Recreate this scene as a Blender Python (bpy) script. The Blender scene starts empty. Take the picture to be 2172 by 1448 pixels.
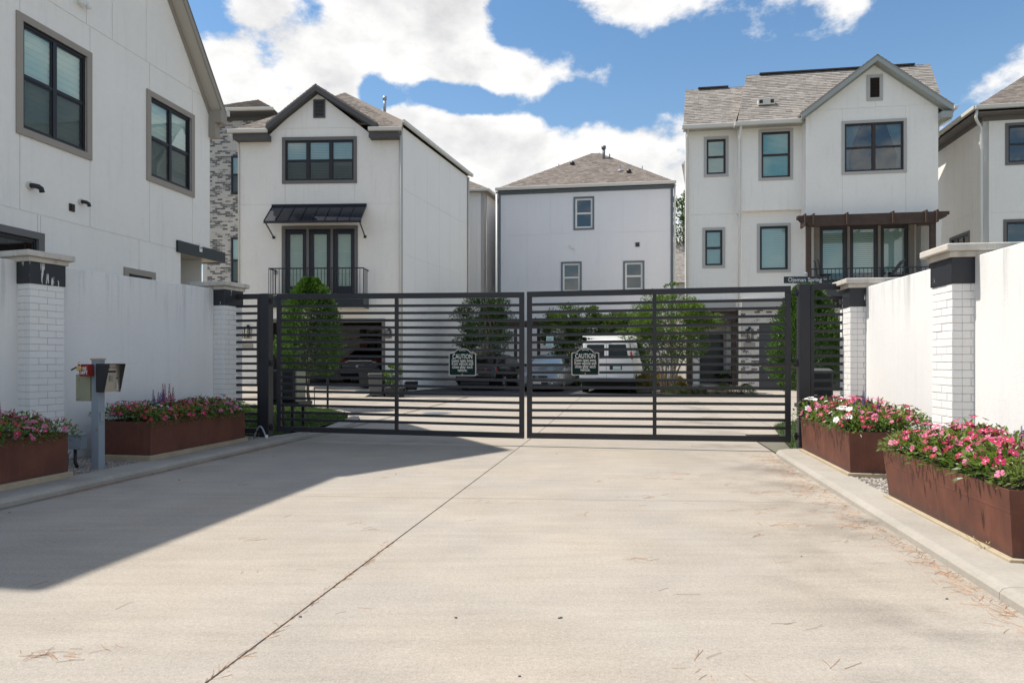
import bpy, bmesh, math, random
from mathutils import Vector, Matrix, noise as mnoise
random.seed(11)
RAD = math.radians
sc = bpy.context.scene
COL = sc.collection

# ------------------------------------------------------------------ camera
H = 1.25           # eye height
FL = 1448.0        # focal length in units of the 2172 wide frame
cam_d = bpy.data.cameras.new('camera'); cam = bpy.data.objects.new('camera', cam_d); COL.objects.link(cam)
cam.location = (0, 0, H); cam.rotation_euler = (RAD(90), 0, 0)
cam_d.sensor_width = 36; cam_d.lens = 24; cam_d.shift_y = 46/2172.0
cam_d.clip_start = 0.05; cam_d.clip_end = 2000
sc.camera = cam
# ------------------------------------------------------------------ frame of the driveway: u across, v along
A = RAD(9.9); CA, SA = math.cos(A), math.sin(A)
def W(u, v, z=0.0): return Vector((u*CA+v*SA, -u*SA+v*CA, z))
U3, V3, Z3 = Vector((CA, -SA, 0)), Vector((SA, CA, 0)), Vector((0, 0, 1))
# ------------------------------------------------------------------ sun
KU, KV = 0.585, 0.015
tosun = (-U3*KU + V3*KV + Z3).normalized()
SUN_EL = math.asin(tosun.z); SUN_AZ = math.atan2(tosun.x, tosun.y)
sd = bpy.data.lights.new('sun', 'SUN'); sun = bpy.data.objects.new('sun', sd); COL.objects.link(sun)
sd.energy = 4.1; sd.angle = RAD(0.53); sd.color = (1.0, 0.945, 0.87)
sun.rotation_euler = (-tosun).to_track_quat('-Z', 'Y').to_euler()
# ------------------------------------------------------------------ view
sc.view_settings.view_transform = 'Standard'; sc.view_settings.look = 'None'
sc.view_settings.exposure = 0.58; sc.view_settings.gamma = 1.0; sc.view_settings.use_curve_mapping = False
sc.render.engine = 'CYCLES'
try:
    sc.cycles.max_bounces = 8; sc.cycles.transparent_max_bounces = 24
except Exception: pass

# ------------------------------------------------------------------ node helper
class NT:
    def __init__(s, nt): s.nt = nt; s.n = nt.nodes; s.l = nt.links
    def new(s, t, **kw):
        n = s.n.new(t)
        for k, v in kw.items(): setattr(n, k, v)
        return n
    def put(s, sock, v):
        if isinstance(v, bpy.types.NodeSocket): s.l.new(v, sock)
        elif v is not None:
            if sock.type == 'RGBA' and hasattr(v, '__len__') and len(v) == 3: v = (*v, 1)
            sock.default_value = v
    def m(s, op, a, b=None, c=None, clamp=False):
        n = s.new('ShaderNodeMath', operation=op); n.use_clamp = clamp
        for i, v in enumerate((a, b, c)):
            if v is not None: s.put(n.inputs[i], v)
        return n.outputs[0]
    def vm(s, op, a, b=None, c=None):
        n = s.new('ShaderNodeVectorMath', operation=op)
        for i, v in enumerate((a, b, c)):
            if v is not None:
                if op == 'SCALE' and i == 1: s.put(n.inputs['Scale'], v)
                else: s.put(n.inputs[i], v)
        return n.outputs['Value'] if op in ('LENGTH', 'DOT_PRODUCT', 'DISTANCE') else n.outputs['Vector']
    def noise(s, vec, scale, detail=4, rough=.55, dist=0.0):
        n = s.new('ShaderNodeTexNoise'); s.put(n.inputs['Vector'], vec); s.put(n.inputs['Scale'], scale)
        n.inputs['Detail'].default_value = detail; n.inputs['Roughness'].default_value = rough
        n.inputs['Distortion'].default_value = dist
        return n.outputs['Fac']
    def ramp(s, f, lo, hi, a=0.0, b=1.0):
        n = s.new('ShaderNodeMapRange'); n.interpolation_type = 'SMOOTHSTEP'
        for i, v in enumerate((f, lo, hi, a, b)): s.put(n.inputs[i], v)
        return n.outputs[0]
    def mix(s, f, a, b, mode='MIX'):
        n = s.new('ShaderNodeMix', data_type='RGBA', blend_type=mode)
        s.put(n.inputs['Factor'], f); s.put(n.inputs['A'], a); s.put(n.inputs['B'], b)
        return n.outputs['Result']
    def scalev(s, vec, v3):
        return s.vm('MULTIPLY', vec, v3)

# ------------------------------------------------------------------ world: daylight sky with cumulus
world = bpy.data.worlds.new('World'); sc.world = world; world.use_nodes = True
wn = NT(world.node_tree)
for n in list(wn.n): wn.n.remove(n)
out = wn.new('ShaderNodeOutputWorld'); bg = wn.new('ShaderNodeBackground'); wn.l.new(bg.outputs[0], out.inputs[0])
SKY = 0.085
bg.inputs['Strength'].default_value = SKY
skyt = wn.new('ShaderNodeTexSky', sky_type='NISHITA'); skyt.sun_disc = False
skyt.sun_elevation = SUN_EL; skyt.sun_rotation = SUN_AZ; skyt.air_density = 1.25; skyt.dust_density = 0.25; skyt.ozone_density = 1.6
D = wn.vm('NORMALIZE', wn.new('ShaderNodeTexCoord').outputs['Generated'])
def direc(px, py): return Vector(((px-1086)/FL, 1, (770-py)/FL)).normalized()
warp = wn.new('ShaderNodeTexNoise'); warp.inputs['Scale'].default_value = 14; warp.inputs['Detail'].default_value = 6
wn.l.new(D, warp.inputs['Vector'])
Dw = wn.vm('ADD', D, wn.vm('SCALE', wn.vm('SUBTRACT', warp.outputs['Color'], (.5, .5, .5)), .035))
def cover(vec):
    sep = wn.new('ShaderNodeSeparateXYZ'); wn.l.new(vec, sep.inputs[0])
    flat = wn.scalev(vec, (1, 1, 1.55))
    base = wn.m('MULTIPLY', wn.m('SUBTRACT', wn.noise(flat, 2.6, 3, .5), .5), 1.1)
    puff = wn.m('MULTIPLY', wn.m('SUBTRACT', wn.noise(flat, 8.5, 10, .60), .5), 2.3)
    tot = wn.m('ADD', wn.m('ADD', base, puff), .07)
    neg = wn.m('ADD', 0.0, 0.0); pos_ = wn.m('ADD', 0.0, 0.0)
    # cloud banks and gaps: direction, radius, strength
    for (px, py, r, w) in [(600, 110, .17, .34), (800, 80, .16, .36), (960, 90, .13, .30), (480, 40, .10, .16), (560, 190, .10, .22), (730, 190, .09, .2), (980, 165, .07, .25),
                           (1150, 125, .052, .62), (1215, 170, .055, .5), (1100, 170, .05, .4), (1275, 172, .02, .3),
                           (930, 290, .085, .55), (1080, 300, .10, .62), (1230, 290, .09, .62), (1340, 300, .09, .62), (1410, 240, .06, .6), (1440, 330, .08, .5), (1440, 190, .035, .4), (1140, 380, .10, .5), (1330, 380, .1, .5),
                           (1300, 25, .062, .75), (1385, 50, .055, .6), (1438, 100, .022, .55), (1640, 0, .085, .85), (1740, 5, .06, .6), (1610, 55, .04, .6), (1500, -30, .06, .3), (2155, 200, .058, .8), (2110, 235, .03, .4), (2020, 262, .03, .3), (1935, 80, .012, .38), (2100, 95, .010, .32), (1112, 20, .02, .35),
                           (1560, 160, .15, -.55), (1860, 90, .16, -.60), (2040, 60, .10, -.35), (1375, 150, .060, -1.3), (1435, 160, .04, -1.0), (1295, 95, .032, -1.0), (1500, 110, .05, -.6), (1190, 50, .050, -1.4), (1095, 50, .035, -1.3), (1240, 110, .022, -.9), (1330, 205, .03, -.8),
                           (785, 192, .022, -1.0), (815, 208, .022, -1.1), (850, 205, .014, -.6), (895, 197, .020, -1.0), (930, 200, .022, -1.2), (965, 207, .022, -1.25), (1000, 212, .022, -1.25), (1035, 217, .022, -1.1), (1075, 226, .022, -1.0), (1120, 232, .02, -.8), (1165, 232, .02, -.7), (1215, 222, .02, -.9), (1260, 215, .02, -.9), (425, 12, .035, -1.0), (655, 3, .03, -.8), (1190, 226, .034, -.8), (870, 4, .03, -.6)]:
        d = direc(px, py)
        dist = wn.vm('DISTANCE', Dw, tuple(d))
        q = wn.m('DIVIDE', dist, r)
        g = wn.m('POWER', 2.718, wn.m('MULTIPLY', wn.m('MULTIPLY', q, q), -1.0))
        if w > 0: pos_ = wn.m('MULTIPLY_ADD', g, w, pos_)
        else: neg = wn.m('MULTIPLY_ADD', g, w*.75, neg)
    soft = wn.new('ShaderNodeMath', operation='SMOOTH_MIN'); wn.put(soft.inputs[0], pos_); soft.inputs[1].default_value = .60; soft.inputs[2].default_value = .25
    return wn.m('ADD', tot, wn.m('ADD', soft.outputs[0], neg))
c0 = cover(D)
alpha = wn.ramp(c0, -.02, .36)
# self-shading of the clouds: grey towards their undersides, bright towards the tops and the rims
def nz(off): return wn.noise(wn.scalev(wn.vm('ADD', D, off), (1, 1, 1.55)), 8.5, 10, .60)
rim = wn.m('MULTIPLY', wn.m('SUBTRACT', nz((-.012, 0, .028)), nz((0, 0, 0))), 2.0)
rim2 = wn.m('MULTIPLY', wn.m('SUBTRACT', nz((-.03, 0, .085)), .5), 2.2)
thick = wn.ramp(c0, .30, 1.05)
shade = wn.m('ADD', wn.m('ADD', wn.m('ADD', rim, rim2), .02), wn.m('MULTIPLY', thick, .42), clamp=True)
CL = 1.0/SKY
cloudc = wn.mix(shade, (.705*CL, .695*CL, .68*CL), (.42*CL, .42*CL, .43*CL))
hz = wn.m('SUBTRACT', 1.0, wn.ramp(wn.vm('DOT_PRODUCT', D, (0, 0, 1)), 0.0, .5))
skyc = wn.mix(1.0, skyt.outputs[0], (0.78, 1.0, 1.13), 'MULTIPLY')
skyc = wn.mix(wn.m('MULTIPLY', hz, .30), skyc, (.40*CL, .49*CL, .60*CL))
below = wn.ramp(wn.vm('DOT_PRODUCT', D, (0, 0, 1)), -.02, .03)
final = wn.mix(wn.m('MULTIPLY', wn.m('MULTIPLY', alpha, .97), below), skyc, cloudc)
wn.l.new(final, bg.inputs['Color'])

# ------------------------------------------------------------------ materials
MATS = {}
def mat(name, col=(.5, .5, .5), rough=.6, metal=0.0, spec=.5, fn=None):
    if name in MATS: return MATS[name]
    m = bpy.data.materials.new(name); m.use_nodes = True
    t = NT(m.node_tree); b = m.node_tree.nodes['Principled BSDF']
    b.inputs['Base Color'].default_value = (*col, 1); b.inputs['Roughness'].default_value = rough
    b.inputs['Metallic'].default_value = metal; b.inputs['Specular IOR Level'].default_value = spec
    if fn: fn(t, b)
    MATS[name] = m
    return m
def pos(t): return t.new('ShaderNodeNewGeometry').outputs['Position']
def bump(t, b, h, strength=.3, dist=.01):
    n = t.new('ShaderNodeBump'); n.inputs['Strength'].default_value = strength; n.inputs['Distance'].default_value = dist
    t.put(n.inputs['Height'], h); t.l.new(n.outputs[0], b.inputs['Normal'])
def vary(col, amt=.06, scale=3.0, rough=None, bscale=None, bstr=.2, bdist=.004, streak=0.0):
    """paint or plaster: slow tone drift, fine grain, faint run-off streaks"""
    def f(t, b):
        P = pos(t)
        n = t.noise(P, scale, 5); n2 = t.noise(P, scale*14, 4, .6)
        k = t.m('ADD', t.m('MULTIPLY', t.m('SUBTRACT', n, .5), amt*2), t.m('MULTIPLY', t.m('SUBTRACT', n2, .5), amt*1.2))
        if streak:
            s = t.noise(t.scalev(P, (9, 9, .7)), 1.0, 4, .6)
            k = t.m('SUBTRACT', k, t.m('MULTIPLY', t.ramp(s, .52, .75), streak))
        k = t.m('ADD', k, 1.0)
        t.put(b.inputs['Base Color'], t.vm('SCALE', tuple(col), k))
        if bscale: bump(t, b, t.noise(P, bscale, 3, .6), bstr, bdist)
    return f
def tonef(col, spread=.5, rough_noise=0, hue=None):
    """colour times a per-piece tone stored on the mesh"""
    def f(t, b):
        a = t.new('ShaderNodeAttribute', attribute_name='tone').outputs['Fac']
        k = t.m('ADD', t.m('MULTIPLY', t.m('SUBTRACT', a, .5), spread*2), 1.0)
        n = t.noise(pos(t), 6, 3); k = t.m('MULTIPLY', k, t.m('ADD', t.m('MULTIPLY', n, .3), .85))
        c = t.vm('SCALE', tuple(col), k)
        if hue: c = t.mix(a, t.vm('SCALE', tuple(col), k), t.vm('SCALE', tuple(hue), k))
        t.put(b.inputs['Base Color'], c)
    return f

M_stucco_w = mat('stucco_white', rough=.9, spec=.2, fn=vary((.855, .822, .770), .07, .7, bscale=110, bstr=.8, bdist=.006, streak=.06))
M_stucco_2 = mat('stucco_pale', rough=.9, spec=.2, fn=vary((.835, .802, .750), .07, .7, bscale=110, bstr=.8, bdist=.006, streak=.06))
M_panel_side = mat('panel_white', rough=.8, spec=.2, fn=vary((.83, .81, .775), .035, .8, bscale=60, bstr=.2, streak=.03))
M_panel_blue = mat('panel_cool_white', rough=.75, spec=.25, fn=vary((.75, .745, .765), .04, .8, bscale=60, bstr=.2, streak=.03))
def wallpaint(streak):
    def f(t, b):
        P = pos(t)
        sz = t.new('ShaderNodeSeparateXYZ'); t.l.new(P, sz.inputs[0]); z = sz.outputs[2]
        n = t.noise(P, 1.3, 5); g = t.noise(P, 26, 4, .65)
        s = t.noise(t.scalev(P, (7, 7, .45)), 1.0, 5, .65)
        top = t.ramp(z, 1.55, 2.42)
        st = t.m('MULTIPLY', t.ramp(s, .48, .70), t.m('ADD', t.m('MULTIPLY', top, .85), .12))
        low = t.m('MULTIPLY', t.m('SUBTRACT', 1, t.ramp(z, .05, .55)), t.ramp(n, .35, .6))
        k = t.m('ADD', .93, t.m('MULTIPLY', t.m('SUBTRACT', n, .5), .14))
        k = t.m('ADD', k, t.m('MULTIPLY', t.m('SUBTRACT', g, .5), .10))
        k = t.m('SUBTRACT', k, t.m('MULTIPLY', st, streak))
        k = t.m('SUBTRACT', k, t.m('MULTIPLY', low, .22))
        t.put(b.inputs['Base Color'], t.vm('SCALE', (.79, .78, .755), k))
        bump(t, b, t.m('ADD', t.noise(P, 70, 5, .7), t.m('MULTIPLY', t.noise(P, 9, 3), .4)), .45, .007)
    return f
M_wall = mat('garden_wall_plaster', rough=.92, spec=.15, fn=wallpaint(.30))
M_brickw = mat('painted_brick', rough=.8, spec=.3, fn=vary((.78, .765, .74), .06, 5, bscale=90, bstr=.6, bdist=.006))
M_mortar = mat('mortar', rough=.95, fn=vary((.48, .445, .40), .35, 7))
def capf(t, b):
    P = pos(t); n = t.noise(P, 4, 6, .6); s = t.noise(t.scalev(P, (12, 12, 2)), 1, 5)
    k = t.m('ADD', .72, t.m('MULTIPLY', n, .5)); k = t.m('SUBTRACT', k, t.m('MULTIPLY', t.ramp(s, .5, .7), .22))
    t.put(b.inputs['Base Color'], t.vm('SCALE', (.56, .52, .46), k)); bump(t, b, t.noise(P, 80, 3), .4, .004)
M_cap = mat('cast_stone', rough=.9, spec=.15, fn=capf)
def bandf(t, b):
    P = pos(t)
    s = t.noise(t.scalev(P, (16, 16, 2.6)), 1.0, 6, .62); lo = t.noise(P, 3.2, 2)
    peel = t.ramp(t.m('ADD', s, t.m('MULTIPLY', t.m('SUBTRACT', lo, .5), .5)), .635, .655)
    c = t.mix(peel, (.016, .018, .023), (.62, .60, .57))
    t.put(b.inputs['Base Color'], c); t.put(b.inputs['Roughness'], t.m('ADD', .5, t.m('MULTIPLY', peel, .4)))
    bump(t, b, t.m('ADD', t.m('MULTIPLY', peel, -1.0), t.noise(P, 60, 3)), .6, .003)
M_band = mat('peeling_black_paint', rough=.5, fn=bandf)
def concf(base, warm, joint=False):
    def f(t, b):
        P = pos(t)
        big = t.noise(P, .35, 4, .55); mid = t.noise(P, 1.7, 6, .62); br = t.noise(t.scalev(P, (1.0, 9, 1)), 1.1, 5, .6)
        fine = t.noise(P, 45, 4, .7); grit = t.noise(P, 110, 3, .6)
        k = t.m('ADD', .79, t.m('MULTIPLY', big, .34))
        k = t.m('ADD', k, t.m('MULTIPLY', t.m('SUBTRACT', mid, .5), .34))
        k = t.m('ADD', k, t.m('MULTIPLY', t.m('SUBTRACT', br, .5), .30))
        k = t.m('ADD', k, t.m('MULTIPLY', t.m('SUBTRACT', fine, .5), .55))
        k = t.m('ADD', k, t.m('MULTIPLY', t.m('SUBTRACT', grit, .5), .7))
        v = t.new('ShaderNodeTexVoronoi'); v.inputs['Scale'].default_value = 60; t.l.new(P, v.inputs['Vector'])
        spk = t.m('LESS_THAN', v.outputs['Distance'], .16)
        k = t.m('SUBTRACT', k, t.m('MULTIPLY', spk, .22))
        v2 = t.new('ShaderNodeTexVoronoi'); v2.inputs['Scale'].default_value = 23; t.l.new(P, v2.inputs['Vector'])
        k = t.m('ADD', k, t.m('MULTIPLY', t.m('LESS_THAN', v2.outputs['Distance'], .07), .35))
        # worn dark patches beside the kerbs (u = distance across the drive)
        sx = t.new('ShaderNodeSeparateXYZ'); t.l.new(P, sx.inputs[0])
        uu = t.m('SUBTRACT', t.m('MULTIPLY', sx.outputs[0], CA), t.m('MULTIPLY', sx.outputs[1], SA))
        rk = t.m('MULTIPLY', t.ramp(uu, .2, 1.7), t.m('SUBTRACT', 1, t.ramp(uu, 1.98, 2.05)))
        patch = t.ramp(t.noise(P, .9, 5, .6), .45, .66)
        k = t.m('SUBTRACT', k, t.m('MULTIPLY', t.m('MULTIPLY', rk, patch), .30))
        lk = t.m('SUBTRACT', 1, t.ramp(uu, -5.35, -4.5))
        k = t.m('SUBTRACT', k, t.m('MULTIPLY', t.m('MULTIPLY', lk, patch), .22))
        gutter = t.m('SUBTRACT', 1, t.ramp(t.m('ABSOLUTE', t.m('SUBTRACT', uu, -5.33)), .0, .10))
        k = t.m('SUBTRACT', k, t.m('MULTIPLY', gutter, .5))
        c = t.mix(t.ramp(t.noise(P, .6, 4), .35, .7), t.vm('SCALE', base, k), t.vm('SCALE', warm, k))
        t.put(b.inputs['Base Color'], c)
        bump(t, b, t.m('ADD', grit, t.m('MULTIPLY', fine, .8)), .35, .003)
    return f
M_conc = mat('broom_finished_concrete', rough=.88, spec=.2, fn=concf((.360, .324, .277), (.385, .334, .272)))
M_kerb = mat('kerb_concrete', rough=.9, spec=.2, fn=vary((.355, .325, .28), .26, 2.2, bscale=120, bstr=.5, bdist=.004))
M_plinth = mat('plinth_concrete', rough=.9, spec=.2, fn=vary((.40, .33, .23), .28, 5, bscale=80, bstr=.5))
M_jointd = mat('joint_filler', rough=.95, spec=.1, fn=vary((.055, .036, .026), .6, 2.5))
def cortf(t, b):
    P = pos(t)
    s = t.noise(t.scalev(P, (14, 14, 1.2)), 1.0, 6, .65); n = t.noise(P, 3.2, 6, .65); g = t.noise(P, 120, 3, .6)
    c = t.mix(t.ramp(n, .3, .72), (.105, .035, .022), (.165, .058, .035))
    c = t.mix(t.m('MULTIPLY', t.ramp(s, .5, .78), .35), c, (.21, .095, .062))
    sz = t.new('ShaderNodeSeparateXYZ'); t.l.new(P, sz.inputs[0])
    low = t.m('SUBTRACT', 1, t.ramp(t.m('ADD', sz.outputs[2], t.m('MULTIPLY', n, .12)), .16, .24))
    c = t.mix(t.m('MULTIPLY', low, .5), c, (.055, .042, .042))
    c = t.mix(1.0, c, t.m('ADD', .75, t.m('MULTIPLY', g, .5)), 'MULTIPLY')
    t.put(b.inputs['Base Color'], c); t.put(b.inputs['Roughness'], t.m('ADD', .5, t.m('MULTIPLY', n, .3)))
    bump(t, b, t.m('ADD', g, n), .25, .003)
M_corten = mat('weathered_rusty_steel', rough=.6, metal=.15, fn=cortf)
M_gate = mat('charcoal_gate_paint', rough=.42, spec=.4, fn=vary((.024, .024, .028), .25, 3, bscale=200, bstr=.1))
M_black = mat('black_paint', rough=.35, fn=vary((.014, .015, .018), .2, 4))
M_awn = mat('black_standing_seam_metal', (.012, .016, .028), .22, .3)
M_frame_b = mat('black_window_frame', (.014, .014, .017), .35)
M_frame_br = mat('dark_bronze_frame', (.028, .017, .014), .4)
M_frame_w = mat('white_window_frame', (.72, .72, .70), .45)
M_trim_g = mat('grey_trim', rough=.75, fn=vary((.155, .145, .14), .06, 3))
M_trim_d = mat('dark_grey_trim', rough=.7, fn=vary((.085, .083, .085), .08, 3))
M_trim_t = mat('taupe_trim', rough=.75, fn=vary((.315, .28, .24), .06, 3, bscale=90, bstr=.2))
M_trim_l = mat('light_grey_trim', rough=.75, fn=vary((.43, .42, .40), .05, 3))
M_trim_bl = mat('slate_blue_trim', rough=.7, fn=vary((.135, .16, .18), .05, 3))
M_sage = mat('sage_grey_fascia', rough=.6, fn=vary((.33, .35, .335), .05, 3))
M_cream = mat('cream_gutter', rough=.45, fn=vary((.62, .59, .53), .05, 3))
M_white = mat('white_gutter', rough=.4, fn=vary((.74, .73, .70), .05, 3))
M_soffit = mat('soffit_paint', (.50, .46, .40), .7)
M_teal = mat('dark_teal_fascia', (.012, .022, .028), .4)
M_navy = mat('navy_door_paint', (.012, .019, .033), .35)
M_char = mat('charcoal_door_paint', (.045, .046, .052), .45)
M_inside = mat('dark_interior', (.022, .022, .024), .9)
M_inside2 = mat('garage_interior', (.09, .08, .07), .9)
M_blind = mat('white_blind', (.84, .86, .84), .6)
M_curt = mat('sheer_curtain', rough=.8, fn=vary((.66, .70, .68), .1, 8))
M_tealobj = mat('teal_ceramic', (.10, .42, .36), .4)
M_wood = mat('dark_stained_wood', rough=.7, fn=vary((.062, .037, .026), .55, 5, bscale=30, bstr=.5))
M_steel = mat('brushed_steel', (.50, .47, .42), .32, .9)
M_galv = mat('galvanised_metal', (.36, .38, .41), .45, .6)
def postf(t, b):
    P = pos(t); n = t.noise(P, 9, 5, .6)
    c = t.mix(t.ramp(n, .62, .70), (.25, .29, .33), (.22, .19, .11))
    t.put(b.inputs['Base Color'], c)
M_post = mat('weathered_blue_grey_paint', rough=.6, fn=postf)
M_beige = mat('khaki_enclosure', (.29, .29, .19), .55)
M_red = mat('red_paint', (.22, .018, .016), .45)
M_whitep = mat('white_lettering', (.78, .78, .76), .5)
M_brass = mat('brass', (.70, .46, .16), .35, .8)
M_green_sign = mat('dark_green_sign', (.003, .020, .017), .6, 0, .15)
M_signedge = mat('pale_sign_edge', (.46, .40, .37), .5)
M_signtext = mat('pale_sign_letters', (.62, .60, .55), .5)
M_tealsign = mat('pale_teal_print', (.05, .16, .16), .5)
M_signw = mat('pale_sign_board', (.45, .60, .58), .5)
M_rubber = mat('tyre_rubber', (.014, .014, .015), .8)
M_plastic = mat('black_plastic', (.02, .02, .022), .5)
M_plasticg = mat('grey_plastic', (.10, .10, .10), .55)
M_chrome = mat('chrome', (.7, .7, .72), .12, 1.0)
M_paint_s = mat('silver_car_paint', (.26, .28, .30), .25, .55)
M_paint_w = mat('white_car_paint', (.70, .70, .69), .3, 0)
M_paint_k = mat('black_car_paint', (.010, .010, .012), .15, 0)
M_paint_g = mat('grey_car_paint', (.05, .055, .065), .2, .4)
M_carglass = mat('car_glass', (.008, .010, .013), .12, 0, .35)
M_windsh = mat('windscreen_glass', (.30, .38, .42), .06, 0, .8)
M_lampw = mat('headlight_lens', (.62, .58, .46), .15)
M_lampr = mat('tail_light_lens', (.42, .012, .010), .2)
M_bark = mat('bark', rough=.9, fn=vary((.20, .155, .11), .3, 9, bscale=40, bstr=.6))
M_barkc = mat('smooth_tan_bark', rough=.8, fn=vary((.34, .24, .165), .35, 6))
M_brickv = mat('vent_brown', (.055, .035, .032), .7)
M_pipe = mat('grey_pipe', (.16, .17, .18), .5, .3)
M_asph = mat('asphalt', rough=.92, spec=.2, fn=vary((.062, .062, .064), .25, 3, bscale=160, bstr=.8, bdist=.006))
M_soil = mat('soil', rough=.95, fn=vary((.055, .038, .026), .4, 12, bscale=50, bstr=.8, bdist=.02))
M_ground = mat('ground', rough=.95, fn=vary((.16, .15, .11), .3, 2, bscale=30, bstr=.5, bdist=.02))
M_lawn = mat('lawn_soil', rough=.95, fn=vary((.035, .055, .015), .4, 6, bscale=60, bstr=.6, bdist=.02))
M_stone = mat('gravel_stone', rough=.85, fn=tonef((.30, .27, .235), .55))
M_stonebed = mat('gravel_bed', rough=.95, fn=vary((.17, .15, .13), .4, 30, bscale=60, bstr=.8, bdist=.01))
M_shingle = mat('asphalt_shingle', rough=.92, spec=.1, fn=tonef((.245, .210, .182), .17))
M_shingle2 = mat('asphalt_shingle_grey', rough=.92, spec=.1, fn=tonef((.29, .262, .235), .20))
M_ridge = mat('ridge_vent', (.06, .052, .05), .8)
def brkf(t, b):
    a = t.new('ShaderNodeAttribute', attribute_name='tone').outputs['Fac']
    n = t.noise(pos(t), 18, 4, .6)
    k = t.ramp(t.m('ADD', a, t.m('MULTIPLY', t.m('SUBTRACT', n, .5), .9)), .18, .62)
    t.put(b.inputs['Base Color'], t.mix(k, (.12, .12, .122), (.50, .48, .45)))
M_brick6 = mat('whitewashed_grey_brick', rough=.9, fn=brkf)
def brkf4(t, b):
    a = t.new('ShaderNodeAttribute', attribute_name='tone').outputs['Fac']
    n = t.noise(pos(t), 22, 4, .6)
    k = t.ramp(t.m('ADD', a, t.m('MULTIPLY', t.m('SUBTRACT', n, .5), .7)), .08, .25)
    c = t.mix(k, (.13, .115, .11), (.62, .585, .54))
    t.put(b.inputs['Base Color'], c)
M_brick4 = mat('whitewashed_brick', rough=.9, fn=brkf4)
M_mortl = mat('pale_mortar', (.50, .48, .45), .95)
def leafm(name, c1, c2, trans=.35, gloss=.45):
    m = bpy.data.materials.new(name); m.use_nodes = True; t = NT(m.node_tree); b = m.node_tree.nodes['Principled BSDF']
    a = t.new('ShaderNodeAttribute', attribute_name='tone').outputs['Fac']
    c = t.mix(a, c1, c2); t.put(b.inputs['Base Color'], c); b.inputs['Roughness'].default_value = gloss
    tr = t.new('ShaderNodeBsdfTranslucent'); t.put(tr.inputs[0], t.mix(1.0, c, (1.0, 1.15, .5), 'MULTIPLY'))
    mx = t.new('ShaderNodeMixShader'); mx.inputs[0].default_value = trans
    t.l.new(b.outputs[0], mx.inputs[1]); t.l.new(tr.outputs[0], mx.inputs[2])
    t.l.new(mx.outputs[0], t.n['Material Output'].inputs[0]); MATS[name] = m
    return m
L_dark = leafm('holly_leaves', (.030, .070, .014), (.13, .235, .045), .3, .35)
L_tree = leafm('tree_leaves', (.024, .060, .014), (.080, .15, .034), .3)
L_myrt = leafm('myrtle_leaves', (.050, .105, .016), (.17, .25, .045), .4)
L_vine = leafm('vine_leaves', (.025, .055, .012), (.11, .17, .04), .35)
L_shrub = leafm('shrub_leaves', (.045, .065, .022), (.16, .19, .075), .3)
L_gold = leafm('dry_gold_grass', (.20, .15, .045), (.48, .38, .13), .3)
L_grass = leafm('grass_blades', (.035, .075, .012), (.11, .17, .03), .35)
L_vinca = leafm('vinca_leaves', (.035, .075, .014), (.20, .29, .055), .38, .4)
L_creep = leafm('creeping_leaves', (.11, .15, .04), (.28, .33, .11), .35)
def petal(name, c, eye): 
    def f(t, b):
        a = t.new('ShaderNodeAttribute', attribute_name='tone').outputs['Fac']
        t.put(b.inputs['Base Color'], t.mix(t.ramp(a, .2, .6), eye, t.vm('SCALE', c, t.m('ADD', .4, t.m('MULTIPLY', a, .6)))))
    m = mat(name, rough=.6, fn=f); return m
P_pink = petal('pink_petals', (.50, .115, .22), (.36, .01, .05))
P_mag = petal('magenta_petals', (.40, .006, .068), (.70, .45, .5))
P_red = petal('crimson_petals', (.30, .003, .022), (.5, .2, .2))
P_white = petal('white_petals', (.80, .80, .76), (.6, .15, .2))
P_purple = petal('purple_florets', (.12, .06, .26), (.12, .06, .26))
P_rose = petal('rose_florets', (.42, .10, .20), (.42, .10, .20))
M_needle = mat('dry_pine_needles', rough=.8, fn=tonef((.40, .205, .10), .45))
def glassm(name, tint, refl=.9):
    m = bpy.data.materials.new(name); m.use_nodes = True; t = NT(m.node_tree)
    t.n.remove(t.n['Principled BSDF'])
    tr = t.new('ShaderNodeBsdfTransparent'); tr.inputs[0].default_value = (*tint, 1)
    gl = t.new('ShaderNodeBsdfGlossy'); gl.inputs['Roughness'].default_value = .015; gl.inputs[0].default_value = (.92, .96, .97, 1)
    fr = t.new('ShaderNodeFresnel'); fr.inputs[0].default_value = 1.52
    mx = t.new('ShaderNodeMixShader'); t.put(mx.inputs[0], t.m('ADD', t.m('MULTIPLY', fr.outputs[0], refl), .06, clamp=True))
    t.l.new(tr.outputs[0], mx.inputs[1]); t.l.new(gl.outputs[0], mx.inputs[2])
    t.l.new(mx.outputs[0], t.n['Material Output'].inputs[0]); MATS[name] = m
    return m
G_win = glassm('window_glass', (.80, .93, .90), 1.0)
G_teal = glassm('teal_tinted_glass', (.50, .84, .86), 1.1)
G_dark = glassm('dark_window_glass', (.45, .55, .58), 1.6)
def screenm():
    m = bpy.data.materials.new('insect_screen'); m.use_nodes = True; t = NT(m.node_tree)
    b = t.n['Principled BSDF']; b.inputs['Base Color'].default_value = (.03, .032, .035, 1); b.inputs['Roughness'].default_value = .8
    tr = t.new('ShaderNodeBsdfTransparent'); mx = t.new('ShaderNodeMixShader'); mx.inputs[0].default_value = .52
    t.l.new(tr.outputs[0], mx.inputs[1]); t.l.new(b.outputs[0], mx.inputs[2]); t.l.new(mx.outputs[0], t.n['Material Output'].inputs[0])
    return m
M_screen = screenm()

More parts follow.
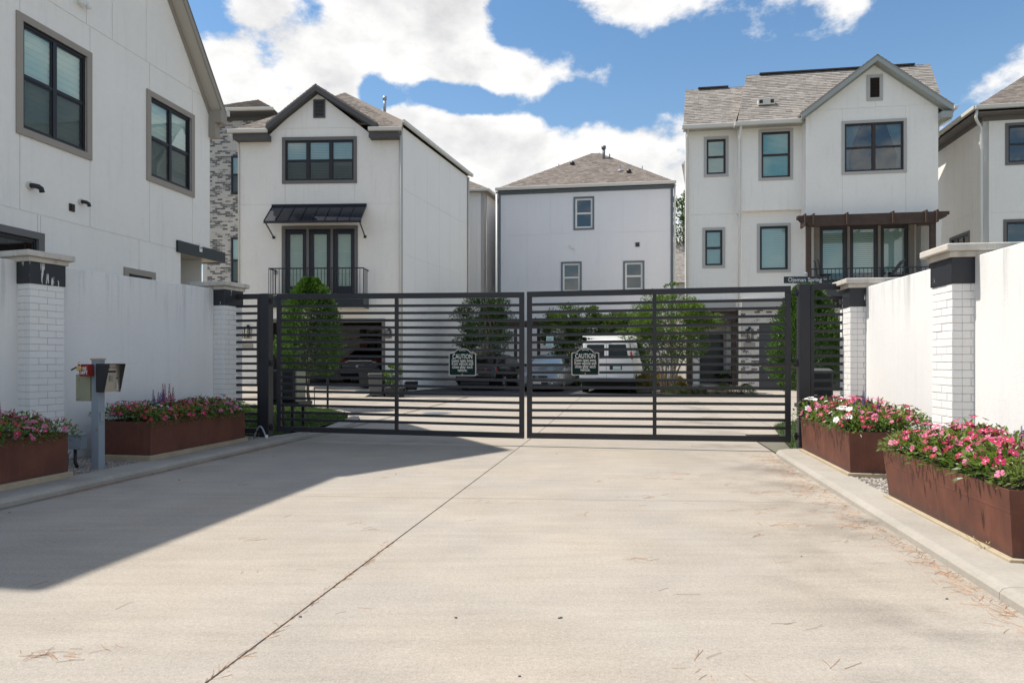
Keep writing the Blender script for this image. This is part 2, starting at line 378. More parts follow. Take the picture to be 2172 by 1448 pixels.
# ------------------------------------------------------------------ mesh builder
class MB:
    def __init__(s): s.v = []; s.f = []; s.t = []
    def face(s, pts, tone=.5):
        i = len(s.v); s.v += [tuple(p) for p in pts]; s.f.append(tuple(range(i, i+len(pts)))); s.t.append(tone)
    def hexa(s, c, tone=.5):
        """8 corners: bottom ring 0-3 then top ring 4-7"""
        i = len(s.v); s.v += [tuple(p) for p in c]
        for q in ((3, 2, 1, 0), (4, 5, 6, 7), (0, 1, 5, 4), (1, 2, 6, 5), (2, 3, 7, 6), (3, 0, 4, 7)):
            s.f.append(tuple(i+k for k in q)); s.t.append(tone)
    def box(s, a, b, tone=.5):
        x0, y0, z0 = a; x1, y1, z1 = b
        s.hexa([(x0, y0, z0), (x1, y0, z0), (x1, y1, z0), (x0, y1, z0), (x0, y0, z1), (x1, y0, z1), (x1, y1, z1), (x0, y1, z1)], tone)
    def fbox(s, F, s0, z0, s1, z1, o0, o1, tone=.5):
        """box on a facade frame: o0 back, o1 front offset"""
        P = F.P
        s.hexa([P(s0, z0, o1), P(s1, z0, o1), P(s1, z0, o0), P(s0, z0, o0), P(s0, z1, o1), P(s1, z1, o1), P(s1, z1, o0), P(s0, z1, o0)], tone)
    def prism(s, F, pts, o0, o1, tone=.5):
        n = len(pts); i = len(s.v)
        s.v += [tuple(F.P(a, b, o1)) for a, b in pts] + [tuple(F.P(a, b, o0)) for a, b in pts]
        s.f.append(tuple(range(i, i+n))); s.f.append(tuple(range(i+2*n-1, i+n-1, -1))); s.t += [tone, tone]
        for k in range(n):
            j = (k+1) % n; s.f.append((i+k, i+n+k, i+n+j, i+j)); s.t.append(tone)
    def beam(s, a, b, w, h, up=Z3, tone=.5):
        a = Vector(a); b = Vector(b); d = (b-a).normalized(); r = d.cross(up)
        if r.length < 1e-4: r = d.cross(Vector((1, 0, 0)))
        r.normalize(); q = r.cross(d).normalized(); r *= w/2; q *= h/2
        s.hexa([a-r-q, a+r-q, b+r-q, b-r-q, a-r+q, a+r+q, b+r+q, b-r+q], tone)
    def tube(s, pts, rad, n=8, tone=.5, caps=True):
        pts = [Vector(p) for p in pts]; R = rad if hasattr(rad, '__len__') else [rad]*len(pts); rings = []
        for k, p in enumerate(pts):
            d = (pts[min(k+1, len(pts)-1)]-pts[max(k-1, 0)]).normalized()
            a = d.cross(Z3) if abs(d.z) < .9 else d.cross(Vector((1, 0, 0)))
            a.normalize(); b = d.cross(a); i = len(s.v)
            s.v += [tuple(p+(a*math.cos(2*math.pi*j/n)+b*math.sin(2*math.pi*j/n))*R[k]) for j in range(n)]; rings.append(i)
        for k in range(len(pts)-1):
            for j in range(n):
                s.f.append((rings[k]+j, rings[k]+(j+1) % n, rings[k+1]+(j+1) % n, rings[k+1]+j)); s.t.append(tone)
        if caps:
            s.f.append(tuple(rings[0]+j for j in range(n-1, -1, -1))); s.f.append(tuple(rings[-1]+j for j in range(n))); s.t += [tone, tone]
    def cyl(s, a, b, r, n=16, tone=.5): s.tube([a, b], r, n, tone)
    def sphere(s, c, r, n=10, m=6, sq=(1, 1, 1), tone=.5):
        i = len(s.v); c = Vector(c)
        for a in range(m+1):
            th = math.pi*a/m
            for b in range(n):
                ph = 2*math.pi*b/n
                s.v.append((c.x+r*sq[0]*math.sin(th)*math.cos(ph), c.y+r*sq[1]*math.sin(th)*math.sin(ph), c.z+r*sq[2]*math.cos(th)))
        for a in range(m):
            for b in range(n):
                s.f.append((i+a*n+b, i+(a+1)*n+b, i+(a+1)*n+(b+1) % n, i+a*n+(b+1) % n)); s.t.append(tone)
    def mesh(s, name, m, off=(0, 0, 0), smooth=False, bevel=0):
        me = bpy.data.meshes.new(name); o = Vector(off)
        me.from_pydata([(v[0]-o.x, v[1]-o.y, v[2]-o.z) for v in s.v], [], s.f)
        me.materials.append(m)
        a = me.attributes.new('tone', 'FLOAT', 'FACE'); a.data.foreach_set('value', s.t)
        if smooth: me.polygons.foreach_set('use_smooth', [True]*len(s.f))
        if bevel:
            bm = bmesh.new(); bm.from_mesh(me); bmesh.ops.remove_doubles(bm, verts=bm.verts, dist=1e-5)
            bmesh.ops.bevel(bm, geom=[e for e in bm.edges if e.is_manifold and e.calc_face_angle(0) > .5], offset=bevel, segments=2, affect='EDGES', profile=.5)
            bm.to_mesh(me); bm.free()
        me.update()
        return me
ORG = {}
def link(name, me, parent=None, off=None):
    o = bpy.data.objects.new(name, me); COL.objects.link(o)
    if parent is not None: o.parent = parent; ORG[o.name] = ORG[parent.name]
    else: ORG[o.name] = Vector(off) if off is not None else Vector((0, 0, 0)); o.location = ORG[o.name]
    return o
def thing(name, label, cat, loc=(0, 0, 0), group=None):
    o = bpy.data.objects.new(name, None); COL.objects.link(o); o.location = loc; o['label'] = label; o['category'] = cat
    o.empty_display_size = .2
    if group: o['group'] = group
    ORG[o.name] = Vector(loc); return o
def part(name, mb, m, parent, smooth=False, bevel=0, label=None, kind=None):
    o = link(name, mb.mesh(name, m, ORG[parent.name], smooth, bevel), parent)
    if label: o['label'] = label
    if kind: o['kind'] = kind
    return o
def single(name, mb, m, label, cat, loc, group=None, smooth=False, bevel=0):
    o = link(name, mb.mesh(name, m, loc, smooth, bevel), None, loc); o['label'] = label; o['category'] = cat
    if group: o['group'] = group
    return o
def struct(name, mb, m, smooth=False, bevel=0, kind='structure'):
    o = link(name, mb.mesh(name, m, (0, 0, 0), smooth, bevel)); o['kind'] = kind; return o
def copy_tree(o, parent=None):
    c = o.copy(); COL.objects.link(c); c.parent = parent; ORG[c.name] = ORG[o.name]
    for ch in list(o.children): copy_tree(ch, c)
    return c
def gz(y): return 0.0 if y < 12 else .012*(y-12)
def G(px, py, dz=0.0):
    """photo point that lies on the ground -> world point"""
    k = (py-770)/FL; Y = (H-dz)/k
    if Y > 12: Y = (H-dz+.144)/(k+.012)
    return Vector(((px-1086)/FL*Y, Y, gz(Y)+dz))
def at(px, py, Y): return Vector(((px-1086)/FL*Y, Y, H-(py-770)/FL*Y))

class FR:
    """vertical plane: s runs along it, z up, o outwards"""
    def __init__(s, p0, d):
        s.p0 = Vector((p0[0], p0[1])); s.d = Vector((d[0], d[1])).normalized(); s.n = Vector((s.d.y, -s.d.x))
    def P(s, a, z, o=0.0):
        q = s.p0+s.d*a+s.n*o; return Vector((q.x, q.y, z))
    def px(s, x, y, o=0.0):
        r = Vector(((x-1086)/FL, 1)); q = s.p0+s.n*o; t = q.dot(s.n)/r.dot(s.n)
        return ((r*t-s.p0).dot(s.d), H-(y-770)/FL*t)
    def S(s, x, o=0.0): return s.px(x, 770, o)[0]
    def rect(s, x0, y0, x1, y1, o=0.0, ref='L'):
        a, zt = s.px(x0, y0, o); b, zb = s.px(x1, y1, o); return (a, zb, b, zt)
    def off(s, o): return FR(s.p0+s.n*o, s.d)

def clip(poly, axis, val, keep_less):
    out = []; n = len(poly)
    for i in range(n):
        a, b = poly[i], poly[(i+1) % n]
        ia = (a[axis] <= val+1e-9) if keep_less else (a[axis] >= val-1e-9); ib = (b[axis] <= val+1e-9) if keep_less else (b[axis] >= val-1e-9)
        if ia: out.append(a)
        if ia != ib:
            t = (val-a[axis])/(b[axis]-a[axis]); out.append((a[0]+t*(b[0]-a[0]), a[1]+t*(b[1]-a[1])))
    return out
def clipr(poly, a, z0, b, z1):
    for ax, v, k in ((0, a, False), (0, b, True), (1, z0, False), (1, z1, True)):
        if len(poly) < 3: return []
        poly = clip(poly, ax, v, k)
    r = []
    for p in poly:
        if not r or (abs(p[0]-r[-1][0])+abs(p[1]-r[-1][1])) > 1e-5: r.append(p)
    if len(r) > 2 and abs(r[0][0]-r[-1][0])+abs(r[0][1]-r[-1][1]) < 1e-5: r.pop()
    if len(r) < 3: return []
    ar = sum(r[i][0]*r[(i+1) % len(r)][1]-r[(i+1) % len(r)][0]*r[i][1] for i in range(len(r)))/2
    return r if ar > 1e-5 else []
def cells(mb, F, poly, holes, a, z0, b, z1, o0, o1):
    sb = sorted({a, b} | {x for h in holes for x in (h[0], h[2]) if a < x < b} | {p[0] for p in poly if a < p[0] < b})
    zb = sorted({z0, z1} | {x for h in holes for x in (h[1], h[3]) if z0 < x < z1})
    for i in range(len(sb)-1):
        for j in range(len(zb)-1):
            cs, cz = (sb[i]+sb[i+1])/2, (zb[j]+zb[j+1])/2
            if any(h[0] < cs < h[2] and h[1] < cz < h[3] for h in holes): continue
            q = clipr(poly, sb[i], zb[j], sb[i+1], zb[j+1])
            if q: mb.prism(F, q, o0, o1)
def wall(F, poly, holes, bands, m, parent, gap=.014, thick=.2, panel_name='panel', label=None, core=None):
    """a wall core with separate cladding panels; bands = [(z0, z1, [joint s, ...]), ...]"""
    s0, s1 = min(p[0] for p in poly), max(p[0] for p in poly); z0, z1 = min(p[1] for p in poly), max(p[1] for p in poly)
    mb = MB(); cells(mb, F, poly, holes, s0, z0, s1, z1, -thick, -.012)
    w = part('wall', mb, core or m, parent)
    for (a, b, js) in bands:
        js = [s0]+sorted(j for j in js if s0+.02 < j < s1-.02)+[s1]
        for i in range(len(js)-1):
            mb = MB(); cells(mb, F, poly, holes, js[i]+(gap/2 if i else 0), a+gap/2, js[i+1]-(gap/2 if i < len(js)-2 else 0), b-gap/2, -.0119, 0)
            if mb.f: part(panel_name, mb, m, w)
    return w
def inset(r, t): return (r[0]+t, r[1]+t, r[2]-t, r[3]-t)
def window(F, r, tw, parent, cols=1, rows=2, frame=None, trim=None, blind='slat', screen=False, glass=None, depth=.19, fw=.045, name='window', proud=.03, mull=.05, bcov=1.0, label=None, sp=.045, handle=None):
    frame = frame or M_frame_b; glass = glass or G_win; h = inset(r, tw); s0, z0, s1, z1 = h
    mb = MB(); fo = (-.075, -.015)
    mb.fbox(F, s0, z0, s1, z0+fw, *fo); mb.fbox(F, s0, z1-fw, s1, z1, *fo)
    mb.fbox(F, s0, z0+fw, s0+fw, z1-fw, *fo); mb.fbox(F, s1-fw, z0+fw, s1, z1-fw, *fo)
    cw = (s1-s0-2*fw-(cols-1)*mull)/cols; panes = []
    for c in range(cols):
        a = s0+fw+c*(cw+mull); b = a+cw
        if c: mb.fbox(F, a-mull, z0+fw, a, z1-fw, fo[0], fo[1]-.001)
        zz = [z0+fw]+[z0+fw+(z1-z0-2*fw)*k/rows for k in range(1, rows)]+[z1-fw]
        for k in range(rows):
            lo = zz[k]+(.018 if k else 0); hi = zz[k+1]-(.018 if k < rows-1 else 0)
            if k: mb.fbox(F, a, zz[k]-.018, b, zz[k]+.018, fo[0]+.004, fo[1]-.004)
            # slim sash inside the frame
            st = .022
            mb.fbox(F, a, lo, a+st, hi, -.062, -.03); mb.fbox(F, b-st, lo, b, hi, -.062, -.03)
            mb.fbox(F, a+st, lo, b-st, lo+st, -.062, -.031); mb.fbox(F, a+st, hi-st, b-st, hi, -.062, -.031)
            panes.append((a+st, lo+st, b-st, hi-st, k))
    w = part(name, mb, frame, parent, label=label)
    if tw > .01:
        t = MB()
        t.fbox(F, r[0], z1, r[2], r[3], -.05, proud); t.fbox(F, r[0], r[1], r[2], z0, -.05, proud)
        t.fbox(F, r[0], z0, s0, z1, -.05, proud-.001); t.fbox(F, s1, z0, r[2], z1, -.05, proud-.001)
        part('trim', t, trim or M_trim_g, w)
    for (a, lo, b, hi, k) in panes:
        g = MB(); g.face([F.P(a, lo, -.045), F.P(b, lo, -.045), F.P(b, hi, -.045), F.P(a, hi, -.045)]); part('pane', g, glass, w)
        if screen and k == 0:
            g = MB(); g.face([F.P(a, lo, -.034), F.P(b, lo, -.034), F.P(b, hi, -.034), F.P(a, hi, -.034)]); part('insect_screen', g, M_screen, w)
    bk = MB(); bk.fbox(F, s0, z0, s1, z1, -depth-.35, -depth-.33)
    bk.fbox(F, s0-.02, z0, s0, z1, -depth-.35, -.08); bk.fbox(F, s1, z0, s1+.02, z1, -depth-.35, -.08)
    bk.fbox(F, s0, z0-.02, s1, z0, -depth-.35, -.08); bk.fbox(F, s0, z1, s1, z1+.02, -depth-.35, -.08)
    part('room_recess', bk, M_inside, w)
    if blind in ('slat', 'zebra'):
        bl = MB(); zb = z1-(z1-z0)*bcov; z = z1-.03; step = sp if blind == 'slat' else .10
        for c in range(cols):
            a = s0+fw+c*(cw+mull)+.015; b = a+cw-.03; z = z1-.05
            while z > zb+.03:
                if blind == 'slat':
                    bl.face([F.P(a, z-step*.49, -.070), F.P(b, z-step*.49, -.070), F.P(b, z+step*.47, -.085), F.P(a, z+step*.47, -.085)])
                else:
                    bl.fbox(F, a, z-step*.80, b, z, -.080, -.075); bl.fbox(F, a, z-step, b, z-step*.80, -.086, -.082, .2)
                z -= step
        part('blind', bl, M_blind, w)
    elif blind == 'curtain':
        bl = MB()
        for (a, b) in ((s0+.05, s0+.55), (s1-.05, s1-.55)):
            n = 14
            for k in range(n):
                f0, f1 = k/n, (k+1)/n
                oo = -.12-.02*(k % 2); o1 = -.12-.02*((k+1) % 2)
                bl.face([F.P(a+(b-a)*f0, z1-.02, oo), F.P(a+(b-a)*f1, z1-.02, o1), F.P(a+(b-a)*f1*.25, z0+.62, o1), F.P(a+(b-a)*f0*.25, z0+.62, oo)])
                bl.face([F.P(a+(b-a)*f0*.25, z0+.62, oo), F.P(a+(b-a)*f1*.25, z0+.62, o1), F.P(a+(b-a)*f1*.3, z0+.02, o1), F.P(a+(b-a)*f0*.3, z0+.02, oo)])
        part('curtain', bl, M_curt, w)
    return w, h
def in_poly_clip(q, poly):
    """clip convex q by convex CCW poly in 2D"""
    for i in range(len(poly)):
        a, b = poly[i], poly[(i+1) % len(poly)]; n = (b[1]-a[1], a[0]-b[0]); out = []
        for j in range(len(q)):
            p, r = q[j], q[(j+1) % len(q)]
            dp = (p[0]-a[0])*n[0]+(p[1]-a[1])*n[1]; dr = (r[0]-a[0])*n[0]+(r[1]-a[1])*n[1]
            if dp <= 1e-9: out.append(p)
            if (dp <= 1e-9) != (dr <= 1e-9):
                t = dp/(dp-dr); out.append((p[0]+t*(r[0]-p[0]), p[1]+t*(r[1]-p[1])))
        q = out
        if len(q) < 3: return []
    return q
def roof_plane(pts, parent, m=None, expo=.145, tw=.25, shingles=True, slab=.05, name='roof'):
    """pts: 3D polygon, first edge = eave; slab plus individual shingle tabs (joined as one part)"""
    m = m or M_shingle; pts = [Vector(p) for p in pts]
    e1 = (pts[1]-pts[0]).normalized(); n = e1.cross(pts[2]-pts[0]).normalized()
    if n.z < 0: n = -n
    e2 = n.cross(e1).normalized()
    if e2.z < 0: e2 = -e2
    o = pts[0]; pl = [((p-o).dot(e1), (p-o).dot(e2)) for p in pts]
    ar = sum(pl[i][0]*pl[(i+1) % len(pl)][1]-pl[(i+1) % len(pl)][0]*pl[i][1] for i in range(len(pl)))
    if ar < 0: pl = pl[::-1]; 
    T = lambda a, b, h: o+e1*a+e2*b+n*h
    mb = MB(); k = len(pl); i0 = 0
    top = [T(a, b, 0) for a, b in pl]; bot = [T(a, b, -slab) for a, b in pl]
    mb.face(top); mb.face(bot[::-1])
    for i in range(k): j = (i+1) % k; mb.face([top[i], bot[i], bot[j], top[j]])
    r = part(name, mb, m, parent)
    if shingles:
        rnd = random.Random(int(abs(o.x*97+o.y*31+o.z*13)*100)); sm = MB()
        lo = min(p[1] for p in pl); hi = max(p[1] for p in pl); a0 = min(p[0] for p in pl); a1 = max(p[0] for p in pl)
        b = lo
        while b < hi:
            a = a0-rnd.random()*tw
            while a < a1:
                w = tw*rnd.uniform(.45, 1.25)
                q = in_poly_clip([(a, b), (a+w-.006, b), (a+w-.006, b+expo), (a, b+expo)], pl)
                if len(q) >= 3:
                    th = rnd.choice((.010, .018)); tone = rnd.random()
                    hgt = lambda bb: .003+th*(1-(bb-b)/expo)
                    tp = [T(x, y, hgt(y)) for x, y in q]; sm.face(tp, tone)
                    for i in range(len(q)):
                        j = (i+1) % len(q)
                        if abs(q[i][1]-b) < 1e-6 and abs(q[j][1]-b) < 1e-6 or abs(q[i][0]-q[j][0]) < 1e-6:
                            sm.face([tp[i], T(*q[i], 0.0005), T(*q[j], 0.0005), tp[j]], tone*.6)
                a += w
            b += expo
        s = part('shingles', sm, m, r, kind='stuff')
    return r
def pipe_path(name, pts, r, m, parent, n=8): 
    mb = MB(); mb.tube(pts, r, n); return part(name, mb, m, parent, smooth=True)
def brick_field(F, r, holes, parent, m, L=.20, hgt=.057, joint=.011, o=0.0, th=.012, rnd=None):
    rnd = rnd or random.Random(5); mb = MB(); s0, z0, s1, z1 = r; z = z0; row = 0
    while z < z1-.02:
        s = s0-(L/2 if row % 2 else 0)
        while s < s1:
            a, b = max(s, s0), min(s+L, s1); c0, c1 = z, min(z+hgt, z1)
            if b-a > .02:
                pcs = [(a, b)]
                for h in holes:
                    if c1 > h[1] and c0 < h[3]:
                        np_ = []
                        for (x, y) in pcs:
                            if y <= h[0] or x >= h[2]: np_.append((x, y))
                            else:
                                if x < h[0]-.02: np_.append((x, h[0]))
                                if y > h[2]+.02: np_.append((h[2], y))
                        pcs = np_
                for (x, y) in pcs: mb.fbox(F, x, c0, y, c1, o-.004, o+th*rnd.uniform(.6, 1.1), rnd.random())
            s += L+joint
        z += hgt+joint; row += 1
    return part('brickwork', mb, m, parent, kind='stuff')
def text_mb(txt, size, F=None, s=0, z=0, o=0, align='CENTER', bold=0.0, xs=1.0, ext=.002):
    """letters as mesh: returned as MB in the facade frame"""
    c = bpy.data.curves.new('tmp_text', 'FONT'); c.body = txt; c.size = size; c.align_x = align; c.extrude = ext; c.offset = bold; c.resolution_u = 3
    t = bpy.data.objects.new('tmp_text', c); COL.objects.link(t)
    dg = bpy.context.evaluated_depsgraph_get(); me = t.evaluated_get(dg).to_mesh(); mb = MB()
    mb.v = [tuple(F.P(s+v.co.x*xs, z+v.co.y, o+v.co.z)) for v in me.vertices]
    mb.f = [tuple(p.vertices) for p in me.polygons]; mb.t = [.5]*len(mb.f)
    t.evaluated_get(dg).to_mesh_clear(); bpy.data.objects.remove(t); bpy.data.curves.remove(c)
    return mb

def text_fit(txt, hgt, width, F, s, z, o, ext=.0008, bold=0):
    """one line of lettering, capital height hgt, squeezed or stretched to the given width, centred on s"""
    mb = text_mb(txt, 1.0, FR((0, 0), (1, 0)), 0, 0, 0, bold=.012, ext=0)
    xs = [v[0] for v in mb.v]; k = width/(max(xs)-min(xs)); c = (max(xs)+min(xs))/2; kz = hgt/.73
    mb.v = [tuple(F.P(s+(v[0]-c)*k, z+v[2]*kz, o)) for v in mb.v]
    return mb
# ================================================================== GROUND
mb = MB()
for (y0, y1) in ((-40, 12), (12, 70)):
    mb.face([(-90, y0, gz(y0)-.03), (90, y0, gz(y0)-.03), (90, y1, gz(y1)-.03), (-90, y1, gz(y1)-.03)])
zf = gz(70)-.03
mb.face([(-90, 70, zf), (90, 70, zf), (600, 900, zf), (-600, 900, zf)])
mb.face([(-600, -300, -.03), (600, -300, -.03), (90, -40, -.03), (-90, -40, -.03)])
mb.face([(-600, -300, -.03), (-90, -40, -.03), (-90, 12, -.03), (-90, 70, zf), (-600, 900, zf)])
mb.face([(90, -40, -.03), (600, -300, -.03), (600, 900, zf), (90, 70, zf), (90, 12, -.03)])
struct('ground', mb, M_ground)
UL, UR, UJ = -5.35, 1.915, -1.64
mb = MB(); V12 = lambda u: (12+u*SA)/CA
mb.face([W(UL-.1, -8, -.012), W(UR+.1, -8, -.012), W(UR+.1, V12(UR+.1), -.012), W(UL-.1, V12(UL-.1), -.012)])
road = struct('driveway', mb, M_jointd)
CJ = lambda u: 5.88+.107*(u+4.15)
def slab(pts, parent, z=0.0, zfun=None, g=.006, th=.03, jag=0):
    m = MB(); zf = zfun or (lambda p: z)
    top = [Vector((p.x, p.y, zf(p))) for p in pts]; bot = [Vector((p.x, p.y, zf(p)-th)) for p in pts]; n = len(pts)
    m.face(top); 
    for i in range(n): j = (i+1) % n; m.face([top[i], bot[i], bot[j], top[j]])
    return part('slab', m, M_conc, parent)
for (ua, ub) in ((UL-.05, UJ-.006), (UJ+.006, UR+.05)):
    slab([W(ua, -8), W(ub, -8), W(ub, CJ(ub)-.003), W(ua, CJ(ua)-.003)], road)
    slab([W(ua, CJ(ua)+.003), W(ub, CJ(ub)+.003), W(ub, V12(ub)-.003), W(ua, V12(ua)-.003)], road)
mb = MB(); YS = 22.55
mb.face([(-16, 12, -.016), (17, 12, -.016), (17, YS, gz(YS)-.016), (-16, YS, gz(YS)-.016)])
street = struct('street', mb, M_jointd)
gp = lambda p: gz(p.y)
jx = lambda Y: W(UJ, (Y+UJ*SA)/CA).x
xs = [(-16, -16), (-11, -10.5), (-6.6, -5.2)]
def jl(k, Y): return {0: -16, 1: -9.4+.17*(Y-12), 2: jx(Y), 3: jx(Y)+4.4, 4: jx(Y)+8.8, 5: 17}[k]
rows = [12.003, 17.2, 22.0, YS]
for r in range(3):
    for k in range(5):
        ya, yb = rows[r]+.004, rows[r+1]-.004
        slab([Vector((jl(k, ya)+.006, ya, 0)), Vector((jl(k+1, ya)-.006, ya, 0)), Vector((jl(k+1, yb)-.006, yb, 0)), Vector((jl(k, yb)+.006, yb, 0))], street, zfun=gp)
# storm drain grate and manhole
def disc_thing(name, label, cat, c, rx, ry):
    t = thing(name, label, cat, c); m = MB()
    m.cyl(c+Vector((0, 0, -.01)), c+Vector((0, 0, .006)), rx, 24); part('cover', m, M_galv, t)
    m = MB(); m.cyl(c+Vector((0, 0, .0061)), c+Vector((0, 0, .010)), rx*.82, 24); part('raised_centre', m, M_pipe, t)
    return t
disc_thing('manhole_cover', 'round grey manhole cover in the concrete behind the left gate leaf', 'manhole cover', G(926, 876), .36, .2)
c = G(1222, 872); t = thing('storm_drain', 'small dark slotted storm drain behind the right gate leaf', 'drain', c)
m = MB(); m.box((c.x-.17, c.y-.17, c.z), (c.x+.17, c.y+.17, c.z+.006)); part('frame', m, M_galv, t)
for k in range(7):
    m = MB(); x = c.x-.14+k*.044; m.box((x, c.y-.13, c.z+.0062), (x+.02, c.y+.13, c.z+.009)); part('slot', m, M_inside, t)

# parking bay asphalt + its kerb line
mb = MB(); 
mb.face([(-5.2, YS, gz(YS)+.001), (6.0, YS, gz(YS)+.001), (6.4, 29.2, gz(29.2)+.001), (-2.6, 29.2, gz(29.2)+.001)])
struct('parking_bay', mb, M_asph)
mb = MB()
mb.face([(-16, YS+.001, gz(YS)-.003), (17, YS+.001, gz(YS)-.003), (17, 32, gz(32)-.003), (-16, 32, gz(32)-.003)])
struct('side_pavement', mb, M_conc)
mb = MB(); mb.hexa([(-2.4, 29.2, gz(29)-.05), (6.8, 29.2, gz(29)-.05), (6.8, 29.4, gz(29)-.05), (-2.4, 29.4, gz(29)-.05), (-2.4, 29.2, gz(29)+.14), (6.8, 29.2, gz(29)+.14), (6.8, 29.4, gz(29)+.14), (-2.4, 29.4, gz(29)+.14)])
struct('parking_kerb', mb, M_kerb, bevel=.02)
# aprons up to the garages
mb = MB(); z0 = gz(YS)+.004
mb.face([(-14, YS+.1, z0), (-4.9, YS+.1, z0), (-4.6, 24.9, .44), (-14, 24.9, .44)]); mb.face([(-14, 24.9, .44), (-4.6, 24.9, .44), (-4.6, 32, .45), (-14, 32, .45)])
mb.face([(-4.9, YS+.1, z0), (-4.9, YS+.1, -.1), (-4.6, 24.9, -.1), (-4.6, 24.9, .44)]); mb.face([(-4.6, 24.9, .44), (-4.6, 24.9, 0), (-4.6, 32, 0), (-4.6, 32, .45)])
struct('left_apron', mb, M_conc)
mb = MB()
mb.face([(8.0, YS+.1, z0), (17, YS+.1, z0), (17, 23.6, .235), (8.0, 23.6, .235)]); mb.face([(8.0, 23.6, .235), (17, 23.6, .235), (17, 32, .245), (8.0, 32, .245)])
struct('right_apron', mb, M_conc)

# ------------------------------------------------------------------ kerbs swept along a path
def kerb(name, path, widths, hgt=.07, label=None):
    """path: list of Vector (road edge), widths: vectors from the road edge to the back edge"""
    mb = MB(); prof = [(0.0, -.04), (.004, hgt*.55), (.02, hgt*.85), (.055, hgt), (1.0, hgt), (1.0, -.04)]
    rings = []
    for p, w in zip(path, widths):
        L = w.length; d = w.normalized(); ring = []
        for a, z in prof:
            q = p+d*(a if a < 1 else L); ring.append(Vector((q.x, q.y, p.z+z)))
        rings.append(ring)
    for i in range(len(rings)-1):
        for j in range(len(prof)-1): mb.face([rings[i][j], rings[i][j+1], rings[i+1][j+1], rings[i+1][j]])
    mb.face(rings[0]); mb.face(rings[-1][::-1])
    return struct(name, mb, M_kerb)
segs = [(-6, -2.004), (-2, 1.996), (2, 5.996), (6, 10.2)]
for i, (a, b) in enumerate(segs):
    n = 6; pth = [W(UL, a+(b-a)*k/n+.002) for k in range(n+1)]
    kerb('left_kerb', pth, [-U3*.43]*(n+1))
gpts = [W(UL, 10.204), G(672, 925), G(705, 916), G(735, 906), G(752, 899), G(762, 893), G(762, 887), G(748, 880), G(715, 873), G(660, 868), G(590, 864), G(500, 860)]
gpts = [Vector((p.x, p.y, gz(p.y))) for p in gpts]
cen = G(640, 890); wd = []
for k, p in enumerate(gpts):
    if k == 0: wd.append(-U3*.43)
    elif k < 6: wd.append((Vector((cen.x, cen.y, 0))-Vector((p.x, p.y, 0))).normalized()*(.40 if k < 5 else .3))
    else: wd.append(Vector((-.35, -1, 0)).normalized()*.16)
kerb('left_kerb_return', gpts, wd)
segs = [(-6, -.004), (0, 3.996), (4, 7.996), (8, 9.5)]
for (a, b) in segs:
    n = 5; kerb('right_kerb', [W(UR, a+(b-a)*k/n+.002) for k in range(n+1)], [U3*.36]*(n+1))
kerb('right_kerb_return', [W(UR, 9.505), W(1.925, 9.7), W(1.97, 9.85), W(2.08, 9.98), W(2.24, 10.05)], [U3*.36, U3*.34, (U3*.25-V3*.1), (U3*.18-V3*.2), (U3*.05-V3*.22)])
# gravel beds
mb = MB(); mb.face([W(-7.6, -6, .05), W(-5.77, -6, .05), W(-5.77, 10.4, .05), W(-7.6, 10.4, .05)]); struct('left_gravel_bed', mb, M_stonebed)
mb = MB(); mb.face([W(2.27, -6, .05), W(4.2, -6, .05), W(4.2, 10.1, .05), W(2.27, 10.1, .05)]); struct('right_gravel_bed', mb, M_stonebed)
def gravel(name, regs, n, zb, rmin=.006, rmax=.016):
    rnd = random.Random(3); mb = MB(); tot = sum((b-a)*(d-c) for a, b, c, d in regs)
    for (a, b, c, d) in regs:
        for _ in range(int(n*(b-a)*(d-c)/tot)):
            p = W(rnd.uniform(a, b), rnd.uniform(c, d), zb+rnd.uniform(0, .008)); r = rnd.uniform(rmin, rmax); i = len(mb.v); tn = rnd.random(); an = rnd.random()*6
            for k in range(5):
                q = an+k*1.257; mb.v.append((p.x+r*math.cos(q)*rnd.uniform(.7, 1.2), p.y+r*math.sin(q)*rnd.uniform(.7, 1.2), p.z+r*rnd.uniform(-.2, .2)))
            mb.v.append((p.x, p.y, p.z+r*rnd.uniform(.5, .8)))
            for k in range(5): mb.f.append((i+k, i+(k+1) % 5, i+5)); mb.t.append(tn*.8+rnd.random()*.2)
    o = struct(name, mb, M_stone, kind='stuff'); return o
o = gravel('gravel', [(-6.9, -5.78, 5.9, 7.6), (-6.3, -5.78, 9.45, 10.2)], 6500, .05); o['label'] = 'loose grey gravel around the keypad post'; o['category'] = 'gravel'
o = gravel('gravel', [(2.28, 3.5, 6.35, 7.8), (2.28, 3.6, 3.0, 4.6), (2.28, 2.6, 9.6, 10.1)], 5500, .05, .007, .018); o['label'] = 'pale loose gravel between the right planters'; o['category'] = 'gravel'
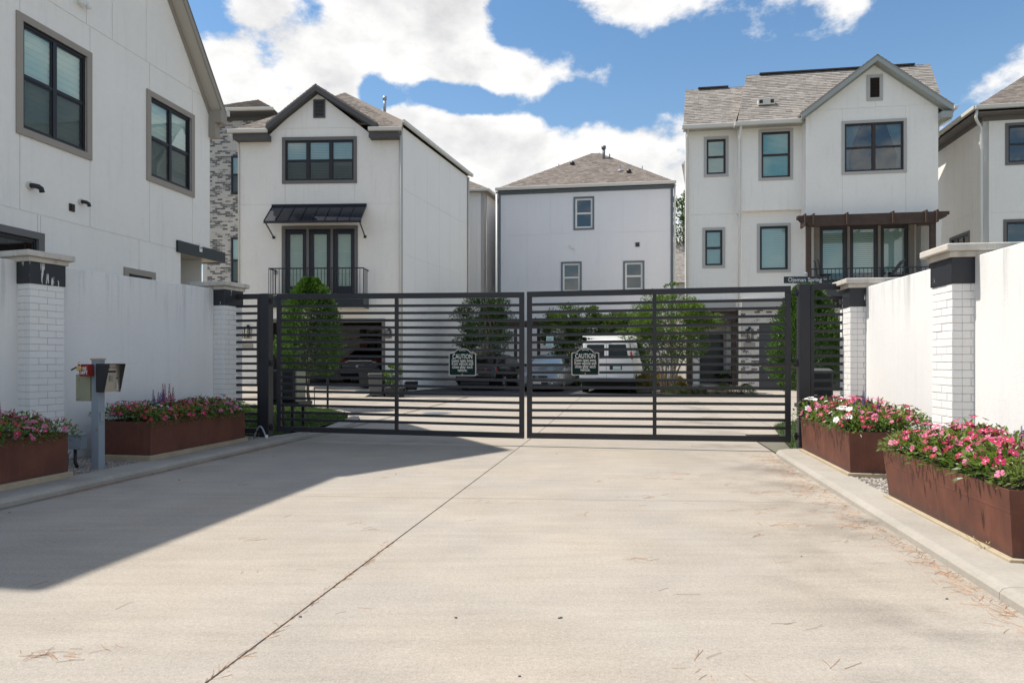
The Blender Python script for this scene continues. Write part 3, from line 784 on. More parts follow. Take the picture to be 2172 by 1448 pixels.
# lawns
def lawn(name, pts, dz, n, label, seed=1):
    m = MB(); ps = [Vector((p.x, p.y, gz(p.y)+dz)) for p in pts]; m.face(ps); b = struct(name, m, M_lawn)
    rnd = random.Random(seed); x0, x1 = min(p.x for p in ps), max(p.x for p in ps); y0, y1 = min(p.y for p in ps), max(p.y for p in ps); mb = MB()
    def inside(x, y):
        c = False; k = len(ps)
        for i in range(k):
            a, q = ps[i], ps[(i+1) % k]
            if (a.y > y) != (q.y > y) and x < (q.x-a.x)*(y-a.y)/(q.y-a.y)+a.x: c = not c
        return c
    while len(mb.f) < n:
        x, y = rnd.uniform(x0, x1), rnd.uniform(y0, y1)
        if not inside(x, y): continue
        a = rnd.random()*6.28; h = rnd.uniform(.04, .09); w = .006; dx, dy = math.cos(a), math.sin(a); lean = rnd.uniform(0, .04)
        z = gz(y)+dz
        mb.face([(x-dx*w, y-dy*w, z), (x+dx*w, y+dy*w, z), (x-dy*lean, y+dx*lean, z+h)], rnd.random())
    g = link('grass', mb.mesh('grass', L_grass)); g['kind'] = 'stuff'; g['label'] = label; g['category'] = 'grass'
lawn('left_lawn', [G(440, 925), W(-5.78, 10.25), G(680, 912), G(715, 903), G(738, 893), G(738, 886), G(700, 876), G(640, 870), G(560, 867), G(440, 862)], .072, 15000, 'mown green grass behind the left gate leaf', 1)
lawn('right_lawn', [G(1652, 925), G(1640, 908), G(1665, 897), G(1720, 893), G(1830, 893), W(4.2, 10.25), W(2.25, 10.2)], .03, 5000, 'patchy grass behind the right gate post', 2)
lawn('verge', [Vector((-2.4, 29.4, 0)), Vector((6.9, 29.4, 0)), Vector((7.3, 32.2, 0)), Vector((-2, 33, 0))], .10, 9000, 'grass verge behind the parked vehicles', 3)
mb = MB(); ps = [G(1395, 838), G(1432, 842), G(1600, 842), G(1612, 836), G(1610, 826), G(1470, 822), G(1400, 824)]
mb.face([Vector((p.x, p.y, gz(p.y)+.07)) for p in ps]); struct('flower_bed_soil', mb, M_soil)

# ================================================================== GARDEN WALLS AND BRICK PIERS
def pier(F, s0, L, side, zt, label, bz=.05, extra=0.2, inner=-.4, course=.076, nb=2):
    """pier standing through the wall: s along wall, o from the wall face to the road"""
    c = F.P(s0+L/2, 0, -.1); t = thing('brick_pier', label, 'brick pier', (c.x, c.y, 0), 'painted brick piers along the garden walls')
    e = .006; zb = zt-.25
    m = MB(); m.fbox(F, s0+e, bz, s0+L-e, zb, inner+e, extra-e); part('core', m, M_mortar, t)
    zc = bz; r = 0; rnd = random.Random(int(c.x*100)); g = .005
    proto = {}
    while zc < zb-.02:
        h = min(course-g, zb-zc-.001)
        j = L/nb
        cuts = [s0+k*j+(j*.5 if r % 2 else 0) for k in range(nb+1)]; cuts = [s0]+[x for x in cuts if s0+.03 < x < s0+L-.03]+[s0+L]
        for k in range(len(cuts)-1):
            m = MB(); pr = rnd.uniform(-.002, .003); m.fbox(F, cuts[k]+(g/2 if k else 0), zc, cuts[k+1]-(g/2 if k < len(cuts)-2 else 0), zc+h, extra-.09, extra+pr); part('brick', m, M_brickw, t, bevel=.004)
        # end faces (towards and away from the camera)
        for end in (0, 1):
            ec = [extra-.091, extra-.20, inner] if r % 2 else [extra-.091, inner+.1, inner]
            ec = [extra-.092, 0.0+.03, inner] if r % 2 else [extra-.092, inner]
            for k in range(len(ec)-1):
                m = MB(); pr = rnd.uniform(-.002, .002)
                a, b = (s0-pr, s0+.09) if end == 0 else (s0+L-.09, s0+L+pr)
                m.fbox(F, a, zc, b, zc+h, ec[k+1]+(g/2 if k < len(ec)-2 else 0), ec[k]-g/2*(k > 0)); part('brick', m, M_brickw, t, bevel=.004)
        zc += course; r += 1
    m = MB(); m.fbox(F, s0-.012, zb, s0+L+.012, zt, inner-.012, extra+.012); part('painted_band', m, M_band, t, bevel=.006)
    m = MB(); m.fbox(F, s0-.035, zt, s0+L+.035, zt+.055, inner-.035, extra+.035); part('cap_moulding', m, M_cap, t, bevel=.006)
    m = MB(); m.fbox(F, s0-.085, zt+.055, s0+L+.085, zt+.125, inner-.085, extra+.085); part('cap', m, M_cap, t, bevel=.012)
    return t
FL_ = FR((-4.76, 10.9), (.31, .951))    # left wall: s grows away from the camera, o towards the road
FRt = FR((4.77, 9.2), (-.127, -.992))   # right wall: s grows towards the camera
def wall_run(F, segs, zt, labels, th=.2):
    for (a, b), lab in zip(segs, labels):
        c = F.P((a+b)/2, 0, -.1); t = thing('garden_wall', lab, 'wall', (c.x, c.y, 0), 'white plastered garden walls')
        m = MB(); n = max(2, int((b-a)/.5))
        m.fbox(F, a, 0, b, zt, -th, 0); part('plastered_wall', m, M_wall, t, bevel=.01)
    return t
FLs = lambda px_: FL_.S(px_)
sA = 0.0   # near edge of the far left pier (wall side)
sB0, sB1 = FLs(37), FLs(37)+.42
wall_run(FL_, [(sB0+.40, -.002), (-9.0, sB0+.02)], 2.44, ['shaded white wall behind the keypad post, left of the gate', 'shaded white wall at the left edge, nearest the camera'])
pier(FL_, 0.0, .42, 1, 2.42, 'white brick pier with black band joining the left wall to the gate fence', nb=2, inner=-.35, course=.079)
pier(FL_, sB0, .42, 1, 2.42, 'nearer white brick pier of the left wall, beside the keypad post', nb=2, inner=-.35, course=.079)
sR = FRt.S(2067)
wall_run(FRt, [(.002, sR-.40), (sR-.02, 9.5)], 2.275, ['sunlit white wall behind the farther right planter', 'sunlit white wall at the right edge, nearest the camera'])
pier(FRt, -.40, .40, 1, 2.265, 'white brick pier with peeling black band next to the right gate fence', nb=2, inner=-.40, course=.0757)
pier(FRt, sR-.40, .40, 1, 2.265, 'nearer sunlit white brick pier of the right wall', nb=2, inner=-.40, course=.0757)

# ================================================================== GATE
GV = 10.18
FG = FR((W(0, GV).x, W(0, GV).y), (CA, -SA))    # s = u
def leaf(s0, s1, zb0, zb1, h, label, rail=.083, stile=.075, bands=17):
    """gate leaf; zb0/zb1 bottom height at the left and right end (it sags)"""
    c = FG.P(s0, 0); t = thing('gate_leaf', label, 'gate', (c.x, c.y, 0), 'pair of slatted driveway gates')
    k = (zb1-zb0)/(s1-s0); zz = lambda s, z: zb0+k*(s-s0)+z
    def bar(a, b, z0, z1, o0=-.025, o1=.025):
        m = MB(); P = FG.P
        m.hexa([P(a, zz(a, z0), o1), P(b, zz(b, z0), o1), P(b, zz(b, z0), o0), P(a, zz(a, z0), o0), P(a, zz(a, z1), o1), P(b, zz(b, z1), o1), P(b, zz(b, z1), o0), P(a, zz(a, z1), o0)]); return m
    part('top_rail', bar(s0, s1, h-rail, h), M_gate, t, bevel=.004); part('bottom_rail', bar(s0, s1, 0, rail), M_gate, t, bevel=.004)
    part('stile', bar(s0, s0+stile, rail, h-rail), M_gate, t, bevel=.004); part('stile', bar(s1-stile, s1, rail, h-rail), M_gate, t, bevel=.004)
    mid = (s0+s1)/2; part('stile', bar(mid-.027, mid+.027, rail, h-rail, -.025, .025), M_gate, t, bevel=.004)
    pitch = (h-2*rail)/(bands+1); sh = .040
    for i in range(1, bands+1):
        z = rail+pitch*i
        part('slat', bar(s0+stile, mid-.027, z-sh/2, z+sh/2, -.018, .020), M_gate, t); part('slat', bar(mid+.027, s1-stile, z-sh/2, z+sh/2, -.018, .020), M_gate, t)
    return t
sl0, sl1 = FG.S(588), FG.S(1112); sr0, sr1 = FG.S(1118), FG.S(1677)
leafL = leaf(sl0, sl1, .155, .115, 2.205, 'left leaf of the charcoal slatted driveway gate')
leafR = leaf(sr0, sr1, .120, .135, 2.205, 'right leaf of the charcoal slatted driveway gate')
def side_panel(s0, s1, zt, label, n=17):
    c = FG.P(s0, 0); t = thing('fence_panel', label, 'fence panel', (c.x, c.y, 0), 'fixed slatted panels beside the gate')
    m = MB(); m.fbox(FG, s0, zt-.083, s1, zt, -.025, .025); part('top_rail', m, M_gate, t, bevel=.004)
    m = MB(); m.fbox(FG, s0, .12, s1, .20, -.025, .025); part('bottom_rail', m, M_gate, t)
    for (a, b) in ((s0, s0+.045), (s1-.045, s1)):
        m = MB(); m.fbox(FG, a, .20, b, zt-.083, -.025, .025); part('stile', m, M_gate, t)
    p = (zt-.083-.20)/(n+1)
    for i in range(1, n+1):
        z = .20+p*i; m = MB(); m.fbox(FG, s0+.045, z-.02, s1-.045, z+.02, -.018, .02); part('slat', m, M_gate, t)
side_panel(FG.S(494), FG.S(554)-.01, 2.37, 'narrow slatted fence panel left of the gate')
side_panel(FG.S(1718)+.005, FG.S(1799), 2.36, 'narrow slatted fence panel right of the gate')
for (s, lab, z) in ((FG.S(564), 'tall square steel post carrying the left gate leaf', 2.37), (FG.S(1705), 'tall square steel post carrying the right gate leaf', 2.36)):
    c = FG.P(s, 0); t = thing('gate_post', lab, 'gate post', (c.x, c.y, 0), 'square posts carrying the gate leaves')
    m = MB(); m.fbox(FG, s-.075, .0, s+.075, z, -.10, .055); part('post', m, M_gate, t, bevel=.006)
    sg = 1 if s < 0 else -1
    for zh in (z-.12, 1.25, .22):
        m = MB(); m.fbox(FG, min(s+sg*.075, s+sg*.135), zh-.012, max(s+sg*.075, s+sg*.135), zh+.012, -.02, .02); a = FG.P(s+sg*.105, zh-.05, 0); m.cyl(a, a+Vector((0, 0, .10)), .022, 10); part('hinge', m, M_black, t)
# caution signs
def caution(px0, px1, py0, py1, label):
    F = FG.off(.032); s0, s1 = F.S(px0), F.S(px1); w = s1-s0; zc = F.px((px0+px1)/2, py0)[1]; zb = F.px((px0+px1)/2, py1)[1]; h = zc-zb
    cx = (s0+s1)/2; zsh = zb+h*.83
    c = F.P(cx, zb); t = thing('caution_sign', label, 'sign', (c.x, c.y, c.z), 'caution signs on the gate')
    def outline(k):
        hw = w/2-k; pts = []; r = .02
        for a in range(5): q = math.pi+a*math.pi/8; pts.append((cx-hw+r+r*math.cos(q), zb+k+r+r*math.sin(q)))
        for a in range(5): q = 1.5*math.pi+a*math.pi/8; pts.append((cx+hw-r+r*math.cos(q), zb+k+r+r*math.sin(q)))
        for a in range(5): q = a*math.pi/8; pts.append((cx+hw-r+r*math.cos(q), zsh-k-r+r*math.sin(q)))
        R = w*.385; cy = zc-R
        a0 = math.asin(max(-1, min(1, (zsh-cy)/R)))
        for a in range(13): q = a0+(math.pi-2*a0)*a/12; pts.append((cx+(R-k)*math.cos(q), cy+(R-k)*math.sin(q)))
        for a in range(5): q = .5*math.pi+a*math.pi/8; pts.append((cx-hw+r+r*math.cos(q), zsh-k-r+r*math.sin(q)))
        return pts
    m = MB(); m.prism(F, outline(0), -.004, .004); part('edge', m, M_signedge, t)
    m = MB(); m.prism(F, outline(.014), .0041, .006); part('face', m, M_green_sign, t)
    lines = [('CAUTION', .175, .62, .72), ('Gates open away', .12, .50, .78), ('from vehicle and', .12, .385, .78), ('close after each', .12, .27, .74), ('vehicle.', .12, .155, .36)]
    for (tx, sz, zr, xs) in lines:
        mm = text_fit(tx, h*sz, w*xs, F, cx, zb+h*zr, .0062); part('lettering', mm, M_signtext, t)
    m = MB(); m.prism(F, [(cx+.007*math.cos(a*.785), zb+.028+.007*math.sin(a*.785)) for a in range(8)], .006, .009)
    part('bolt', m, M_signtext, t)
    m = MB()
    for q in range(-4, 5):
        x = cx+q*.011; z = zc-.034-abs(q)*.0016+(.004 if q % 2 else 0)
        m.prism(F, [(x+.006*math.cos(a*1.047), z+.006*math.sin(a*1.047)) for a in range(6)], .0062, .007)
    part('scroll_ornament', m, M_signtext, t)
caution(952, 1010, 738, 797, 'green caution sign on the left gate leaf, in front of the black car')
caution(1212, 1271, 737, 796, 'green caution sign on the right gate leaf, in front of the white van')
# gate operators behind the posts
def operator(u0, u1, v0, v1, zb, zt, label, right=False):
    c = W((u0+u1)/2, (v0+v1)/2); t = thing('gate_operator', label, 'gate motor', (c.x, c.y, 0), 'gate motor cabinets behind the posts')
    def bx(a, b, c_, d, e, f): 
        m = MB(); m.hexa([W(a, c_, e), W(b, c_, e), W(b, d, e), W(a, d, e), W(a, c_, f), W(b, c_, f), W(b, d, f), W(a, d, f)]); return m
    part('cabinet', bx(u0, u1, v0, v1, zb, zt), M_plastic, t, bevel=.045)
    part('base_plate', bx(u0-.06, u1+.12, v0-.04, v1+.04, zb-.06, zb), M_gate, t)
    for (a, b) in ((u0, v0), (u1-.05, v0), (u0, v1-.05), (u1-.05, v1-.05)): part('leg', bx(a, a+.05, b, b+.05, .0, zb-.06), M_gate, t)
    if right:
        m = MB(); m.hexa([W(u0-.02, v0-.02, zt-.005), W(u1+.02, v0-.02, zt-.005), W(u1+.02, v1+.02, zt-.005), W(u0-.02, v1+.02, zt-.005), W(u0+.05, v0+.03, zt+.05), W(u1-.05, v0+.03, zt+.05), W(u1-.05, v1-.03, zt+.05), W(u0+.05, v1-.03, zt+.05)]); part('lid', m, M_plasticg, t, bevel=.01)
        m = MB(); m.hexa([W(u0+.02, v0-.012, zb+.03), W(u0+.16, v0-.012, zb+.03), W(u0+.16, v0-.002, zb+.03), W(u0+.02, v0-.002, zb+.03), W(u0+.02, v0-.012, zb+.15), W(u0+.16, v0-.012, zb+.15), W(u0+.16, v0-.002, zb+.15), W(u0+.02, v0-.002, zb+.15)]); part('label_plate', m, M_whitep, t)
        m = MB(); m.beam(W(u0-.03, v0-.15, zt-.02+.08), W(u0-.80, GV+.06, 1.22), .035, .035); part('arm', m, M_bark, t)
    else:
        m = MB(); m.hexa([W(u1+.001, v0+.05, zb), W(u1+.03, v0+.05, zb), W(u1+.03, v1-.05, zb), W(u1+.001, v1-.05, zb), W(u1+.001, v0+.05, zt-.02), W(u1+.03, v0+.05, zt-.02), W(u1+.03, v1-.05, zt-.02), W(u1+.001, v1-.05, zt-.02)]); part('side_plate', m, M_beige, t)
operator(-6.38, -5.92, 11.3, 11.75, .56, 1.13, 'black gate motor cabinet on a steel stand behind the left post')
operator(2.62, 3.02, 11.0, 11.45, .62, 1.12, 'dark gate motor cabinet with grey lid and white label behind the right panel', True)
# electrical conduit loop beside the left post
a = W(-5.78, 9.95, .05)
t = thing('conduit', 'grey flexible conduit looping out of the gravel at the left gate post', 'conduit', a)
pp = [a+U3*(-.11+.22*(k/12))+Z3*(.20*math.sin(math.pi*k/12)) for k in range(13)]
m = MB(); m.tube(pp, .014, 8); part('flexible_tube', m, M_galv, t, smooth=True)
m = MB(); m.cyl(a+U3*.11+Z3*-.01, a+U3*.11+Z3*.07, .024, 10); part('fitting', m, M_white, t, smooth=True)

# ================================================================== PLANTERS
def planter(u0, u1, v0, v1, zb, zt, flare, label, plinth=.035, pz=.0):
    c = W((u0+u1)/2, (v0+v1)/2); t = thing('steel_planter', label, 'planter', (c.x, c.y, zb), 'rusty steel planters along the drive')
    f = flare; th = .012; m = MB()
    B = [(u0, v0), (u1, v0), (u1, v1), (u0, v1)]; T = [(u0-f, v0-f), (u1+f, v0-f), (u1+f, v1+f), (u0-f, v1+f)]
    Ti = [(u0-f+th, v0-f+th), (u1+f-th, v0-f+th), (u1+f-th, v1+f-th), (u0-f+th, v1+f-th)]
    for k in range(4):
        j = (k+1) % 4
        m.face([W(*B[k], zb), W(*B[j], zb), W(*T[j], zt), W(*T[k], zt)])
        m.face([W(*T[k], zt), W(*T[j], zt), W(*Ti[j], zt), W(*Ti[k], zt)])
        m.face([W(*Ti[k], zt), W(*Ti[j], zt), W(*Ti[j], zt-.14), W(*Ti[k], zt-.14)])
    m.face([W(*B[3], zb), W(*B[2], zb), W(*B[1], zb), W(*B[0], zb)])
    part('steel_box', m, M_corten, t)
    m = MB(); z = zt-.06; m.face([W(*Ti[0], z), W(*Ti[1], z), W(*Ti[2], z), W(*Ti[3], z)]); part('soil', m, M_soil, t)
    p = plinth; m = MB(); m.hexa([W(u0-p, v0-p, .03), W(u1+p, v0-p, .03), W(u1+p, v1+p, .03), W(u0-p, v1+p, .03), W(u0-p, v0-p, zb), W(u1+p, v0-p, zb), W(u1+p, v1+p, zb), W(u0-p, v1+p, zb)]); part('plinth', m, M_plinth, t, bevel=.006)
    return t
PL = [(-6.52, -5.77, 7.44, 9.50, .125, .535, 0.0, 'shaded rusty planter between the keypad post and the left gate post'),
      (-6.52, -5.77, 3.2, 6.20, .125, .535, 0.0, 'shaded rusty planter cut off by the left edge of the view'),
      (2.27, 3.02, 7.68, 9.72, .10, .53, .02, 'sunlit rusty planter in front of the right gate post'),
      (2.24, 2.99, 4.52, 6.50, .09, .50, .04, 'sunlit rusty planter nearest the camera at the right edge')]
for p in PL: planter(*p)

# ---- bedding plants
def leafface(mb, p, d, n, L, w, tone, fold=.25):
    d = d.normalized(); s = d.cross(n)
    if s.length < 1e-4: s = Vector((1, 0, 0))
    s.normalize(); q = s.cross(d).normalized(); a = p; b = p+d*L
    mid = p+d*L*.5-q*L*.04
    l = mid+s*w/2+q*w*fold; r = mid-s*w/2+q*w*fold


    i = len(mb.v); mb.v += [tuple(a), tuple(l), tuple(b), tuple(r), tuple(mid)]
    mb.f += [(i, i+4, i+1), (i+4, i+2, i+1), (i, i+3, i+4), (i+4, i+3, i+2)]; mb.t += [tone]*4
def rv(rnd): 
    return Vector((rnd.gauss(0, 1), rnd.gauss(0, 1), rnd.gauss(0, 1))).normalized()
def flower_mesh(matl, rnd, r=.024):
    mb = MB()
    for k in range(5):
        a = k*1.2566+rnd.uniform(-.1, .1); w = .62; z = r*rnd.uniform(.02, .22)
        pts = [(0, 0, 0)]+[(r*q*math.cos(a+e*w), r*q*math.sin(a+e*w), z*q) for q, e in ((.55, -.8), (.95, -.75), (1.05, 0), (.95, .75), (.55, .8))]
        mb.face(pts, rnd.uniform(.85, 1))
    mb.face([(r*.2*math.cos(a), r*.2*math.sin(a), .0025) for a in (0, 1.256, 2.51, 3.77, 5.03)], 0)
    return mb.mesh('flower', matl)
frnd = random.Random(77)
FLM = {k: [flower_mesh(m, frnd, r) for r in (.024, .028, .021)] for k, m in (('pink', P_pink), ('magenta', P_mag), ('crimson', P_red), ('white', P_white))}
def vinca_proto(kind, seed, nl=130, nf=9, R=.17, Hh=.20, lm=None):
    rnd = random.Random(seed); mb = MB()
    for k in range(7):
        a = rnd.random()*6.28; mb.tube([(0, 0, -.03), (math.cos(a)*R*.5, math.sin(a)*R*.5, Hh*.5), (math.cos(a)*R*.85, math.sin(a)*R*.85, Hh*.8)], .003, 3, .1)
    for k in range(nl):
        d = rv(rnd); d.z = abs(d.z)*1.0+rnd.uniform(-.25, .1); rr = rnd.uniform(.55, 1.08)
        p = Vector((d.x*R*rr, d.y*R*rr, Hh*.32+d.z*Hh*.66*rr))
        o = Vector((d.x, d.y, d.z*.6+rnd.uniform(-.3, .5)))+rv(rnd)*.45
        nn = (Z3+rv(rnd)*.5).normalized()
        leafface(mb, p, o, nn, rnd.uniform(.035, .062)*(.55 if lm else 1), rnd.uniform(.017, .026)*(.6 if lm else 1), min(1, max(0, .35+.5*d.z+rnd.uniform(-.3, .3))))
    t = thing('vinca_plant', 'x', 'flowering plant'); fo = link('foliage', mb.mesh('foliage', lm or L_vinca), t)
    for k in range(nf):
        d = rv(rnd); d.z = abs(d.z)*.9+.25; d.normalize()
        p = Vector((d.x*R*1.03, d.y*R*1.03, Hh*.36+d.z*Hh*.80))
        nrm = (d+Z3*.25+rv(rnd)*.35).normalized()
        f = link('flower', rnd.choice(FLM[kind] if rnd.random() > .12 else FLM['magenta' if kind != 'magenta' else 'pink']), t)
        f.location = p; f.rotation_euler = nrm.to_track_quat('Z', 'Y').to_euler(); s = rnd.uniform(.85, 1.2); f.scale = (s, s, s)
    return t
def spike_proto(kind, seed, n=6, Hh=.36):
    rnd = random.Random(seed); pm = P_purple if kind == 'purple' else P_rose
    t = thing('salvia_plant', 'x', 'flowering plant'); mb = MB()
    for k in range(80):
        a = rnd.random()*6.28; r = rnd.uniform(.01, .10); z = rnd.uniform(0, Hh*.6); leafface(mb, Vector((math.cos(a)*r, math.sin(a)*r, z)), Vector((math.cos(a), math.sin(a), .6)), Z3, .045, .012, rnd.random()*.7)
    stems = []
    for k in range(n):
        a = rnd.random()*6.28; r = rnd.uniform(.02, .10); x, y = math.cos(a)*r, math.sin(a)*r; h = Hh*rnd.uniform(.72, 1.1)
        mb.tube([(x*.4, y*.4, 0), (x, y, h)], .0028, 3, .2); stems.append((x, y, h))
    link('foliage', mb.mesh('foliage', L_shrub), t)
    for (x, y, h) in stems:
        m = MB(); L = h*.42
        for q in range(46):
            f = q/46; a = q*2.4; rr = .019*(1-f*.75); z = h-L+f*L*1.06; c = Vector((x+math.cos(a)*rr, y+math.sin(a)*rr, z)); s = .007*(1.2-f*.6)
            o = Vector((math.cos(a), math.sin(a), .2)); sd_ = o.cross(Z3).normalized()
            m.face([c-sd_*s, c+o*s*.6-Z3*s, c+sd_*s, c+o*s*.6+Z3*s], rnd.random())
        link('flower_spike', m.mesh('flower_spike', pm), t)
    return t
protos = {}
for kind, vs in (('pink', 3), ('magenta', 3), ('crimson', 2), ('white', 2)):
    protos[kind] = [vinca_proto(kind, 100+i*7+len(kind), nf=(13 if kind != 'magenta' else 17)) for i in range(vs)]
protos['purple'] = [spike_proto('purple', 5), spike_proto('purple', 6)]; protos['rose'] = [spike_proto('rose', 7), spike_proto('rose', 8)]
protos['creeper'] = [vinca_proto('pink', 900+i, nl=700, nf=2, R=.14, Hh=.15, lm=L_creep) for i in range(2)]
used_p = set()
def plant(kind, p, label, group, sc_, rot, i):
    pr = protos[kind][i % len(protos[kind])]
    if pr.name not in used_p: used_p.add(pr.name); o = pr
    else: o = copy_tree(pr)
    o.location = p; o.rotation_euler = (rot[0], rot[1], rot[2]); o.scale = (sc_, sc_, sc_*random.uniform(.9, 1.1)); o['label'] = label; o['group'] = group
    o['category'] = 'flowering plant'
    return o
pn = random.Random(9)
wh = ['the planter right of the keypad post', 'the planter at the left edge', 'the planter by the right gate post', 'the nearest right planter']
kl = {'pink': 'pink vinca in ', 'magenta': 'magenta vinca in ', 'crimson': 'crimson vinca in ', 'white': 'white vinca in ', 'purple': 'purple spiked salvia in ', 'rose': 'rosy spiked angelonia in ', 'creeper': 'yellow green trailing plant in '}
mixes = [('pink', 5, 'magenta', 3, 'crimson', 3, 'white', 1), ('pink', 5, 'crimson', 4, 'white', 1, 'magenta', 1), ('pink', 5, 'magenta', 4, 'white', 1, 'crimson', 2), ('magenta', 8, 'pink', 4, 'crimson', 3, 'white', 1)]
cnt = 0
for i, (u0, u1, v0, v1, zb, zt, fl, _) in enumerate(PL):
    pool = []
    for a in range(0, len(mixes[i]), 2): pool += [mixes[i][a]]*mixes[i][a+1]
    nv = max(3, int(round((v1-v0)/.215)))
    for a in range(nv):
        for b in range(4):
            v = v0+(a+.5)*(v1-v0)/nv+pn.uniform(-.04, .04); u = u0+(b+.5)*(u1-u0)/4+pn.uniform(-.03, .03)
            if i == 1 and v < 4.2: continue
            kind = pn.choice(pool); frac = (v-v0)/(v1-v0); road = (b == 3) if i < 2 else (b == 0); back = (b == 1) if i < 2 else (b == 2)
            if i == 0 and back and .25 < frac < .60: kind = 'rose' if frac > .42 else 'purple'
            if i == 1 and b == 1 and .72 < frac < .95 and pn.random() < .8: kind = 'rose'
            if i == 2 and frac > .8: kind = pn.choice(('white', 'pink', 'pink', 'magenta', 'pink'))
            if i == 2 and back and .30 < frac < .65: kind = 'purple'
            if i == 3 and b == 3 and .10 < frac < .66 and pn.random() < .7: kind = 'purple'
            if i == 3 and road and (frac < .12 or frac > .93): kind = 'creeper'
            hh = 1.0+(.18 if i in (2, 3) else 0); hh *= (.72 if kind == 'purple' and i == 3 else (.85 if kind == 'purple' else 1))
            tilt = (0, 0)
            uo = u+(.05 if i < 2 else .02)*(1 if road else 0)
            p = W(uo, v, zt-.055+(.0 if road else .03)+pn.uniform(-.01, .02))
            dirv = U3 if i < 2 else -U3
            ax = Z3.cross(dirv); ang = (.30 if i < 2 else .12) if road else 0.0
            rowt = 'drive side' if road else ('wall side' if (b == 0 and i < 2) or (b == 3 and i > 1) else 'middle row'); sect = 'near end' if frac < .34 else ('far end' if frac > .66 else 'mid length')
            lab = kl[kind]+wh[i]+', '+rowt+', '+sect
            o = plant(kind, p, lab, lab.replace(' in ', ' plants in ', 1), hh*pn.uniform(.88, 1.15), (ax.x*ang, ax.y*ang, pn.random()*6.28 if not road else pn.uniform(-.5, .5)), cnt); cnt += 1
# remove prototypes that found no place
for k in protos:
    for o in protos[k]:
        if o.name not in used_p:
            for ch in list(o.children): bpy.data.objects.remove(ch)
            bpy.data.objects.remove(o)

# ================================================================== KEYPAD POST AND ITS BOXES
pu, pv = -5.92, 6.78
def ubox(u0, u1, v0, v1, z0, z1):
    m = MB(); m.hexa([W(u0, v0, z0), W(u1, v0, z0), W(u1, v1, z0), W(u0, v1, z0), W(u0, v0, z1), W(u1, v0, z1), W(u1, v1, z1), W(u0, v1, z1)]); return m
c = W(pu, pv); t = thing('keypad_post', 'weathered blue grey steel post with gate keypad and red fire box', 'keypad post', (c.x, c.y, .05))
part('post', ubox(pu-.047, pu+.047, pv-.047, pv+.047, .04, 1.285), M_post, t, bevel=.004)
part('cap', ubox(pu-.055, pu+.055, pv-.055, pv+.055, 1.285, 1.305), M_plinth, t)
k0, k1 = pu+.05, pu+.20
hd = MB()   # hood: deeper at the top
hv0, hv1 = pv-.09, pv+.16
def prof(v, v2): 
    hd.hexa([W(k0, v, .925), W(k1-.05, v, .925), W(k1-.05, v2, .925), W(k0, v2, .925), W(k0, v, 1.245), W(k1+.02, v, 1.245), W(k1+.02, v2, 1.245), W(k0, v2, 1.245)])
prof(hv0, hv0+.008); prof(hv1-.008, hv1)
hd.hexa([W(k0, hv0+.008, 1.238), W(k1+.02, hv0+.008, 1.238), W(k1+.02, hv1-.008, 1.238), W(k0, hv1-.008, 1.238), W(k0, hv0+.008, 1.245), W(k1+.02, hv0+.008, 1.245), W(k1+.02, hv1-.008, 1.245), W(k0, hv1-.008, 1.245)])
hood = part('keypad_hood', hd, M_black, t)
fp = MB(); fu0, fu1 = k1-.055, k1-.045; fp.hexa([W(k0, hv0+.0085, .93), W(fu0, hv0+.0085, .93), W(fu0, hv1-.0085, .93), W(k0, hv1-.0085, .93), W(k0, hv0+.0085, 1.237), W(fu1, hv0+.0085, 1.237), W(fu1, hv1-.0085, 1.237), W(k0, hv1-.0085, 1.237)])
kp = part('keypad', fp, M_steel, t)
FK = FR((W(fu1+.001, hv0).x, W(fu1+.001, hv0).y), (SA, CA))
m = MB(); m.fbox(FK, .05, 1.145, .17, 1.165, 0, .004); part('display', m, M_green_sign, kp)
for r_ in range(4):
    for c_ in range(3): m = MB(); m.fbox(FK, .085+c_*.018, 1.045+r_*.018, .098+c_*.018, 1.058+r_*.018, 0, .005); part('key', m, M_galv, kp)
for r_ in range(3): m = MB(); m.cyl(FK.P(.185, .965+r_*.027, 0), FK.P(.185, .965+r_*.027, .008), .009, 10); part('button', m, M_chrome, kp)
m = MB(); m.cyl(FK.P(.19, 1.08, 0), FK.P(.19, 1.08, .004), .008, 10); part('camera_lens', m, M_black, kp)
m = MB(); m.fbox(FK, .05, 1.195, .09, 1.207, 0, .004); m.fbox(FK, .12, 1.197, .18, 1.203, 0, .004); part('speaker_slot', m, M_black, kp)
FB = FR((W(pu, pv-.06).x, W(pu, pv-.06).y), (CA, -SA))
m = MB(); m.fbox(FB, -.235, .825, -.052, 1.125, -.10, .0); be = part('khaki_box', m, M_beige, t, bevel=.006)
m = MB(); m.fbox(FB, -.198, .835, -.194, 1.115, .0005, .004); part('door_edge', m, M_plinth, be)
for z in (.86, 1.075): m = MB(); m.fbox(FB, -.215, z, -.18, z+.012, .0005, .012); part('latch', m, M_galv, be)
m = MB(); m.prism(FB, [(-.105, 1.105), (.0, 1.105), (.0, 1.24), (-.125, 1.24)], .002, .09); fb = part('fire_box', m, M_red, t, bevel=.003)
for tx, z in (('FIRE', 1.175), ('DEPT', 1.13)):
    part('lettering', text_mb(tx, .048, FB, -.052, z, .0915, bold=.0012, xs=.85, ext=.0006), M_whitep, fb)
m = MB(); m.prism(FB, [(-.11, 1.17), (-.065, 1.17), (-.06, 1.21), (-.075, 1.22), (-.10, 1.22), (-.115, 1.20)], .100, .125); lk = part('padlock', m, M_brass, t, bevel=.003)
m = MB(); m.tube([FB.P(-.105, 1.215, .112), FB.P(-.108, 1.245, .112), FB.P(-.088, 1.262, .112), FB.P(-.068, 1.245, .112), FB.P(-.070, 1.215, .112)], .004, 6); part('shackle', m, M_chrome, lk, smooth=True)
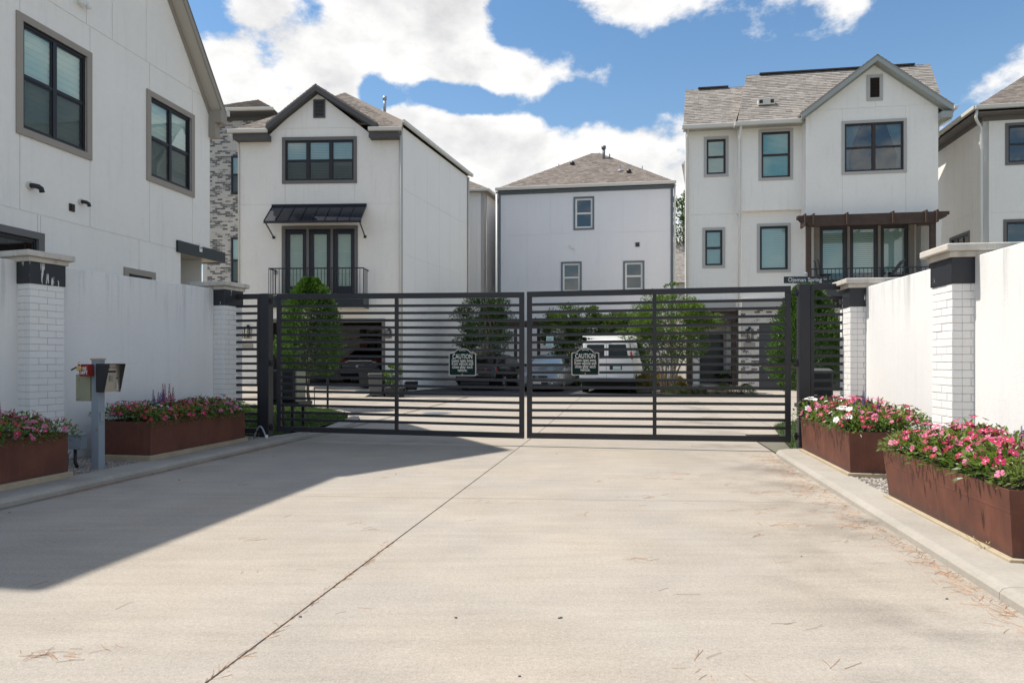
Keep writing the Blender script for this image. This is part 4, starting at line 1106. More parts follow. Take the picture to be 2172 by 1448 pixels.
m = MB(); m.beam(FB.P(-.115, 1.205, .12), FB.P(-.17, 1.175, .13), .02, .012); part('key_tag', m, M_black, t)
m = MB(); m.fbox(FK, -.03, .60, .03, .68, -.055, -.035) if False else m.hexa([W(pu+.0475, pv-.03, .60), W(pu+.058, pv-.03, .60), W(pu+.058, pv+.03, .60), W(pu+.0475, pv+.03, .60), W(pu+.0475, pv-.03, .70), W(pu+.058, pv-.03, .70), W(pu+.058, pv+.03, .70), W(pu+.0475, pv+.03, .70)]); part('junction_plate', m, M_galv, t)
# junction box at the foot of the wall
jb = at(157, 934, 7.75); c = jb; t = thing('junction_box', 'pale blue electrical box on conduits at the foot of the left wall', 'junction box', (c.x, c.y, .05))
FJ = FR((c.x, c.y), (CA, -SA))
m = MB(); m.prism(FJ, [(-.095, .27), (.075, .27), (.095, .43), (-.095, .43)], -.10, .0); part('box', m, M_post, t, bevel=.004)
m = MB(); m.fbox(FJ, -.105, .43, .10, .445, -.11, .01); part('lid', m, M_post, t)
m = MB(); m.tube([FJ.P(-.03, .27, -.05), FJ.P(-.03, .12, -.05), FJ.P(0.0, .05, -.05)], .018, 8); part('conduit_black', m, M_plastic, t, smooth=True)
m = MB(); m.tube([FJ.P(-.11, .04, -.02), FJ.P(-.10, .20, -.02), FJ.P(-.04, .24, .01)], .013, 8); part('conduit_grey', m, M_galv, t, smooth=True)

# ================================================================== PINE NEEDLES, SMALL LITTER
rn = random.Random(21)
def needles(name, label, pts_fn, n, L=(.07, .16), w=.0022):
    mb = MB()
    for _ in range(n):
        p, a0, z = pts_fn(); a = a0+rn.gauss(0, .5); l = rn.uniform(*L); cv = rn.gauss(0, .25); tn = rn.random()
        q = [Vector((p.x, p.y, z))]
        for k in range(3): a += cv*.5; q.append(q[-1]+Vector((math.cos(a), math.sin(a), 0))*l/3+Vector((0, 0, rn.uniform(-.001, .002))))
        for k in range(3):
            d = (q[k+1]-q[k]).normalized(); s = Vector((-d.y, d.x, 0))*w
            mb.face([q[k]-s, q[k+1]-s, q[k+1]+Z3*w*1.2, q[k]+Z3*w*1.2], tn); mb.face([q[k]+Z3*w*1.2, q[k+1]+Z3*w*1.2, q[k+1]+s, q[k]+s], tn)
    o = link(name, mb.mesh(name, M_needle)); o['kind'] = 'stuff'; o['label'] = label; o['category'] = 'pine needles'
def f_kerb():
    v = rn.uniform(2.2, 9.8); dens = rn.random()
    c = 1.885-abs(rn.gauss(0, .07 if v < 5.2 else .17)); 
    return W(c, v), RAD(80)+rn.gauss(0, .6), .002
cl = [(1.0+rn.uniform(-.9, .9), rn.uniform(5.3, 8.6)) for _ in range(7)]
def f_clump():
    u, v = rn.choice(cl); u = min(1.87, u); return W(u+rn.gauss(0, .13), v+rn.gauss(0, .06)), rn.gauss(0, .4), .002
cl2 = [(rn.uniform(-5, 1.7), rn.uniform(1.6, 7.5)) for _ in range(60)]
def f_road():
    u, v = rn.choice(cl2); return W(u+rn.gauss(0, .05), v+rn.gauss(0, .03)), (hash(round(u*10)) % 7)*.4, .002
def f_joint(): v = rn.uniform(2.4, 4.6)**1; return W(UJ+rn.gauss(0, .007), v), RAD(80), .0
def f_lkerb(): v = rn.uniform(5.5, 9.5); return W(UL+.03+abs(rn.gauss(0, .035)), v), RAD(80)+rn.gauss(0, .5), .002
c3 = W(-1.95, 2.25)
def f_pile(): return Vector((-2.02+rn.gauss(0, .07), 2.93+rn.gauss(0, .03), 0)), rn.gauss(0, .7), .002
needles('pine_needles', 'orange pine needles drifted along the right kerb', f_kerb, 700, (.05, .12), .0010)
needles('pine_needles', 'thin clumps of pine needles on the right half of the drive', f_clump, 90, (.05, .12), .0010)
needles('pine_needles', 'scattered single pine needles across the concrete drive', f_road, 150, (.05, .13), .0009)
needles('pine_needles', 'pine needles caught in the long expansion joint', f_joint, 110, (.04, .08), .0010)
needles('pine_needles', 'brown needles along the foot of the left kerb', f_lkerb, 300, (.04, .09), .0010)
needles('pine_needles', 'small heap of needles at the bottom left of the drive', f_pile, 26, (.05, .10), .0009)
mb = MB()
for (x, y) in ((1102, 1434), (967, 1310), (637, 1308), (2050, 1212), (2008, 1270), (1190, 1310), (380, 1018), (1180, 962), (1186, 1311), (20, 1087), (580, 968), (840, 1005), (1280, 925), (1468, 946), (1700, 1180)):
    p = G(x, y); r = rn.uniform(.004, .007); mb.sphere(p+Z3*r*.5, r, 6, 4, (1.4, 1, .7), rn.random()*.2)
o = link('pebbles', mb.mesh('pebbles', M_plasticg)); o['kind'] = 'stuff'; o['label'] = 'few dark pebbles lying loose on the drive'; o['category'] = 'pebbles'
mb = MB()
for (u, v, r) in ((1.995, 3.32, .030), (2.035, 3.30, .026), (2.01, 3.40, .020), (2.0, 3.62, .012), (1.985, 3.46, .010)):
    p = W(u, v); n_ = 10; mb.face([(p.x+r*math.cos(a)*rn.uniform(.6, 1.2), p.y+r*.8*math.sin(a)*rn.uniform(.6, 1.2), .0715) for a in [k*.628 for k in range(10)]])
o = link('paint_drip', mb.mesh('paint_drip', M_whitep)); o['label'] = 'white paint spots on the right kerb'; o['category'] = 'paint spots'
# weeds at the foot of the near right planter
mb = MB(); rw = random.Random(4)
for (x, y, h) in ((2095, 1160, .09), (2088, 1166, .06), (2065, 1150, .05), (2140, 1180, .05), (2160, 1188, .06), (2040, 1130, .03)):
    p = G(x, y, .07)
    for k in range(22):
        a = rw.random()*6.28; leafface(mb, p+Vector((math.cos(a), math.sin(a), 0))*rw.uniform(0, .05)+Z3*rw.uniform(0, h*.7), Vector((math.cos(a), math.sin(a), rw.uniform(.1, 1.5))), Z3, rw.uniform(.012, .03), .006, rw.random())
o = link('weeds', mb.mesh('weeds', L_gold)); o['kind'] = 'stuff'; o['label'] = 'dry weeds growing between kerb and near right planter'; o['category'] = 'weeds'
# ================================================================== HOUSES
def gutter(name, a, b, parent, m, w=.12, h=.12, top=0):
    """rectangular gutter with a small lip along a->b (world points at its outer top edge)"""
    mb = MB(); mb.beam(a, b, w, h); return part(name, mb, m, parent, bevel=.015)
def board(name, a, b, parent, m, w, h): mb = MB(); mb.beam(a, b, w, h); return part(name, mb, m, parent)
def quadslab(name, pts, parent, m, n, th):
    mb = MB(); n = Vector(n).normalized()*th; P = [Vector(p) for p in pts]; Q = [p+n for p in P]; mb.face(P[::-1]); mb.face(Q)
    k = len(P)
    for i in range(k): j = (i+1) % k; mb.face([P[i], P[j], Q[j], Q[i]])
    return part(name, mb, m, parent)
def plain(F, s0, z0, s1, z1, o0, o1, parent, m, name='wall'):
    mb = MB(); mb.fbox(F, s0, z0, s1, z1, o0, o1); return part(name, mb, m, parent)
def door(F, s0, z0, s1, z1, parent, m, gl, cov=1.0, rail=.14, stile=.115, handle=False, sp=.045, o=-.05, blind=True, glass=None, style='slat'):
    mb = MB(); mb.fbox(F, s0, z0, s0+stile, z1, o-.045, o); mb.fbox(F, s1-stile, z0, s1, z1, o-.045, o); mb.fbox(F, s0+stile, z0, s1-stile, z0+rail*1.6, o-.045, o); mb.fbox(F, s0+stile, z1-rail, s1-stile, z1, o-.045, o)
    d = part('door', mb, m, parent)
    a, b, c, e = s0+stile, z0+rail*1.6, s1-stile, z1-rail
    g = MB(); g.face([F.P(a, b, o-.02), F.P(c, b, o-.02), F.P(c, e, o-.02), F.P(a, e, o-.02)]); part('pane', g, glass or G_win, d)
    bl = MB(); z = e-.02; zb = e-(e-b)*cov
    while z > zb:
        if style == 'slat': bl.face([F.P(a+.01, z-sp*.46, o-.06), F.P(c-.01, z-sp*.46, o-.06), F.P(c-.01, z+sp*.46, o-.078), F.P(a+.01, z+sp*.46, o-.078)]); z -= sp
        else:
            bl.fbox(F, a+.01, z-.075, c-.01, z, o-.07, o-.065); bl.fbox(F, a+.01, z-.10, c-.01, z-.075, o-.08, o-.076, .2); z -= .10
    part('blind', bl, M_blind, d)
    mb = MB(); mb.fbox(F, s0, z0, s1, z1, o-.5, o-.48); part('room_recess', mb, M_inside, d)
    if handle:
        h = MB(); h.fbox(F, s1-.08, z0+1.0, s1-.04, z0+1.2, o, o+.012); h.beam(F.P(s1-.06, z0+1.05, o+.04), F.P(s1-.16, z0+1.05, o+.04), .015, .015); part('handle', h, M_black, d)
    return d
def railing(F, s0, s1, z0, z1, o0, o1, parent, step, sides=True, name='railing'):
    mb = MB(); mb.fbox(F, s0, z1-.04, s1, z1, o1-.04, o1); mb.fbox(F, s0, z0+.06, s1, z0+.09, o1-.035, o1-.005)
    if sides:
        for s in (s0, s1-.04): mb.fbox(F, s, z1-.04, s+.04, z1, o0, o1-.041); mb.fbox(F, s+.005, z0+.06, s+.035, z0+.09, o0, o1-.041)
    r = part(name, mb, M_black, parent)
    n = int((s1-s0)/step)
    for k in range(n+1):
        s = s0+(s1-s0-.016)*k/n; m = MB(); m.fbox(F, s, z0+.09, s+.016, z1-.041, o1-.03, o1-.014); part('baluster', m, M_black, r)
    if sides:
        k = int((o1-o0)/step)
        for s in (s0+.012, s1-.028):
            for q in range(1, k):
                o = o0+(o1-o0)*q/k; m = MB(); m.fbox(F, s, z0+.09, s+.016, z1-.041, o-.008, o+.008); part('baluster', m, M_black, r)
    return r
def lantern(F, px0, py0, px1, py1, label, parent=None, o=.0):
    s0, z0, s1, z1 = F.rect(px0, py0, px1, py1); cs = (s0+s1)/2; w = (s1-s0)/2; c = F.P(cs, z0, o)
    t = thing('wall_lantern', label, 'wall lantern', tuple(c), 'black cage lanterns on house walls')
    m = MB(); m.fbox(F, cs-.05, z1-.20, cs+.05, z1+.02, o, o+.02); m.beam(F.P(cs, z1-.05, o+.02), F.P(cs, z1-.05, o+.12), .02, .02)
    part('wall_plate', m, M_black, t)
    m = MB()
    for a in (-w, -w*.35, w*.35, w):
        for oo in (.05, .19): m.fbox(F, cs+a-.008, z0, cs+a+.008, z1-.06, o+oo-.006, o+oo+.006)
    for z in (z0, z1-.08): m.fbox(F, cs-w, z, cs+w, z+.016, o+.045, o+.20)
    part('cage', m, M_black, t)
    m = MB(); m.cyl(F.P(cs, z0+.016, o+.12), F.P(cs, z1-.08, o+.12), w*.45, 10); part('glass_tube', m, M_lampw, t, smooth=True)
    return t
def louver(F, r, parent, frame, m, tw=.06):
    mb = MB(); mb.fbox(F, r[0], r[1], r[2], r[1]+tw, 0, .035); mb.fbox(F, r[0], r[3]-tw, r[2], r[3], 0, .035); mb.fbox(F, r[0], r[1]+tw, r[0]+tw, r[3]-tw, 0, .035); mb.fbox(F, r[2]-tw, r[1]+tw, r[2], r[3]-tw, 0, .035)
    v = part('attic_vent', mb, frame, parent); k = MB(); k.fbox(F, r[0]+tw, r[1]+tw, r[2]-tw, r[3]-tw, .001, .005); part('backing', k, M_black, v)
    z = r[1]+tw+.02
    while z < r[3]-tw-.02:
        k = MB(); P = F.P; a, b = r[0]+tw, r[2]-tw
        k.hexa([P(a, z, .03), P(b, z, .03), P(b, z+.03, .006), P(a, z+.03, .006), P(a, z+.01, .034), P(b, z+.01, .034), P(b, z+.04, .010), P(a, z+.04, .010)]); part('louver', k, m, v); z += .05
    return v

# ------------------------------------------------------------------ house 1: two storeys, long wall on the left
U1 = -9.27
F1 = FR((W(U1, 0).x, W(U1, 0).y), (SA, CA))
c = W(U1-3, 9); h1 = thing('house', 'tall off white stucco house at the left edge with two big black framed windows', 'house', (c.x, c.y, 0))
OV = .30; F1o = F1.off(OV)
zp = 12.45; vp = 9.86; vf = 14.02; zf_ = 6.90; vn = 7.25; zn = 10.02
w1 = F1.rect(33, 19, 193, 345); zt = F1.px(30, 20)[1]; zb = F1.px(37, 283)[1]; w1 = (w1[0], zb, w1[2], zt)
w2 = (F1.S(310), F1.px(313, 383)[1], F1.S(411), F1.px(308, 187)[1])
w3t = F1.px(92, 496)[1]; w3 = (F1.S(92)-2.3, w3t-1.0, F1.S(92), w3t)
w4 = (F1.S(262), F1.px(262, 566)[1]-.8, F1.S(328), F1.px(262, 566)[1])
zj1 = F1.px(430, 205)[1]; zj2 = F1.px(380, 530)[1]
vc = F1.S(445)
ent = (F1.S(383), -.5, vc+1, F1.px(378, 534)[1]+.02)
m_f = (zp-zf_)/(vf-vp)
ovz = .30
poly1 = [(3.42, -.2), (vc, -.2), (vc, zp-(vc-vp)*m_f-ovz), (vp, zp-ovz-.1), (vn, zn-ovz), (3.42, zn-ovz)]
holes1 = [inset(w1, .11), inset(w2, .11), inset(w3, .11), inset(w4, .11), ent]
S1 = F1.S
wall(F1, poly1, holes1, [(-.2, zj2, [S1(80), S1(190)-1.0, S1(295)]), (zj2, zj1, [S1(42), S1(191), S1(317), S1(408)]), (zj1, 13, [S1(183), S1(310), S1(403), S1(238)])], M_stucco_w, h1)
for r in (w1, w2): window(F1, r, .11, h1, 2, 2, M_frame_b, M_trim_t, 'zebra', True, fw=.05, mull=.07)
for r in (w3, w4): window(F1, r, .11, h1, 2, 1, M_frame_b, M_trim_t if r is w4 else M_trim_g, None, fw=.05)
# other walls
mb = MB(); 
c0, c1, c2, c3 = W(U1-.2, 3.42), W(U1-8, 3.42), W(U1-8, vc), W(U1-.2, vc)
def vwall(a, b, z0, z1): mb.face([(a.x, a.y, z0), (b.x, b.y, z0), (b.x, b.y, z1), (a.x, a.y, z1)])
vwall(c0, c1, -.2, zn-.3); vwall(c1, c2, -.2, 7.0); vwall(c2, c3, -.2, zp-(vc-vp)*m_f-ovz)
mb.face([W(U1-.21, 3.42, 2.9), W(U1-8, 3.42, 2.9), W(U1-8, vc-2, 2.9), W(U1-.21, vc-2, 2.9)])
part('rear_wall', mb, M_stucco_w, h1)
# entry recess under the canopy
mb = MB(); P = F1.P
a, b, t_ = ent[0], vc-.02, ent[3]
mb.face([P(a, 0, -.2), P(a, 0, -1.8), P(a, t_, -1.8), P(a, t_, -.2)]); mb.face([P(a, 0, -1.8), P(b, 0, -1.8), P(b, t_, -1.8), P(a, t_, -1.8)]); mb.face([P(a, t_, -.2), P(a, t_, -1.8), P(b, t_, -1.8), P(b, t_, -.2)])
part('entry_recess', mb, M_stucco_2, h1)
# roof
U0o = U1+OV
def W1(u, v, z): return W(u, v, z)
roof_plane([W1(U0o, vf, zf_), W1(U0o-9, vf, zf_), W1(U0o-9, vp, zp), W1(U0o, vp, zp)], h1, M_shingle, shingles=False)
roof_plane([W1(U0o, vn, zn), W1(U0o-9, vn, zn), W1(U0o-9, vp, zp), W1(U0o, vp, zp)], h1, M_shingle, shingles=False)
roof_plane([W1(U0o, 3.38, 9.86), W1(U0o, vn+.1, 9.86), W1(U0o-5, vn+.1, 11.7), W1(U0o-5, 3.38, 11.7)], h1, M_shingle, shingles=False)
# rake boards and soffit
def rake(F, pts, parent, m, ms, h=.22, ov=.30, th=.035, soffit=True, drop=.05, msl=None, frz=.16):
    """pts: (s,z) polyline of the upper edge at the outer plane"""
    for i in range(len(pts)-1):
        (a, z0), (b, z1) = pts[i], pts[i+1]
        mb = MB(); P = F.P; o1 = ov; o0 = ov-th
        mb.hexa([P(a, z0-h, o1), P(b, z1-h, o1), P(b, z1-h, o0), P(a, z0-h, o0), P(a, z0-drop, o1), P(b, z1-drop, o1), P(b, z1-drop, o0), P(a, z0-drop, o0)]); part('rake_board', mb, m, parent)
        if soffit:
            mb = MB(); mb.hexa([P(a, z0-h+.02, o0), P(b, z1-h+.02, o0), P(b, z1-h+.02, .0), P(a, z0-h+.02, .0), P(a, z0-h+.05, o0), P(b, z1-h+.05, o0), P(b, z1-h+.05, .0), P(a, z0-h+.05, .0)]); part('soffit', mb, ms, parent)
            mb = MB(); g = frz; mb.hexa([P(a, z0-h-g, .022), P(b, z1-h-g, .022), P(b, z1-h-g, .0005), P(a, z0-h-g, .0005), P(a, z0-h+.019, .022), P(b, z1-h+.019, .022), P(b, z1-h+.019, .0005), P(a, z0-h+.019, .0005)]); part('frieze_board', mb, msl or m, parent)
rake(F1, [(vp, zp+.02), (vf, zf_+.02)], h1, M_trim_t, M_soffit, .26, OV, msl=M_trim_t)
rake(F1, [(vn, zn+.02), (vp, zp+.02)], h1, M_trim_t, M_soffit, .26, OV, msl=M_trim_t)
mb = MB(); mb.fbox(F1, vc-.05, zf_-.30, vf+.02, zf_-.04, -.05, OV+.002); mb.fbox(F1, vc-.05, zf_-.62, vc+.12, zf_-.301, -.05, OV*.55); part('eave_return', mb, M_trim_t, h1)
gutter('gutter', F1.P(vf+.06, zf_-.02, OV+.02), F1.P(vf+.06, zf_-.02, -4), h1, M_cream)
board('eave_board', W(U0o, 3.4, 9.76), W(U0o, vn, 9.76), h1, M_trim_t, .05, .2)
# canopy: its road-side fascia is nearly flush with the wall and runs on past the house corner
FC = F1.off(.05)
cs0, cs1 = FC.S(378), FC.S(478); ctz = FC.px(378, 509)[1]; cbz = FC.px(378, 534)[1]
cn = thing('entry_canopy', 'dark teal flat canopy over the side entry of the left house', 'canopy', tuple(F1.P(cs0, cbz, 0)))
mb = MB(); mb.fbox(F1, cs0, cbz, cs1, ctz, .003, .05); mb.fbox(F1, cs1-.05, cbz, cs1, ctz, -2.4, .002); part('fascia', mb, M_teal, cn)
mb = MB(); mb.fbox(F1, ent[0]+.01, cbz+.02, cs1-.051, cbz+.06, -1.75, .002); part('underside', mb, M_soffit, cn)
mb = MB(); P = F1.P; mb.hexa([P(vc+.03, ctz, -.1), P(cs1-.1, ctz, -.1), P(cs1-.1, ctz, -2.4), P(vc+.03, ctz, -2.4), P(vc+.03, ctz+.24, -.5), P(cs1-.2, ctz+.10, -.5), P(cs1-.2, ctz+.10, -2.4), P(vc+.03, ctz+.24, -2.4)]); part('top', mb, M_trim_d, cn)
q = FC.rect(423, 526, 428.5, 535); mb = MB(); mb.fbox(FC, q[0], q[1], q[2], q[1]+.17, .001, .008); part('plaque', mb, M_whitep, cn)
mb = MB(); mm = (q[0]+q[2])/2; mb.prism(FC, [(mm-.02, q[1]+.06), (mm+.045, q[1]+.085), (mm-.02, q[1]+.11)], .0085, .011); part('plaque_mark', mb, M_black, cn)
# vents and fittings
def elbow(px_, py, s=1.0, lab=''):
    s0, z = F1.px(px_, py); t = thing('exhaust_pipe', lab, 'exhaust pipe', tuple(F1.P(s0, z, 0)), 'black exhaust elbows on the left house')
    m = MB(); m.cyl(F1.P(s0, z, .0), F1.P(s0, z, .03), .085*s, 16); part('collar', m, M_cream, t, smooth=False)
    m = MB(); m.tube([F1.P(s0, z, .03), F1.P(s0+.02*s, z, .10*s), F1.P(s0+.05*s, z-.01, .16*s), F1.P(s0+.08*s, z-.05*s, .20*s), F1.P(s0+.09*s, z-.12*s, .21*s)], .05*s, 12); part('elbow', m, M_plastic, t, smooth=True)
elbow(62, 394, .78, 'larger black exhaust elbow below the first big window'); elbow(170, 428, .62, 'smaller black exhaust elbow right of the brown vent')
s0, z0, s1_, z1 = F1.rect(146, 431, 157, 450); t = thing('wall_vent', 'small square brown vent between the two exhaust elbows', 'wall vent', tuple(F1.P(s0, z0, 0)))
mb = MB(); mb.fbox(F1, s0, z0, s1_, z1, 0, .02); part('frame', mb, M_brickv, t)
for k in range(4): mb = MB(); zz = z0+.03+k*(z1-z0-.04)/4; mb.fbox(F1, s0+.02, zz, s1_-.02, zz+.02, .021, .035); part('slat', mb, M_black, t)
s0, z0 = F1.px(170, 7); t = thing('floodlight', 'small white fixture high on the left house', 'floodlight', tuple(F1.P(s0, z0, 0)))
mb = MB(); mb.cyl(F1.P(s0, z0, 0), F1.P(s0, z0, .04), .06, 12); part('base', mb, M_white, t)
for d_ in (-.08, .08): mb = MB(); mb.sphere(F1.P(s0+d_, z0-.03, .09), .05, 10, 6); part('lamp_head', mb, M_white, t, smooth=True)

# ------------------------------------------------------------------ house 6: brick house seen between house 1 and 2
F6 = FR(((548-1086)/FL*28, 28), (1, -.045))
c = F6.P(0, 0); h6 = thing('house', 'narrow grey brick house in the gap behind the left houses', 'house', (c.x, c.y+3, .3))
a6, b6 = F6.S(430), F6.S(640); ze6 = F6.px(500, 250)[1]
wa = F6.rect(492, 332, 530, 411); wb = F6.rect(492, 505, 530, 600)
plain(F6, a6, .2, b6, ze6, -.2, 0, h6, M_mortl)
brick_field(F6, (F6.S(440), F6.px(500, 660)[1], F6.S(545), ze6), [wa, wb], h6, M_brick6, L=.20, hgt=.062, joint=.014)
for r in (wa, wb):
    w_, _ = window(F6, r, .0, h6, 1, 2, M_frame_b, None, 'zebra' if r is wb else 'slat', True, depth=.0)
    for ch in [w_]+list(w_.children): ch.location = Vector((F6.n.x, F6.n.y, 0))*.10 if ch is w_ else ch.location
mb = MB(); mb.fbox(F6, a6, .2, a6+.2, ze6, -8, -.2); mb.fbox(F6, b6-.2, .2, b6, ze6, -8, -.2); mb.fbox(F6, a6, .2, b6, ze6, -8.2, -8); part('rear_wall', mb, M_mortl, h6)
ov = .45; sL, sR_ = F6.S(425, ov), F6.S(578, ov)
apx = F6.px(548, 212, -3.0)
sL2 = F6.S(418, ov)
roof_plane([F6.P(sL2, ze6+.22, ov), F6.P(sR_, ze6+.22, ov), F6.P(apx[0], apx[1], -3.0)], h6, M_shingle)
roof_plane([F6.P(sL2, ze6+.22, -8.4), F6.P(sL2, ze6+.22, ov), F6.P(apx[0], apx[1], -3.0), F6.P(apx[0], apx[1], -5)], h6, M_shingle, shingles=False)
roof_plane([F6.P(sR_, ze6+.22, ov), F6.P(sR_, ze6+.22, -8.4), F6.P(apx[0], apx[1], -5), F6.P(apx[0], apx[1], -3.0)], h6, M_shingle, shingles=False)
gutter('gutter', F6.P(sL, ze6+.16, ov+.05), F6.P(sR_+.05, ze6+.16, ov+.05), h6, M_cream)
board('frieze_board', F6.P(a6, ze6-.02, .04), F6.P(b6, ze6-.02, .04), h6, M_trim_d, .06, .22)
mb = MB(); mb.fbox(F6, sL, ze6+.05, sR_, ze6+.09, -.1, ov); part('soffit', mb, M_trim_d, h6)

# ------------------------------------------------------------------ house 2: gabled house, centre left
Y2 = 25.0
F2 = FR(((851-1086)/FL*Y2, Y2), (1, -.045)); S2 = F2.S
F2s = FR(((851-1086)/FL*Y2, Y2), (.279, .96))
c = F2.P(-3, 0); h2 = thing('house', 'three storey white stucco house with gable, black awning and balcony left of centre', 'house', (c.x, c.y+3, .45))
zE = F2.px(540, 291)[1]; ap = F2.px(671, 196); gl, gr = F2.px(566, 287), F2.px(790, 287)
W2 = F2.rect(598.5, 292, 757, 388.5); D2 = (S2(598), F2.px(600, 640)[1], S2(759), F2.px(600, 480)[1])
G2 = (S2(545), .40, S2(817), F2.px(700, 676)[1]); L2 = F2.rect(665, 212, 690, 250.5)
zd = F2.px(600, 622)[1]; D2 = (D2[0], zd, D2[2], D2[3])
poly2 = [(S2(509), .2), (0, .2), (0, zE), (gr[0], zE), (ap[0], ap[1]), (gl[0], zE), (S2(509), zE)]
tw2 = .115
hl2 = [inset(W2, tw2), (D2[0]+tw2, zd-.02, D2[2]-tw2, D2[3]-tw2), (G2[0]+.12, -.5, G2[2]-.12, G2[3]-.12)]
zA, zB = F2.px(670, 272)[1], F2.px(670, 433)[1]; zC = F2.px(670, 660)[1]
wall(F2, poly2, hl2, [(.2, zC, [S2(604), S2(753)]), (zC, zB, []), (zB, zA, [S2(605), S2(752)]), (zA, 13, [S2(677)])], M_stucco_2, h2)
window(F2, W2, tw2, h2, 3, 2, M_frame_b, M_trim_g, 'slat', True, fw=.05, mull=.11, sp=.06)
louver(F2, L2, h2, M_trim_d, M_trim_d, .05)
# french doors
mb = MB(); mb.fbox(F2, D2[0], D2[3]-tw2, D2[2], D2[3], -.05, .03); mb.fbox(F2, D2[0], zd, D2[0]+tw2, D2[3]-tw2, -.05, .029); mb.fbox(F2, D2[2]-tw2, zd, D2[2], D2[3]-tw2, -.05, .029)
da, db = D2[0]+tw2, D2[2]-tw2; dw = (db-da-2*.09)/3
for k in (1, 2): x = da+k*dw+(k-1)*.09; mb.fbox(F2, x, zd, x+.09, D2[3]-tw2, -.05, .02)
part('door_trim', mb, M_trim_g, h2)
for k in range(3): x = da+k*(dw+.09); door(F2, x+.004, zd, x+dw-.004, D2[3]-tw2-.004, h2, M_navy, None, 1.0, stile=.15, rail=.16, handle=(k == 0), style='zebra', o=-.03)
# balcony
bo = .75; Fb = F2.off(bo); bs0, bs1 = Fb.S(569), Fb.S(771); bz = Fb.px(600, 568)[1]; bf0 = Fb.px(600, 652)[1]; bf1 = Fb.px(600, 628)[1]
mb = MB(); mb.fbox(F2, bs0, bf0, bs1, bf1, .001, bo); part('balcony_slab', mb, M_teal, h2)
mb = MB(); mb.fbox(F2, bs0+.03, bf0-.02, bs1-.03, bf0-.001, .001, bo-.03); part('balcony_soffit', mb, M_cream, h2)
railing(F2, bs0, bs1, bf1, bz, .01, bo-.002, h2, .125)
mb = MB(); mb.cyl(F2.P(S2(585), zd+.75, .0), F2.P(S2(585), zd+.75, .08), .07, 10); part('spigot', mb, M_galv, h2)
# awning
aw = .80; Fa = F2.off(aw); as0, as1 = S2(577.5), S2(778); az1 = F2.px(600, 437)[1]; az0 = Fa.px(600, 470)[1]
awn = thing('awning', 'black standing seam metal awning over the balcony doors', 'awning', tuple(F2.P(as0, az0, 0)))
P = F2.P; n_ = 8; sp_ = (as1-as0)/n_
mb = MB(); mb.hexa([P(as0, az0, aw), P(as1, az0, aw), P(as1, az1-.03, .0), P(as0, az1-.03, .0), P(as0, az0+.03, aw), P(as1, az0+.03, aw), P(as1, az1, .0), P(as0, az1, .0)])
part('sheet', mb, M_awn, awn)
for k in range(n_+1):
    s = as0+k*sp_; s = min(max(s, as0+.012), as1-.012); mb = MB(); mb.hexa([P(s-.012, az0+.031, aw), P(s+.012, az0+.031, aw), P(s+.012, az1+.001, .0), P(s-.012, az1+.001, .0), P(s-.008, az0+.065, aw), P(s+.008, az0+.065, aw), P(s+.008, az1+.035, .0), P(s-.008, az1+.035, .0)]); part('seam', mb, M_awn, awn)
mb = MB(); mb.fbox(F2, as0-.005, az1-.04, as1+.005, az1+.05, .0005, .05); part('flashing', mb, M_awn, awn)
mb = MB(); mb.fbox(F2, as0, az0-.05, as1, az0-.001, aw-.05, aw); part('front_bar', mb, M_black, awn)
bzz = F2.px(600, 503)[1]
for s in (as0+.06, as1-.06):
    mb = MB(); mb.beam(P(s, az0-.02, aw-.03), P(s, bzz, .03), .035, .035); mb.fbox(F2, s-.05, bzz-.06, s+.05, bzz+.03, 0, .03); part('bracket', mb, M_black, awn)
# garage
g0, g1, gt = G2[0]+.12, G2[2]-.12, G2[3]-.12
mb = MB(); mb.fbox(F2, G2[0], gt, G2[2], G2[3], -.05, .03); mb.fbox(F2, G2[0], .4, g0, gt, -.05, .029); mb.fbox(F2, g1, .4, G2[2], gt, -.05, .029); part('garage_trim', mb, M_trim_g, h2)
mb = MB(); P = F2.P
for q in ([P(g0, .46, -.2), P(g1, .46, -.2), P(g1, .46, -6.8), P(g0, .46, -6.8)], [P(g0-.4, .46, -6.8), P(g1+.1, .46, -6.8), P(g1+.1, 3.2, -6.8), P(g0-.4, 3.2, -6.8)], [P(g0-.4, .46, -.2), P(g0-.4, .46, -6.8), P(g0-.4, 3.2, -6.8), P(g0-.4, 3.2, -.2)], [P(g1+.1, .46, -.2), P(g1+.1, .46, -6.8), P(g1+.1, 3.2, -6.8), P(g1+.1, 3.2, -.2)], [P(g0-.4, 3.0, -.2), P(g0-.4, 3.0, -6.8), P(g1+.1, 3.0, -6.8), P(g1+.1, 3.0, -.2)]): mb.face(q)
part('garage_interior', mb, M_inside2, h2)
sh = thing('storage_shelf', 'dark metal shelves with boxes at the back of the open garage', 'shelf', tuple(P((g0+g1)/2, .46, -6.4)))
sa, sb_ = g1-2.6, g1-.2
for z in (.9, 1.4, 1.9, 2.4): mb = MB(); mb.fbox(F2, sa, z, sb_, z+.03, -6.7, -6.2); part('shelf', mb, M_trim_d, sh)
for s in (sa, (sa+sb_)/2, sb_-.04): mb = MB(); mb.fbox(F2, s, .46, s+.04, 2.6, -6.2, -6.16); part('upright', mb, M_galv, sh)
rb = random.Random(8)
for z in (.93, 1.43, 1.93, 2.43):
    s = sa+.08
    while s < sb_-.4:
        w_ = rb.uniform(.2, .45); mb = MB(); mb.fbox(F2, s, z, s+w_, z+rb.uniform(.18, .4), -6.65, -6.25)
        bx_ = single('storage_box', mb, rb.choice((M_brickv, M_wood, M_trim_g, M_red, M_plasticg)), 'storage box on the shelf in the open garage', 'box', tuple(P(s, z, -6.4)), 'boxes on the garage shelf'); s += w_+rb.uniform(.05, .2)
